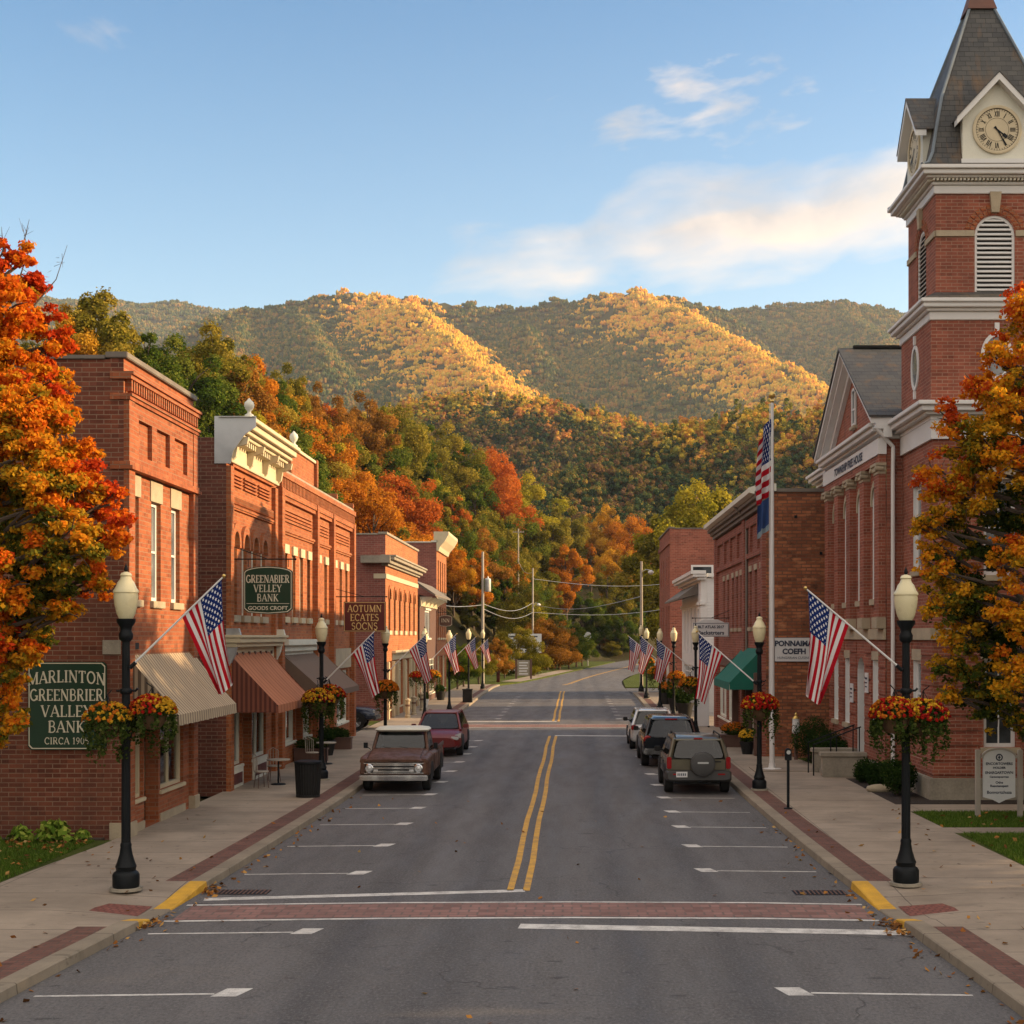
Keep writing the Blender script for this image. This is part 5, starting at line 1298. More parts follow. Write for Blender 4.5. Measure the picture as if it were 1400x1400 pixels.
# clock dormers
ROM = ['XII', 'I', 'II', 'III', 'IIII', 'V', 'VI', 'VII', 'VIII', 'IX', 'X', 'XI']
def dormer(tfx, c):
    w, zb, ze, za, f = .9, 16.86, 18.02, 18.95, 0.
    q = MB(tfx)
    n_ = 28; r = .62
    q.add([(c-w, f, zb), (c+w, f, zb), (c+w, f, ze), (c, f, za), (c-w, f, ze), (c-w, -1.4, zb), (c+w, -1.4, zb), (c+w, -1.4, ze), (c, -1.4, za), (c-w, -1.4, ze)],
          [(0, 1, 2, 3, 4), (0, 4, 9, 5), (1, 6, 7, 2), (0, 5, 6, 1)])
    dm = q.build('clock_dormer', M['offwhite'], CH)
    q = MB(tfx)
    for sg in (-1, 1):
        e = (c+sg*(w+.2), ze-.17); a = (c, za+.06)
        q.add([(e[0], .24, e[1]+.1), (a[0], .24, a[1]+.1), (a[0], .24, a[1]-.09), (e[0], .24, e[1]-.09), (e[0], -.05, e[1]+.1), (a[0], -.05, a[1]+.1), (a[0], -.05, a[1]-.09), (e[0], -.05, e[1]-.09)],
              [(0, 1, 2, 3), (0, 4, 5, 1), (3, 2, 6, 7), (0, 3, 7, 4)])
    q.box(c-w-.04, c+w+.04, .001, .06, zb-.06, zb+.05)
    q.build('gable_trim', M['white'], dm)
    q = MB(tfx)
    for sg in (-1, 1):
        e = (c+sg*(w+.22), ze-.1); a = (c, za+.17)
        q.add([(e[0], .26, e[1]+.03), (a[0], .26, a[1]+.03), (a[0], -1.5, a[1]+.03), (e[0], -1.5, e[1]+.03), (e[0], .26, e[1]), (a[0], .26, a[1]), (a[0], -1.5, a[1]), (e[0], -1.5, e[1])], [(0, 1, 2, 3), (4, 7, 6, 5), (0, 4, 5, 1), (0, 3, 7, 4)])
    q.build('dormer_roof', M['slate'], dm)
    zc = 17.68
    q = MB(tfx); q.lathe([(.001, .02), (.56, .02), (.56, .05), (.6, .06), (.64, .05), (.64, .0)], (c, 0, zc), 40, axis='y'); face = q.build('clock_face', M['cream'], dm, smooth=True)
    q = MB(tfx)
    def bar(r0, r1, ang, w_, d=.024, off=0.):
        ca, sa = math.sin(ang), math.cos(ang); px_, pz = sa, -ca
        pp = [(r0, -w_+off), (r0, w_+off), (r1, w_+off), (r1, -w_+off)]
        q.add([(c+rr*ca+ww*px_, d, zc+rr*sa+ww*pz) for rr, ww in pp], [(0, 1, 2, 3)])
    for k in range(48):
        t = 2*math.pi*k/48
        bar(.5, .545, t, .006)
    for k in range(60):
        a0, a1 = 2*math.pi*k/60, 2*math.pi*(k+1)/60
        for r0, r1 in ((.545, .565), (.3, .308)):
            q.add([(c+rr*math.sin(t), .0245, zc+rr*math.cos(t)) for rr, t in ((r0, a0), (r0, a1), (r1, a1), (r1, a0))], [(0, 1, 2, 3)])
    for k, s in enumerate(ROM):
        t = 2*math.pi*k/12; wid = {'I': .036, 'V': .07, 'X': .07}
        tot = sum(wid[x] for x in s); o = -tot/2
        for ch in s:
            wc_ = wid[ch]; mid_ = o+wc_/2; o += wc_
            if ch == 'I': bar(.34, .485, t, .011, .0255, mid_)
            else:
                ca, sa = math.sin(t), math.cos(t); px_, pz = sa, -ca
                segs = [((.34, 0), (.485, -.025)), ((.34, 0), (.485, .025))] if ch == 'V' else [((.34, -.025), (.485, .025)), ((.34, .025), (.485, -.025))]
                for (r0, w0), (r1, w1) in segs:
                    q.add([(c+rr*ca+(mid_+ww)*px_, .0255, zc+rr*sa+(mid_+ww)*pz) for rr, ww in ((r0, w0-.009), (r0, w0+.009), (r1, w1+.009), (r1, w1-.009))], [(0, 1, 2, 3)])
    q.build('numerals', M['black'], face, recalc=False, merge=False)
    for nm, ang, r1, w_ in (('hour_hand', R(128), .33, .03), ('minute_hand', R(150), .47, .022)):
        q = MB(tfx); bar(-.1, r1*.75, ang, w_*.7, .034 if nm[0] == 'h' else .04); bar(r1*.6, r1, ang, w_*1.5 if nm[0] == 'h' else w_, .0345 if nm[0] == 'h' else .0405); q.build(nm, M['black'], face, recalc=False)
for tfx, a, b in tower_faces(1.74): dormer(tfx, (a+b)/2)
Wd(TX-1.62, TX+1.62, TY-1.62, TY+1.62, 13.3, 13.31, 'tower_floor', 'tar')

# entrance steps, cheek blocks and railings
ST = thing('entrance_steps', 'stone steps with block cheek walls and black rails at the courthouse door', 'steps', (8.3, 45.3, .13))
q = MB()
for k in range(4): q.box(-.55+k*.3-.0, .66, -.6, .6, k*.14+.001*k, (k+1)*.14)
q.build('steps', M['stone_grey'], ST, bevel=.01)
for sy in (-1, 1):
    q = MB(); q.box(-.7, .65, sy*.8-.2, sy*.8+.2, 0, .62); q.box(-.76, .65, sy*.8-.25, sy*.8+.25, .621, .75); q.build('cheek_wall', M['stone_grey'], ST, bevel=.02)
    q = MB(); q.path([(-.9, sy*.5, 0), (-.9, sy*.5, .95), (.55, sy*.5, 1.5)], .022, 8); q.path([(.5, sy*.5, .5), (.5, sy*.5, 1.48)], .02, 8); q.path([(-.2, sy*.5, .2), (-.2, sy*.5, 1.2)], .02, 8); q.build('railing', M['black'], ST)
for i, (y, z, lab) in enumerate(((44.25, 3.0, 'small white notice beside courthouse door, nearer one'), (46.6, 2.6, 'white notice board on porch wall left of the courthouse door'))):
    t = thing('notice', lab, 'notice', (PX-.045, y, z))
    q = MB(); q.box(-.03, .0, -.22, .22, -.3, .3); q.build('board', M['white_sign'], t)
    q = MB(); q.box(-.04, -.031, -.16, .16, .1, .16); q.box(-.04, -.031, -.16, .16, -.02, .02); q.box(-.04, -.031, -.12, .12, -.14, -.1); q.build('lettering', M['letter_dark'], t)
# ------------------------------------------------------------------ signs
def board_outline(kind, w, h):
    if kind == 'clip':
        c = .07; return [(-w/2+c, 0), (w/2-c, 0), (w/2, c), (w/2, h-c), (w/2-c, h), (-w/2+c, h), (-w/2, h-c), (-w/2, c)]
    if kind == 'arch':
        o = [(-w/2+.12, .02), (0, -.02), (w/2-.12, .02), (w/2, .12), (w/2, h-.16)]
        o += [(w/2*math.cos(math.pi*k/12), h-.16+.16*math.sin(math.pi*k/12)) for k in range(1, 12)]
        return o+[(-w/2, h-.16), (-w/2, .12)]
    return [(-w/2, 0), (w/2, 0), (w/2, h), (-w/2, h)]
def sign_board(t, kind, w, h, mat, edge, th=.05, inset=.03, fw=.018):
    o = board_outline(kind, w, h)
    q = MB(); q.prism(o, 0, th, 'y'); b = q.build('board', mat, t, bevel=.004)
    q = MB(); s = lambda p, k: (p[0]*(1-2*k/w), h/2+(p[1]-h/2)*(1-2*k/h))
    for a, c in zip(o, o[1:]+o[:1]):
        q.add([(s(a, inset)[0], -.006, s(a, inset)[1]), (s(c, inset)[0], -.006, s(c, inset)[1]), (s(c, inset+fw)[0], -.006, s(c, inset+fw)[1]), (s(a, inset+fw)[0], -.006, s(a, inset+fw)[1])], [(0, 1, 2, 3)])
    q.build('sign_border', edge, t, recalc=False)
    return b

t = thing('wall_sign', 'large green bank sign dated 1905 on the side wall of the nearest left shop', 'sign', (-10.68, 30.94, 2.0))
sign_board(t, 'clip', 1.66, 1.86, M['green_sign'], M['letter'], .05, .02, .02)
q = MB()
serif_text(q, 'MARLINTON', 0, 1.36, .25, curve=.07, wx=.92); serif_text(q, 'GREENBRIER', 0, 1.04, .24, wx=.88); serif_text(q, 'VALLEY', 0, .7, .24); serif_text(q, 'BANK', 0, .37, .24); serif_text(q, 'CIRCA 1905', 0, .12, .14, wx=1.05)
q.build('lettering', M['letter'], t, recalc=False, merge=False)

def hanging(label, name, x, Y, z, kind, w, h, mat, edge, lines, lm, arm, side=-1, extra=None):
    t = thing(name, label, 'sign', (x, Y, z))
    sign_board(t, kind, w, h, mat, edge, .07, .02, .02)
    q = MB()
    for fn, s, zz, sz, wx in lines:
        (serif_text if fn == 's' else font_text)(q, s, 0, zz, sz, **({'wx': wx} if fn == 's' else {'wx': wx, 'bold': .006}))
    q.build('lettering', lm, t, recalc=False, merge=False)
    q = MB(); zt = h+.2
    q.path([(arm[0], .035, zt), (arm[1], .035, zt)], .02, 6)
    for xx in (-w/2+.12, w/2-.12): q.path([(xx, .035, h-.02), (xx, .035, zt)], .01, 6)
    q.path([(arm[0], .035, zt+.35), (0, .035, zt)], .012, 6)
    q.ball((arm[1], .035, zt), .035, 8)
    q.box(arm[0]-.02*side*-1-.02, arm[0]+.02, -.05, .12, zt-.12, zt+.45)
    q.build('bracket', M['black'], t)
    return t
t = hanging('dark green arched bank sign hanging from a bracket on the urn-topped shop', 'hanging_sign', -8.5, 40.9, 5.04, 'arch', 1.36, 1.32, M['green_sign'], M['letter'],
        [('s', 'GREENABIER', .86, .21, .78), ('s', 'VELLEY', .6, .2, .9), ('s', 'BANK', .34, .2, .92)], M['letter'], (-.98, .76))
q = MB(); q.box(-.6, .6, -.012, -.006, .27, .283); q.build('sign_rule', M['letter'], t)
q = MB(); font_text(q, 'GOODS CROFT', 0, .1, .15, wx=1.05, bold=.003); q.build('lettering', M['letter'], t, recalc=False)
hanging('maroon sign with gold lettering hanging from the long brick block', 'hanging_sign', -8.16, 57.6, 4.58, 'rect', 1.66, 1.18, M['maroon_sign'], M['letter_gold'],
        [('s', 'AOTUMN', .78, .27, .95), ('s', 'ECATES', .43, .27, .95), ('s', 'SOCNS', .09, .27, 1.0)], M['letter_gold'], (-1.32, .86))
hanging('small dark sign on the far narrow left building', 'hanging_sign', -8.95, 103.5, 5.1, 'arch', .95, .8, M['brownwood'], M['letter'],
        [('s', 'INN', .3, .25, 1.1)], M['letter'], (-.54, .5))
t = thing('wall_sign', 'white painted sign fixed on the rough brick side wall beside the flagpole', 'sign', (7.87, 51.94, 3.5))
sign_board(t, 'rect', 1.36, .86, M['white_sign'], M['letter_dark'], .05, .0, .012)
q = MB(); font_text(q, 'PONNAIMA', 0, .56, .26, wx=.98, bold=.012); font_text(q, 'COEFH', 0.02, .28, .26, wx=1.0, bold=.012); font_text(q, 'HUNGARIAN CUISINE', 0, .1, .12, wx=.98); q.build('lettering', M['letter_dark'], t, recalc=False)
t = hanging('white shaped sign hanging over the right pavement from the plum brick building', 'hanging_sign', 6.08, 64, 4.38, 'rect', 1.58, .62, M['white_sign'], M['letter_dark'],
        [('f', 'BLT ATLAS 2017', .38, .16, 1.0), ('f', 'Backstrters', .1, .24, 1.05)], M['letter_dark'], (.86, -.8), 1)
q = MB(); q.prism([(-.6, .622), (.6, .622), (.3, .76), (-.3, .76)], 0.001, .069, 'y'); q.build('sign_top', M['white_sign'], t)

# courthouse notice on two posts
t = thing('post_sign', 'pale blue arched notice sign between two timber posts on the right lawn', 'sign', (10.1, 34.6, .1))
for sx in (-1, 1):
    q = MB(); q.box(sx*.5-.055, sx*.5+.055, -.05, .06, 0, 1.62); q.build('post', M['wood_pole'], t, bevel=.01)
q = MB()
o = [(-.38, .5), (-.16, .44), (0, .36), (.16, .44), (.38, .5), (.38, 1.42)]+[(.38*math.cos(math.pi*k/12), 1.42+.2*math.sin(math.pi*k/12)) for k in range(1, 12)]+[(-.38, 1.42)]
q.prism(o, -.02, .03, 'y'); b = q.build('board', M['white_sign'], t)
q = MB()
for k in range(12):
    a0, a1 = math.pi*k/12, math.pi*(k+1)/12
    q.add([((.38+s)*math.cos(a), -.03, 1.42+(.2+s)*math.sin(a)) for s, a in ((-.0, a0), (.05, a0), (.05, a1), (0, a1))]+[((.38+s)*math.cos(a), .04, 1.42+(.2+s)*math.sin(a)) for s, a in ((-.0, a0), (.05, a0), (.05, a1), (0, a1))], [(0, 1, 2, 3), (1, 5, 6, 2), (0, 3, 7, 4), (7, 6, 5, 4)])
q.build('sign_hood', M['wood_pole'], t)
q = MB()
for k in range(20):
    a0, a1 = 2*math.pi*k/20, 2*math.pi*(k+1)/20
    q.add([(rr*math.cos(a), -.025, 1.44+rr*math.sin(a)) for rr, a in ((.055, a0), (.085, a0), (.085, a1), (.055, a1))], [(0, 1, 2, 3)])
q.box(-.03, .03, -.027, -.021, 1.425, 1.455); q.box(-.012, .012, -.028, -.0215, 1.395, 1.485)
for s, z, sz, wx in (('ENCORTOWERS', 1.26, .085, 1.), ('HOLDER', 1.17, .07, 1.1), ('ENARGARTOWN', 1.05, .085, 1.), ('Cantonspearman', .96, .06, 1.1), ('Othe', .82, .075, 1.1), ('Resonanspast', .74, .075, 1.05), ('Bonvortchuza', .58, .1, 1.05)): font_text(q, s, 0, z, sz, -.012, wx, .003)
q.build('lettering', M['letter_dark'], t, recalc=False, merge=False)

# ------------------------------------------------------------------ street lamps
def make_lamp():
    t = thing('street_lamp', '', 'street lamp', (0, 0, 0))
    q = MB(); q.lathe([(.27, 0), (.27, .05), (.001, .05)], n=28); q.build('footing', M['stone_grey'], t)
    q = MB(); q.lathe([(.21, .05), (.222, .09), (.222, .26), (.2, .3), (.16, .33), (.165, .37), (.175, .4), (.15, .46), (.108, .6), (.09, .72), (.095, .76), (.082, .8)], n=28); q.build('base', M['black'], t, smooth=True)
    q = MB(); n_ = 32
    vs = []
    for z, r in ((.78, .077), (2.9, .07), (4.2, .064)):
        for k in range(n_): rr = r*(1 if k % 2 else .93); vs.append((rr*math.cos(2*math.pi*k/n_), rr*math.sin(2*math.pi*k/n_), z))
    q.add(vs, [(j*n_+k, j*n_+(k+1) % n_, (j+1)*n_+(k+1) % n_, (j+1)*n_+k) for j in range(2) for k in range(n_)]); q.build('pole', M['black'], t)
    q = MB(); q.lathe([(.095, 2.55), (.1, 2.57), (.1, 2.63), (.095, 2.65)], n=20); q.lathe([(.09, 3.3), (.1, 3.32), (.1, 3.37), (.09, 3.39)], n=20)
    q.path([(.0, 0, 3.35), (.16, 0, 3.35), (.2, 0, 3.39)], .022, 6); q.path([(0, 0, 3.35), (-.16, 0, 3.35)], .022, 6); q.build('collar', M['black'], t, smooth=True)
    q = MB(); q.lathe([(.075, 4.18), (.11, 4.22), (.12, 4.3), (.09, 4.36), (.1, 4.42), (.15, 4.5), (.16, 4.56), (.001, 4.57)], n=24); q.build('lamp_fitter', M['black'], t, smooth=True)
    q = MB(); q.lathe([(.11, 4.56), (.15, 4.64), (.188, 4.8), (.2, 4.93), (.195, 4.99), (.21, 5.0), (.21, 5.03), (.175, 5.08), (.14, 5.17), (.1, 5.22), (.085, 5.27), (.1, 5.29), (.08, 5.33), (.001, 5.36)], n=28); q.build('globe', M['globe'], t, smooth=True, sharp=50)
    q = MB(); q.lathe([(.02, 5.35), (.035, 5.38), (.03, 5.42), (.012, 5.46), (.001, 5.5)], n=10); q.build('finial', M['black'], t, smooth=True)
    return t
lamp0 = make_lamp()
LAMPS = [(-7.5, 24.6, 1., 'nearest left street lamp, tall fluted black post beside the green bank sign'),
         (-7.45, 43.5, .9, 'black street lamp with cream globe behind the round litter bin'),
         (-7.4, 58, .875, 'left street lamp standing just behind the maroon hanging sign and old pickup'),
         (-7.35, 73, .87, 'left street lamp in front of the arched window shop, above the maroon car'),
         (-6.75, 80.5, .86, 'left street lamp with visible base, past the maroon parked car'),
         (-6.75, 95.5, .89, 'left street lamp with a square black bin at its foot'),
         (-7.2, 118, .9, 'farthest left street lamp in front of the transformer utility pole'),
         (5.73, 25.1, .995, 'nearest right street lamp, tall black post by the courthouse lawn'),
         (5.2, 40.6, .9, 'right street lamp beside the white flagpole and tan parked car'),
         (5.2, 61.5, .88, 'right street lamp under the white hanging sign'),
         (5.15, 74, .88, 'right street lamp rising behind the dark parked car'),
         (5.05, 84, .88, 'right street lamp with visible base in front of the far red brick building'),
         (5.1, 100, .9, 'second farthest right street lamp near the grass island'),
         (5.3, 112, .96, 'farthest right street lamp in front of the right utility pole')]
for i, (x, y, s, lab) in enumerate(LAMPS):
    o = lamp0 if i == 0 else dup(lamp0)
    o.location = (x, y, .135); o.scale = (s if i not in () else s,)*3; o['label'] = lab; o['group'] = 'street lamps along both pavements'

# ------------------------------------------------------------------ flags
def flag_mat():
    m, nt, out = new_mat('flag_cloth'); n = N(nt)
    uv = n('UVMap').outputs[0]; sp = n('SeparateXYZ', i_0=uv)
    u, v = sp.outputs[0], sp.outputs[1]      # u along the fly, v = 1 at the canton edge
    st = n.math('MODULO', n.math('FLOOR', n.math('MULTIPLY', n.math('SUBTRACT', 1., v), 13.)), 2.)
    col = n.mix(st, (.42, .012, .022), (.72, .7, .68))
    can = n.math('MULTIPLY', n.math('LESS_THAN', u, .4), n.math('GREATER_THAN', v, 6/13))
    # stars: staggered rows
    su = n.math('MULTIPLY', n.math('DIVIDE', u, .4), 5.5); sv = n.math('MULTIPLY', n.math('DIVIDE', n.math('SUBTRACT', v, 6/13), 7/13), 4.5)
    def dots(off):
        a = n.math('SUBTRACT', n.math('FRACT', n.math('ADD', su, off)), .5); b = n.math('SUBTRACT', n.math('FRACT', n.math('ADD', sv, off)), .5)
        ang = n.math('ARCTAN2', a, b); r = n.math('SQRT', n.math('ADD', n.math('MULTIPLY', a, a), n.math('MULTIPLY', b, b)))
        lim = n.math('ADD', .17, n.math('MULTIPLY', n.math('COSINE', n.math('MULTIPLY', ang, 5.)), .06))
        return n.math('LESS_THAN', r, lim)
    star = n.math('MAXIMUM', dots(0.), dots(.5))
    edge = n.math('MULTIPLY', n.math('LESS_THAN', n.math('ABSOLUTE', n.math('SUBTRACT', u, .2)), .19), n.math('LESS_THAN', n.math('ABSOLUTE', n.math('SUBTRACT', v, 9.5/13)), 3.3/13))
    blue = n.mix(n.math('MULTIPLY', star, edge), (.012, .028, .13), (.75, .75, .75))
    col = n.mix(can, col, blue)
    d = n('BsdfDiffuse', i_Color=col); t = n('BsdfTranslucent', i_Color=col)
    mx = n('MixShader', i_0=.3); nt.links.new(d.outputs[0], mx.inputs[1]); nt.links.new(t.outputs[0], mx.inputs[2]); nt.links.new(mx.outputs[0], out.inputs[0])
    return m
M['flag'] = flag_mat()
def cloth(name, fn, nu, nv, mat, parent):
    """fn(u, v) -> point; u along the fly, v along the hoist"""
    me = bpy.data.meshes.new(name)
    vs = [fn(i/nu, j/nv) for j in range(nv+1) for i in range(nu+1)]
    fs = [(j*(nu+1)+i, j*(nu+1)+i+1, (j+1)*(nu+1)+i+1, (j+1)*(nu+1)+i) for j in range(nv) for i in range(nu)]
    me.from_pydata(vs, [], fs)
    uvl = me.uv_layers.new(name='UVMap')
    for l in me.loops:
        k = l.vertex_index; uvl.data[l.index].uv = ((k % (nu+1))/nu, (k//(nu+1))/nv)
    me.materials.append(mat); me.polygons.foreach_set('use_smooth', [True]*len(me.polygons))
    o = bpy.data.objects.new(name, me); COL.objects.link(o); o.parent = parent
    return o
def make_flag(seed, tight=1.):
    """staff rising towards +X from the lamp; cloth hoisted along the staff"""
    t = thing('flag', '', 'flag', (0, 0, 0))
    tipx, tipz = 1.62, 1.38
    q = MB(); q.path([(0.06, 0, -.02), (tipx, 0, tipz)], [.02, .014], 8); s_ = q.build('staff', M['pole_white'], t, smooth=True)
    q = MB(); q.ball((tipx+.02, 0, tipz+.02), .035, 10); q.build('finial', M['brass'], s_, smooth=True)
    q = MB(); q.path([(0, 0, -.08), (.1, 0, .01)], .035, 8); q.build('bracket', M['black'], s_)
    rnd = random.Random(seed); ph = rnd.random()*6
    A = Vector((tipx*.555, 0, tipz*.555)); B = Vector((tipx*.985, 0, tipz*.985))   # hoist: A lower end (v=0) .. B tip (v=1, canton)
    def fn(u, v):
        top = A.lerp(B, v)
        # cloth falls and gathers below the tip
        bot = Vector((1.44+.3*v*tight, 0, -.62+.2*v))
        sag = math.sin(math.pi*u)*.07*(1-v)
        p = top.lerp(bot, u); p.x += sag*.3-.05*math.sin(math.pi*u)*v
        w = u**.8
        p.y += w*(.11*math.sin(v*9+ph+u*1.5)+.05*math.sin(v*17+ph*2+u*3))+.02*math.sin(u*6+v*3)
        p.x += w*.03*math.sin(v*11+ph+u*2)
        p.z -= .04*w*math.sin(v*7+ph)
        return tuple(p)
    cloth('flag_cloth', fn, 36, 30, M['flag'], t)
    return t
flags = [make_flag(k, (1., .8, 1.15)[k]) for k in range(3)]
FL = [(0, -7.42, 24.55, 3.95, 1, 'large flag on the nearest left street lamp, in front of the beige awning'),
      (1, -7.38, 43.45, 3.1, 1, 'flag on the lamp behind the litter bin, hanging in front of the rose brick wall'),
      (2, -7.33, 58, 3.05, 1, 'third flag along the left pavement, before the arched window shop'),
      (1, -7.28, 73, 3.05, 1, 'fourth flag along the left pavement, close to two lamp posts'),
      (0, -6.7, 80.5, 3.05, .9, 'small flag on the left lamp that shows its base'),
      (2, -6.7, 95.5, 3.1, .8, 'farthest left flag, on the lamp above the square bin'),
      (0, 5.65, 25.05, 3.9, -1, 'large flag on the nearest right street lamp, before the courthouse porch'),
      (1, 5.12, 40.5, 3.15, -1, 'flag in front of the green awning, from the lamp beside the flagpole'),
      (2, 5.12, 61.5, 3.05, -.95, 'flag on the right lamp under the white hanging sign'),
      (0, 5.05, 74, 3.05, -1, 'right flag hanging before the far road, from the lamp behind the dark car'),
      (1, 5.0, 84, 3.05, -1.05, 'farthest right flag, standing out against the bend of the road')]
used = set()
for k, x, y, z, sg, lab in FL:
    if k in used: o = dup(flags[k])
    else: o = flags[k]; used.add(k)
    s = abs(sg); o.location = (x, y, z); o.rotation_euler = (0, .05*math.sin(y*1.7), .16*math.sin(y*2.3)); o.scale = (sg, s*(1+.05*math.sin(y)), s)
    o['label'] = lab; o['group'] = 'flags on the street lamps'

# ------------------------------------------------------------------ leafy meshes
def quads_mesh(name, P, Nn, size, tint, mat, aspect=1., rngk=None, kite=True):
    """many small leaf faces at points P with normals Nn"""
    r = rngk or RNG; n = len(P)
    a = r.normal(size=(n, 3)); t1 = np.cross(Nn, a); t1 /= np.linalg.norm(t1, axis=1)[:, None]+1e-9; t2 = np.cross(Nn, t1)
    s = (size if np.ndim(size) else np.full(n, size))[:, None]*r.uniform(.7, 1.3, (n, 1))
    if kite: V = np.stack([P-t1*s*.5*aspect, P+t2*s*.42+t1*s*.05, P+t1*s*.62*aspect, P-t2*s*.42+t1*s*.05], 1)
    else: V = np.stack([P-t1*s*.5-t2*s*.5, P+t1*s*.5-t2*s*.5, P+t1*s*.5+t2*s*.5, P-t1*s*.5+t2*s*.5], 1)
    V[:, 2] += Nn*s*.12
    V = V.reshape(-1, 3)
    me = bpy.data.meshes.new(name); me.vertices.add(4*n); me.loops.add(4*n); me.polygons.add(n)
    me.vertices.foreach_set('co', V.astype(np.float32).ravel())
    me.loops.foreach_set('vertex_index', np.arange(4*n, dtype=np.int32))
    me.polygons.foreach_set('loop_start', np.arange(0, 4*n, 4, dtype=np.int32)); me.polygons.foreach_set('loop_total', np.full(n, 4, dtype=np.int32))
    at = me.attributes.new('tint', 'FLOAT', 'FACE'); at.data.foreach_set('value', np.clip(tint, 0, 1).astype(np.float32))
    me.materials.append(mat); me.update(calc_edges=True)
    return me
def unit(v): return v/(np.linalg.norm(v, axis=1)[:, None]+1e-9)

M['greens'] = leaf_mat('basket_greens', [(0, (.02, .04, .01)), (.6, (.06, .09, .02)), (1, (.16, .17, .05))])
M['shrub'] = leaf_mat('shrub_green', [(0, (.012, .03, .008)), (.6, (.03, .06, .014)), (1, (.07, .1, .025))])
M['hosta'] = leaf_mat('hosta_green', [(0, (.08, .15, .02)), (.6, (.2, .31, .04)), (1, (.42, .46, .09))])
M['hedge_dry'] = leaf_mat('hedge_rust', [(0, (.035, .04, .012)), (.5, (.09, .07, .02)), (1, (.2, .09, .025))])
for nm, c in (('bl_red', (.42, .02, .015)), ('bl_yellow', (.72, .4, .03)), ('bl_orange', (.6, .17, .02)), ('bl_dark', (.2, .01, .02))):
    M[nm] = leaf_mat('petals_'+nm, [(0, tuple(x*.6 for x in c)), (1, c)], .25)

def shrub_mesh(name, n, rad, size, mat, seed, flat=1., lumps=9, base=0.):
    r = np.random.default_rng(seed)
    c = unit(r.normal(size=(lumps, 3)))*rad*.45; c[:, 2] *= flat
    k = r.integers(0, lumps, n); d = unit(r.normal(size=(n, 3)))
    P = c[k]+d*rad*r.uniform(.45, .66, (n, 1)); P[:, 2] = P[:, 2]*flat+rad*flat*1.0+base
    P[:, 2] = np.abs(P[:, 2])
    Nn = unit(d+.5*r.normal(size=(n, 3)))
    tint = .45+.25*r.normal(size=n)*.6+.3*(r.random(lumps)[k]-.5)
    return quads_mesh(name, P, Nn, size, tint, mat, rngk=r)

def make_basket(seed, cols, trail=1.):
    t = thing('flower_basket', '', 'flower basket', (0, 0, 0))
    q = MB(); q.lathe([(.02, -.3), (.12, -.28), (.21, -.18), (.25, -.05), (.255, 0), (.22, 0), (.001, -.02)], n=20); q.build('basket', M['coir'], t, smooth=True)
    r = np.random.default_rng(seed)
    n = 1500
    d = unit(r.normal(size=(n, 3))); d[:, 2] = np.abs(d[:, 2])*.9-.12
    P = d*np.array([.36, .36, .33])*r.uniform(.75, 1., (n, 1)); P[:, 2] += .0
    # trailing stems
    nt_ = int(1500*trail); a = r.uniform(0, 6.28, 26); k = r.integers(0, 26, nt_); ln = r.uniform(.25, .85, 26)[k]*r.random(nt_)
    T = np.stack([np.cos(a[k])*(.3+.06*np.sin(ln*5)), np.sin(a[k])*(.3+.06*np.sin(ln*5)), -ln+.05], 1)+r.normal(size=(nt_, 3))*.03
    P = np.vstack([P, T]); Nn = unit(np.vstack([d, unit(T+.3*r.normal(size=T.shape))])+.5*r.normal(size=(n+nt_, 3)))
    me = quads_mesh('foliage', P, Nn, .055, .5+.22*r.normal(size=n+nt_), M['greens'], rngk=r)
    o = bpy.data.objects.new('foliage', me); COL.objects.link(o); o.parent = t
    # blossoms: one part per colour
    half = unit(np.array([[r.normal(), r.normal(), .2]]))[0]
    for ci, (cn, share) in enumerate(cols):
        m_ = int(120*share); PP = []; NN = []
        for j in range(m_):
            dd = unit(r.normal(size=(1, 3)))[0]; dd[2] = abs(dd[2])*.85-.05
            sgn = 1 if ci % 2 == 0 else -1
            if r.random() < .7 and dd.dot(half)*sgn < 0: dd[:2] *= -1
            c = dd*np.array([.39, .39, .36])
            for k in range(9):
                e = unit((dd+.9*r.normal(size=3))[None])[0]; PP.append(c+e*.028); NN.append(e)
        PP = np.array(PP); NN = np.array(NN)
        me = quads_mesh('blossoms', PP, NN, .045, r.random(len(PP)), M[cn], rngk=r)
        o = bpy.data.objects.new('blossoms', me); COL.objects.link(o); o.parent = t; o['kind'] = 'stuff'
    q = MB(); q.path([(0, 0, 0), (0, 0, .42), (.1, 0, .5)], .01, 5)
    for k in range(3):
        a_ = 2.1*k; q.path([(.24*math.cos(a_), .24*math.sin(a_), 0), (0, 0, .42)], .006, 4)
    q.build('hanger', M['black'], t)
    return t
bk = [make_basket(1, [('bl_yellow', .8), ('bl_orange', .3)]), make_basket(2, [('bl_red', .6), ('bl_yellow', 1.1), ('bl_orange', .5)]), make_basket(3, [('bl_red', 1.3), ('bl_orange', .6), ('bl_yellow', .2)], .5), make_basket(4, [('bl_orange', 1.4), ('bl_yellow', .4)], .5), make_basket(5, [('bl_yellow', 1.2), ('bl_red', .5), ('bl_dark', .4)], .8)]
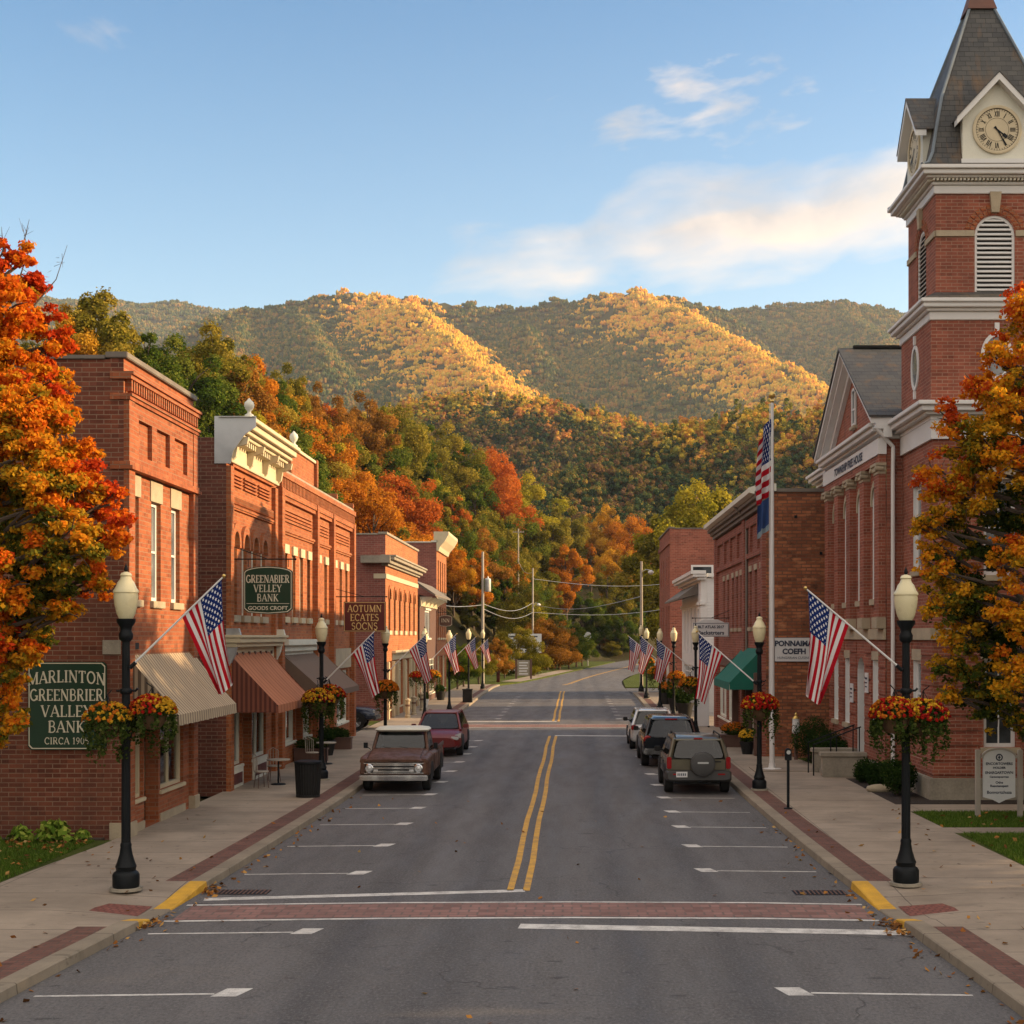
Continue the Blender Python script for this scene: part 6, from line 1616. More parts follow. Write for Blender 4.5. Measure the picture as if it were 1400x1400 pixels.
BK = [(0, -7.78, 24.5, 3.0, 1., 'yellow flowered hanging basket on street side of the nearest left lamp, overlapping the bank sign'),
      (1, -7.1, 24.75, 3.12, 1., 'red and yellow hanging basket on the pavement side of nearest left lamp'),
      (4, -7.5, 43.2, 2.5, 1.2, 'round yellow mum basket on the lamp behind the litter bin, front one'),
      (2, -7.25, 43.7, 2.6, 1.2, 'red mum basket behind the yellow one on the lamp by the litter bin'),
      (3, -7.35, 57.8, 2.3, 1.25, 'orange flower basket on the lamp behind the maroon sign'),
      (3, -7.0, 73.2, 2.4, 1.1, 'orange basket on the lamp before the arched window shop'),
      (2, -7.75, 72.8, 2.4, .9, 'dark shaded basket left of the orange one on the arched window shop lamp'),
      (3, -6.35, 80.6, 2.5, 1., 'small orange basket on the left lamp with visible base'),
      (1, 5.5, 24.95, 3.05, 1.05, 'red and yellow hanging basket on the road side of the nearest right lamp'),
      (4, 6.05, 25.2, 3.0, 1.1, 'yellow hanging basket with long trailing greens right of the nearest right lamp'),
      (2, 5.2, 40.4, 2.45, 1.3, 'red flower basket on the lamp beside the flagpole and tan car'),
      (3, 4.95, 61.3, 2.35, 1.2, 'orange basket on the right lamp under the white hanging sign'),
      (3, 5.3, 74.1, 2.3, 1.2, 'orange basket on the right lamp behind the dark car'),
      (3, 4.85, 84, 2.3, 1.3, 'orange basket on the right lamp in front of the far red brick building'),
      (0, 5.1, 100, 2.6, 1.4, 'greenish yellow basket on the second farthest right lamp')]
used = set()
for k, x, y, z, s, lab in BK:
    if k in used: o = dup(bk[k])
    else: o = bk[k]; used.add(k)
    o.location = (x, y, z); o.rotation_euler = (0, 0, x*3+y); o.scale = (s,)*3; o['label'] = lab; o['group'] = 'hanging flower baskets'

# ------------------------------------------------------------------ street furniture
def bin_(x, y, lab, s=1., square=False):
    t = thing('litter_bin', lab, 'litter bin', (x, y, .135), scale=s)
    q = MB()
    if square: q.box(-.3, .3, -.3, .3, 0, .8); q.box(-.33, .33, -.33, .33, .801, .86)
    else:
        q.lathe([(.26, .05), (.27, .1), (.3, .8), (.31, .84)], n=28)
        for k in range(28):
            a = 2*math.pi*k/28; q.path([(.285*math.cos(a), .285*math.sin(a), .05), (.325*math.cos(a), .325*math.sin(a), .84)], .014, 5)
        q.lathe([(.3, .0), (.3, .06), (.24, .06)], n=28)
    q.build('bin_body', M['blackmat'], t)
    q = MB(); q.lathe([(.34, .84), (.35, .87), (.34, .9), (.2, .93), (.18, .92)] if not square else [(.1, .861), (.1, .9), (.001, .91)], n=28); q.build('bin_lid', M['black'], t, smooth=True)
bin_(-7.02, 38.9, 'round black slatted litter bin on the left pavement in front of a lamp post', 1.05)
bin_(-6.75, 94.6, 'square black bin at the foot of a far left lamp', 1.0, True)
t = thing('parking_meter', 'slim black parking meter post on the right pavement edge', 'parking meter', (5.35, 36.2, .135))
q = MB(); q.path([(0, 0, 0), (0, 0, 1.2)], .035, 10); q.lathe([(.11, 0), (.11, .02), (.04, .03)], n=16); q.build('post', M['black'], t)
q = MB(); q.box(-.08, .08, -.06, .06, 1.2, 1.42); q.prism([(.08*math.cos(math.pi*k/10), 1.42+.08*math.sin(math.pi*k/10)) for k in range(11)], -.06, .06, 'y'); q.build('meter_head', M['black'], t, bevel=.008)
q = MB(); q.lathe([(.05, 0), (.05, .02)], (0, -.082, 1.4), 14, axis='y'); q.build('dial', M['steel'], t)
# bistro set outside the rust awning
def chair_mb(): 
    t = thing('bistro_chair', '', 'chair')
    q = MB(); q.lathe([(.2, .44), (.21, .46), (.2, .48), (.001, .48)], n=16); q.build('seat', M['wood_pole'], t)
    for a in (45, 135, 225, 315):
        q = MB(); c, s = math.cos(R(a)), math.sin(R(a)); q.path([(c*.22, s*.22, 0), (c*.16, s*.16, .45)], .012, 6); q.build('leg', M['brownwood'], t)
    q = MB(); q.path([(-.17, -.14, .46), (-.2, -.15, .9), (-.22, 0, .98), (-.2, .15, .9), (-.17, .14, .46)], .013, 6)
    for k in (-.08, 0, .08): q.path([(-.17, k, .46), (-.21, k, .94)], .008, 5)
    q.build('backrest', M['wood_pole'], t)
    return t
c0 = chair_mb()
for i, (x, y, rz, lab) in enumerate(((-8.75, 41.2, .6, 'wooden bistro chair under the rust awning, nearer of two'), (-8.75, 43.0, -1.2, 'wooden bistro chair under rust awning beyond the small table'), (-8.5, 47.9, 1.2, 'wooden chair outside the brown awning shop'))):
    o = c0 if i == 0 else dup(c0); o.location = (x, y, .135); o.rotation_euler = (0, 0, rz); o['label'] = lab; o['group'] = 'bistro chairs on the left pavement'
for i, (x, y, lab) in enumerate(((-8.45, 42.1, 'small round wooden cafe table between two bistro chairs'), (-8.2, 48.8, 'small round cafe table by the brown awning'))):
    if i == 0:
        tb = thing('cafe_table', lab, 'table', (x, y, .135))
        q = MB(); q.lathe([(.33, .7), (.34, .72), (.33, .735), (.001, .735)], n=24); q.build('table_top', M['wood_pole'], tb)
        q = MB(); q.path([(0, 0, .03), (0, 0, .7)], .025, 8); q.build('stem', M['black'], tb)
        q = MB(); q.lathe([(.22, 0), (.2, .03), (.03, .05)], n=18); q.build('base', M['black'], tb)
    else: dup(tb, (x, y, .135), 0, lab)
def planter(x, y, lab, s=1., box_=False, mat='terracotta', fm='greens', seed=1, blooms=None):
    t = thing('planter', lab, 'planter', (x, y, .135), scale=s)
    q = MB()
    if box_: q.box(-.55, .55, -.2, .2, 0, .4); q.box(-.58, .58, -.23, .23, .401, .45)
    else: q.lathe([(.18, 0), (.24, .3), (.28, .4), (.28, .45), (.24, .45), (.001, .42)], n=20)
    q.build('pot', M[mat], t, smooth=not box_)
    me = shrub_mesh('foliage', 900, .32, .07, M[fm], seed, .8)
    me.transform(Matrix.Translation((0, 0, .36)) @ Matrix.Diagonal((1.7 if box_ else 1, 1, 1, 1)))
    o = bpy.data.objects.new('foliage', me); COL.objects.link(o); o.parent = t
    if blooms:
        r = np.random.default_rng(seed+50); d = unit(r.normal(size=(400, 3))); d[:, 2] = np.abs(d[:, 2])
        P = d*np.array([.55 if box_ else .33, .33, .3])+np.array([0, 0, .62])
        me = quads_mesh('blossoms', P, d, .06, r.random(400), M[blooms], rngk=r); o = bpy.data.objects.new('blossoms', me); COL.objects.link(o); o.parent = t; o['kind'] = 'stuff'
planter(-8.9, 49.9, 'leafy planter box outside the brown awning shop', 1., True, 'brownwood', 'greens', 3)
planter(-8.8, 52.5, 'dark potted shrub outside long brick block near its end', 1.2, False, 'blackmat', 'shrub', 4)
planter(-8.9, 55.4, 'second planter box with green foliage outside the long brick block', 1., True, 'brownwood', 'shrub', 5)
planter(-8.9, 88, 'pale pot with greenery at the end of the arched window shop', 1.1, False, 'white', 'greens', 6)
planter(-8.8, 98, 'dark potted shrub outside the timber fronted shop', 1.3, False, 'blackmat', 'shrub', 7)
planter(6.3, 56.5, 'wooden planter box of orange flowers below the green awning', 1.05, True, 'brownwood', 'greens', 8, 'bl_orange')
planter(6.35, 53.0, 'dark planter with yellow flowers at the near corner of the plum building', 1.0, False, 'blackmat', 'greens', 9, 'bl_yellow')
planter(5.95, 77, 'bushy green potted shrub near the white clapboard shop', 1.7, False, 'blackmat', 'shrub', 10)
planter(5.95, 84, 'second bushy potted shrub along the white clapboard shop', 1.6, False, 'blackmat', 'shrub', 11)
planter(5.95, 92, 'third potted shrub at the far end of the white clapboard shop', 1.6, False, 'blackmat', 'greens', 12, 'bl_orange')
# bollards by the brick shop with arched windows
for i, (x, y, lab) in enumerate(((-8.6, 76.6, 'pale stone bollard nearest the alley'), (-8.6, 79.6, 'brown bollard second from the alley'), (-8.6, 84, 'brown bollard third from the alley'))):
    if i == 0:
        bo = thing('bollard', lab, 'bollard', (x, y, .135), group='bollards along the arched window shop')
        q = MB(); q.lathe([(.16, 0), (.16, .1), (.12, .14), (.11, .85), (.15, .9), (.15, .96), (.001, 1.05)], n=16); q.build('bollard_post', M['stone'], bo, smooth=True, sharp=30)
        q = MB(); q.lathe([(.125, .6), (.13, .62), (.13, .68), (.125, .7)], n=16); q.build('bollard_ring', M['brownwood'], bo)
    else: dup(bo, (x, y, .135), 0, lab)
# white door board / sandwich board outside the white shop
t = thing('sandwich_board', 'tall white board with dark lettering standing outside the white clapboard shop', 'sign', (6.1, 68.8, .135))
q = MB(); q.box(-.35, .35, -.03, .03, .05, 2.0); q.build('board', M['white_sign'], t, bevel=.01)
q = MB()
for k in range(5): q.box(-.05, .05, -.036, -.031, 1.2+k*.13, 1.28+k*.13)
q.build('lettering', M['letter_dark'], t)
q = MB(); q.box(-.36, -.28, -.15, .15, 0, .06); q.box(.28, .36, -.15, .15, 0, .06); q.build('foot', M['blackmat'], t)
t = thing('lantern_post', 'low lantern post with white lamp and yellow cap among the courthouse bushes', 'garden lamp', (7.75, 50.6, .1))
q = MB(); q.path([(0, 0, 0), (0, 0, .95)], .07, 8); q.build('post', M['brownwood'], t)
q = MB(); q.lathe([(.12, .95), (.14, 1.0), (.12, 1.45), (.001, 1.46)], n=10); q.build('lantern', M['white_sign'], t)
q = MB(); q.lathe([(.15, 1.46), (.05, 1.56), (.06, 1.6), (.001, 1.68)], n=10); q.build('cap', M['brass'], t)

# flagpole with two limp flags
t = thing('flagpole', 'tall white flagpole with gold ball beside the rough brick wall', 'flagpole', (6.4, 46.8, .135))
q = MB(); q.path([(0, 0, 0), (0, 0, 6), (0, 0, 11.85)], [.085, .075, .05], 14); q.build('pole', M['pole_white'], t, smooth=True)
q = MB(); q.ball((0, 0, 11.98), .12, 14); q.lathe([(.04, 11.72), (.08, 11.78), (.04, 11.86)], n=12); q.build('ball_finial', M['brass'], t, smooth=True)
q = MB(); q.lathe([(.3, 0), (.3, .04), (.12, .06), (.1, .2)], n=20); q.build('base_plate', M['pole_white'], t, smooth=True, sharp=30)
q = MB(); q.path([(-.1, -.05, 1.2), (-.09, -.05, 11.7)], .008, 4); q.build('halyard', M['pole_white'], t)
lawn('pole_slab', [(5.75, 46.1), (7.6, 46.1), (7.6, 47.6), (5.75, 47.6)], .165, 'walk')
t = thing('flag', 'limp national flag drooping at the top of the white flagpole', 'flag', (6.32, 46.78, 8.9))
def limp(u, v):
    # v = 1 at the top; cloth hangs almost straight down
    top = Vector((0, 0, 2.45*v)); 
    x = -.44*u**.7*(1-.3*abs(v-.45)); z = 2.45*v-.95*u*(.35+.65*v)
    return (x+.05*math.sin(u*11+v*2), .12*math.sin(u*10+v*3)*min(1, u*4)+.04*math.sin(v*12+u*5), z)
cloth('flag_cloth', limp, 30, 34, M['flag'], t)
t = thing('flag', 'dark blue flag hanging limp below the national flag on the flagpole', 'flag', (6.32, 46.78, 7.9))
M['flag_blue'] = plain('blue_flag', (.02, .05, .16), .9, var=.2)
M['flag_hem'] = plain('flag_hem', (.2, .26, .3), .9)
cloth('flag_cloth', lambda u, v: (-.36*u**.8-.02+.03*math.sin(u*10), .08*math.sin(u*9+v)*min(1, u*4), .95*v-.3*u), 20, 16, M['flag_blue'], t)
cloth('flag_hem', lambda u, v: (-.36*u**.8-.02+.03*math.sin(u*10), .08*math.sin(u*9)*min(1, u*4)-.004, .2*v-.3*u-.1), 20, 4, M['flag_hem'], t)

# utility poles and wires
def upole(x, y, h, lab, transformer=False, arm=True, light=None):
    t = thing('utility_pole', lab, 'utility pole', (x, y, terr(x, y) if y > 130 else .1))
    q = MB(); q.path([(0, 0, 0), (0, 0, h)], [.15, .1], 10); q.build('pole', M['wood_pole'], t, smooth=True)
    if arm:
        q = MB(); q.box(-.9, .9, -.06, .06, h-.6, h-.48)
        for k in (-.8, -.4, .4, .8): q.lathe([(.03, h-.48), (.05, h-.4), (.02, h-.34)], (k, 0, 0), 6)
        q.build('crossarm', M['wood_pole'], t)
    if transformer:
        q = MB(); q.lathe([(.24, h-3.3), (.26, h-3.25), (.26, h-2.3), (.2, h-2.2), (.06, h-2.18), (.05, h-2.05)], (.42, 0, 0), 16); q.build('transformer', M['steel'], t, smooth=True, sharp=30)
        q = MB(); q.path([(.1, 0, h-2.9), (.2, 0, h-2.9)], .04, 6); q.build('bracket', M['black'], t)
    if light:
        q = MB(); q.path([(0, 0, h-light), (.35, 0, h-light+.25), (.7, 0, h-light+.2)], .03, 6); q.build('lamp_arm', M['steel'], t)
        q = MB(); q.lathe([(.05, 0), (.2, -.08), (.24, -.2), (.12, -.34), (.001, -.36)], (.75, 0, h-light+.2), 12); q.build('lamp_head', M['white'], t, smooth=True)
    return t
upole(-7.38, 121, 11.3, 'weathered utility pole with grey transformer behind the far left lamp', True, False)
upole(-4.9, 183, 13.0, 'taller bare utility pole with small round light, left of the bend', False, False, 4.6)
upole(5.55, 117, 10.3, 'utility pole with street light arm at the end of the right pavement', False, False, .9)
upole(-8.5, 232, 17, 'distant crossarm utility pole among the trees', False, True)
wires = [((-7.38, 121, 7.0), (-14, 112, 8.5)), ((-7.38, 121, 7.1), (-4.9, 183, 8.6)), ((-4.9, 183, 8.4), (5.55, 117, 7.6)), ((-4.9, 183, 7.4), (16, 190, 8.6)), ((-4.9, 183, 11.6), (16, 190, 11.6)), ((-7.38, 121, 6.7), (-4.9, 183, 7.4)), ((-4.9, 183, 12.4), (-8.5, 232, 16.3))]
for i, (a, b) in enumerate(wires):
    q = MB(); A, B = Vector(a), Vector(b)
    pts = [A.lerp(B, k/14)-Vector((0, 0, .8*math.sin(math.pi*k/14))) for k in range(15)]
    q.path([p-A for p in pts], .028, 4)
    tag(q.build('overhead_wire', M['steel'], None, loc=a), ('wire from transformer pole back to the far narrow shop', 'upper wire between the two left utility poles', 'wire crossing the road to the right utility pole', 'lower wire running right from the taller left pole', 'highest wire running right across the trees', 'lower slack wire between the two left utility poles', 'wire running back to the distant crossarm pole')[i], 'wire', 'overhead wires at the bend')

# roadside boards at the bend
t = thing('notice_board', 'white lettered board between two dark posts by the shrubs at the bend', 'sign', (-4.9, 148, .1))
for sx in (-1, 1):
    q = MB(); q.box(sx*.75-.1, sx*.75+.1, -.1, .1, 0, 2.0); q.build('post', M['brownwood'], t)
q = MB(); q.box(-.62, .62, -.05, .05, .3, 1.9); q.build('board', M['stone_grey'], t)
q = MB()
for k in range(5): q.box(-.45, .45-.12*(k % 2), -.058, -.051, .45+k*.28, .57+k*.28)
q.build('lettering', M['white_sign'], t)
t = thing('billboard', 'pale lettered billboard standing behind the notice board among shrubs', 'sign', (-5.4, 168, .1))
q = MB(); q.box(-1.9, 1.9, -.06, .06, 2.4, 4.6); q.build('board', M['white_sign'], t)
for sx in (-1, 1):
    q = MB(); q.box(sx*1.4-.1, sx*1.4+.1, .07, .25, 0, 4.5); q.build('post', M['brownwood'], t)
q = MB()
for k in range(5):
    for j in range(4): q.box(-1.7+j*.85, -1.7+j*.85+.5+.1*((k+j) % 3), -.068, -.061, 2.6+k*.4, 2.75+k*.4)
q.build('lettering', M['letter_dark'], t)
t = thing('road_sign', 'round pale road sign on a post at the grassy tip of the bend', 'road sign', (2.3, 214, .1))
q = MB(); q.path([(0, 0, 0), (0, 0, 4.6)], .09, 8); q.build('post', M['steel'], t)
q = MB(); q.lathe([(.001, -.02), (.55, -.02), (.55, .02), (.001, .02)], (0, -.12, 4.4), 18, axis='y'); q.build('sign_plate', M['white_sign'], t)
t = thing('marker_post', 'short post with white cap on the verge below the far left lamp', 'marker post', (-6.9, 137, .1))
q = MB(); q.box(-.14, .14, -.12, .12, 0, 2.0); q.build('post', M['maroon_sign'], t)
q = MB(); q.ball((0, 0, 2.1), .2, 10); q.build('cap', M['white_sign'], t, smooth=True)

# ------------------------------------------------------------------ clipped shrubs and bed plants
def shrub(x, y, r_, lab, seed, mat='shrub', flat=1., n=2600, name='shrub', cat='shrub', size=.055, z=.13):
    t = thing(name, lab, cat, (x, y, z))
    o = bpy.data.objects.new('foliage', shrub_mesh('foliage', n, r_, size, M[mat], seed, flat, 14)); COL.objects.link(o); o.parent = t
    q = MB()
    for k in range(5): a = 1.26*k; q.path([(0, 0, 0), (.4*r_*math.cos(a), .4*r_*math.sin(a), r_*1.2*flat)], [.03, .012], 5)
    q.build('stem', M['bark'], t)
    return t
shrub(8.72, 39.2, .52, 'largest clipped round shrub at the courthouse corner', 21, n=5000)
shrub(8.6, 41.0, .4, 'middle clipped shrub of three before the courthouse', 22, n=3500)
shrub(8.55, 42.6, .36, 'smallest clipped shrub next to the courthouse steps', 23, n=3000)
shrub(8.35, 48.0, .62, 'dark hedge shrub left of the courthouse steps', 24, n=4000)
shrub(8.1, 49.6, .7, 'farther dark hedge shrub against the rough brick wall', 25, n=4000, flat=1.1)
shrub(8.8, 47.6, .45, 'low round shrub tucked behind the courthouse steps', 26)
t = thing('boulder', 'pale rock lying in the mulch between clipped shrubs', 'rock', (8.45, 40.2, .14))
q = MB(); q.ball((0, 0, .07), .3, 12, sq=(1.2, .7, .45)); o = q.build('stone', M['stone'], t, smooth=True, sharp=180)
for v in o.data.vertices: v.co *= 1+.18*mnoise.noise(v.co*5)
def hosta(x, y, s, lab, seed):
    t = thing('garden_plant', lab, 'plant', (x, y, .13))
    r = np.random.default_rng(seed); n = 170
    a = r.uniform(0, 6.28, n); h = r.uniform(.1, 1, n); rad = (1-.55*h)*r.uniform(.3, 1., n)
    P = np.stack([np.cos(a)*rad*s, np.sin(a)*rad*s*.8, h*s*.75+.05], 1)
    Nn = unit(np.stack([np.cos(a)*.7, np.sin(a)*.7, np.full(n, .8)], 1)+.3*r.normal(size=(n, 3)))
    o = bpy.data.objects.new('leaves', quads_mesh('leaves', P, Nn, .2*s+.03, r.random(n), M['hosta'], 1.3, r)); COL.objects.link(o); o.parent = t
    q = MB()
    for k in range(9): b = .7*k; q.path([(0, 0, 0), (.5*s*math.cos(b), .5*s*math.sin(b), .5*s)], .01, 4)
    q.build('stems', M['hosta'], t)
hosta(-10.75, 30.35, .5, 'largest leafy yellow green plant against the dark brick wall', 31)
hosta(-11.45, 30.4, .34, 'medium leafy green plant left of the largest one by the wall', 32)
hosta(-10.2, 30.5, .24, 'small leafy plant right of the largest, near the stone pier', 33)
hosta(-12.1, 30.4, .3, 'leafy plant at the left edge of the bed under the bank sign', 34)

# fallen leaves
r = np.random.default_rng(5)
P = []
for k in range(85): y = r.uniform(15.5, 40); P.append((interp(KL, y)+abs(r.normal())*.22+.02, y, .012))
for k in range(80): y = r.uniform(15.5, 34); P.append((interp(KR, y)-abs(r.normal())*.22-.02, y, .012))
for c, sg, tab in ((22.3, 1, KL), (25.3, 1, KL), (22.2, -1, KR), (21.9, -1, KR)):
    for k in range(30): P.append((interp(tab, c)+sg*abs(r.normal())*.16, c+r.normal()*.3, .02+.03*r.random()))
for k in range(40): P.append((r.uniform(-6, 4.6), r.uniform(15.5, 40), .012))
for k in range(60): y = r.uniform(16, 34); P.append((r.uniform(-9.7, interp(KL, y)-.4), y, .15))
for k in range(60): y = r.uniform(16, 36); P.append((r.uniform(interp(KR, y)+.4, 8.6), y, .15))
for k in range(420): P.append((r.uniform(-14, -9.95), 30.6-abs(r.normal())*3.2, .185))
for k in range(90): P.append((r.uniform(8.7, 12.5), r.uniform(27, 31.6), .185))
for k in range(40): P.append((r.uniform(8.5, 12.5), r.uniform(32.8, 35.6), .185))
P = np.array(P); n = len(P)
Nn = unit(np.array([0, 0, 1.])+.45*r.normal(size=(n, 3)))
M['fallen'] = leaf_mat('fallen_leaf', [(0, (.09, .045, .02)), (.4, (.26, .1, .03)), (.75, (.42, .2, .05)), (1, (.5, .34, .14))], .15)
o = bpy.data.objects.new('fallen_leaves', quads_mesh('fallen_leaves', P, Nn, .085, r.random(n), M['fallen'], 1.1, r)); COL.objects.link(o); tag(o, 'scattered dry fallen leaves along kerbs and lawns', 'leaves', kind='stuff')
# grass blades on the near lawns
def blades(name, n, x0, x1, y0, y1, seed, lab):
    r = np.random.default_rng(seed); x = r.uniform(x0, x1, n); y = r.uniform(y0, y1, n); h = r.uniform(.035, .085, n)
    a = r.uniform(0, 6.28, n); lean = r.normal(size=(n, 2))*.025
    B = np.stack([x, y, np.full(n, .115)], 1); d = np.stack([np.cos(a)*.008, np.sin(a)*.008, np.zeros(n)], 1); tip = B+np.stack([lean[:, 0], lean[:, 1], h], 1)
    V = np.stack([B-d, B+d, tip+d*.2, tip-d*.2], 1).reshape(-1, 3)
    me = bpy.data.meshes.new(name); me.vertices.add(4*n); me.loops.add(4*n); me.polygons.add(n)
    me.vertices.foreach_set('co', V.astype(np.float32).ravel()); me.loops.foreach_set('vertex_index', np.arange(4*n, dtype=np.int32))
    me.polygons.foreach_set('loop_start', np.arange(0, 4*n, 4, dtype=np.int32)); me.polygons.foreach_set('loop_total', np.full(n, 4, dtype=np.int32))
    at = me.attributes.new('tint', 'FLOAT', 'FACE'); at.data.foreach_set('value', np.clip(.5+.3*r.normal(size=n), 0, 1).astype(np.float32))
    me.materials.append(M['blade']); me.update(calc_edges=True)
    o = bpy.data.objects.new(name, me); COL.objects.link(o); tag(o, lab, 'grass', kind='stuff')
M['blade'] = leaf_mat('grass_blade', [(0, (.045, .085, .012)), (.6, (.1, .18, .025)), (1, (.2, .25, .05))], .3)
blades('grass', 30000, -13, -9.95, 24, 30.6, 41, 'short lawn grass by the left shop')
blades('grass', 24000, 8.45, 12.5, 27.2, 31.7, 42, 'short lawn grass at the right edge, nearer strip')
blades('grass', 16000, 8.3, 13, 32.75, 35.65, 43, 'short lawn grass under the post sign, farther strip')
# ------------------------------------------------------------------ vehicles (local: +Y is forward, z up, origin on the ground at mid length)
def sgnpow(a, e): return math.copysign(abs(a)**e, a)
def loft_y(mb, st, n=28, e=.3, m=0):
    """stations along y: (y, z bottom, z top, half width, tumblehome)"""
    vs = []; fs = []
    for y, zb, zt, hw, tu in st:
        mid, h = (zb+zt)/2, (zt-zb)/2
        for k in range(n):
            a = 2*math.pi*(k+.5)/n; c, s = sgnpow(math.cos(a), e), sgnpow(math.sin(a), e)
            vs.append((hw*c*(1-tu*max(0, s)), y, mid+h*s))
    for i in range(len(st)-1):
        for k in range(n): fs.append((i*n+k, i*n+(k+1) % n, (i+1)*n+(k+1) % n, (i+1)*n+k))
    fs.append(tuple(range(n))); fs.append(tuple(range((len(st)-1)*n, len(st)*n)))
    mb.add(vs, fs, m)
def loft_z(mb, st, n=36, e=.17, m=0):
    """rings at heights: (z, y0, y1, half width)"""
    vs = []; fs = []
    for z, y0, y1, hw in st:
        c0, h = (y0+y1)/2, (y1-y0)/2
        for k in range(n):
            a = 2*math.pi*(k+.5)/n; vs.append((hw*sgnpow(math.cos(a), e), c0+h*sgnpow(math.sin(a), e), z))
    for i in range(len(st)-1):
        for k in range(n): fs.append((i*n+k, i*n+(k+1) % n, (i+1)*n+(k+1) % n, (i+1)*n+k))
    fs.append(tuple(range(n))); fs.append(tuple(range((len(st)-1)*n, len(st)*n)))
    mb.add(vs, fs, m)
def wheel(t, x, y, r=.35, w=.23, spokes=6, hub='rim'):
    o = thing('wheel', None, None, (x, y, r)); del_keys(o); o.parent = t
    sg = 1 if x > 0 else -1
    q = MB(); q.lathe([(r*.62, -w/2), (r*.93, -w/2), (r, -w*.35), (r, w*.35), (r*.93, w/2), (r*.62, w/2), (r*.62, -w/2)], n=32, axis='x'); q.build('tyre', M['tyre'], o, smooth=True, sharp=45)
    q = MB(); q.lathe([(r*.63, -w*.4), (r*.63, w*.4)], n=28, axis='x'); q.lathe([(r*.64, sg*w*.42), (r*.58, sg*w*.44), (r*.56, sg*w*.3)], n=28, axis='x')
    q.lathe([(.001, sg*w*.3), (r*.16, sg*w*.34), (r*.16, sg*w*.1)], n=14, axis='x')
    for k in range(spokes):
        a = 2*math.pi*k/spokes; c, s = math.cos(a), math.sin(a)
        q.path([(sg*w*.27, c*r*.1, s*r*.1), (sg*w*.33, c*r*.6, s*r*.6)], [.05, .035], 6)
    q.lathe([(.001, sg*w*.05), (r*.6, sg*w*.05)], n=20, axis='x', m=1)
    q.build('rim', [M[hub], M['blackmat']], o, smooth=True, sharp=35)
    return o
def del_keys(o):
    for k in list(o.keys()): del o[k]
def panel(t, name, pts, mat, n=(0, 0, 0), th=.008, parent=None):
    """thin glazed panel from a quad outline, standing just proud of the body"""
    P = [Vector(p) for p in pts]; nn = (P[1]-P[0]).cross(P[3]-P[0]).normalized()
    if nn.dot(Vector(n)) < 0: nn = -nn
    c = sum(P, Vector())/4
    def rounded(P):
        o = []
        for i in range(4):
            a, b, d = P[i-1], P[i], P[(i+1) % 4]; r_ = .16
            for s_ in (0, .33, .66, 1):
                p0 = b.lerp(a, r_*(1-s_)); p1 = b.lerp(d, r_*s_); o.append(p0.lerp(p1, .5) if 0 < s_ < 1 else (p0 if s_ == 0 else p1))
        return o
    o = rounded(P); q = MB(); k = len(o)
    q.add([tuple(p+nn*th) for p in o]+[tuple(p-nn*.02) for p in o], [tuple(range(k))]+[(i, (i+1) % k, k+(i+1) % k, k+i) for i in range(k)])
    return q.build(name, mat, t)
def rbox(t, name, x0, x1, y0, y1, z0, z1, mat, bev=.03, parent=None):
    q = MB(); q.box(x0, x1, y0, y1, z0, z1); return q.build(name, mat, t, bevel=bev, smooth=True, sharp=30)
def arches(t, hw, ys, r, mat):
    q = MB()
    for y in ys:
        for sg in (-1, 1):
            n_ = 18
            o = [(y+(r+.09)*math.cos(math.pi*k/n_), r+(r+.09)*math.sin(math.pi*k/n_)) for k in range(n_+1)]
            q.add([(sg*(hw+.012), a, b) for a, b in o]+[(sg*(hw-.25), a, b) for a, b in o], [tuple(range(n_+1))]+[(k, k+1, n_+2+k, n_+1+k) for k in range(n_)])
    q.build('wheel_arch', mat, t)
def cabin_glass(t, base, top, pill=(.5,), fz=(.06, .1), gl=None, f=True, b=True):
    gl = gl or M['carglass']
    (z0, a0, a1, h0), (z1, b0, b1, h1) = base, top
    H = z1-z0; l = lambda p, q_, s: p+(q_-p)*s
    s0, s1 = fz[0]/H, 1-fz[1]/H
    y1 = lambda s: l(a1, b1, s); y0 = lambda s: l(a0, b0, s); hw = lambda s: l(h0, h1, s); z = lambda s: l(z0, z1, s)
    e = .006
    if f: panel(t, 'windscreen', [(-hw(s0)*.88, y1(s0)+e, z(s0)), (hw(s0)*.88, y1(s0)+e, z(s0)), (hw(s1)*.86, y1(s1)+e, z(s1)), (-hw(s1)*.86, y1(s1)+e, z(s1))], gl, (0, 1, .3))
    if b: panel(t, 'rear_window', [(-hw(s0)*.84, y0(s0)-e, z(s0)), (hw(s0)*.84, y0(s0)-e, z(s0)), (hw(s1)*.8, y0(s1)-e, z(s1)), (-hw(s1)*.8, y0(s1)-e, z(s1))], gl, (0, -1, .3))
    cuts = [0.06]+list(pill)+[.94]
    for sg in (-1, 1):
        for i in range(len(cuts)-1):
            p0, p1 = cuts[i]+(.02 if i else 0), cuts[i+1]-(.02 if i < len(cuts)-2 else 0)
            panel(t, 'side_window', [(sg*(hw(s0)+e), l(y0(s0), y1(s0), p0), z(s0)), (sg*(hw(s0)+e), l(y0(s0), y1(s0), p1), z(s0)), (sg*(hw(s1)+e), l(y0(s1), y1(s1), p1), z(s1)), (sg*(hw(s1)+e), l(y0(s1), y1(s1), p0), z(s1))], gl, (sg, 0, .2))
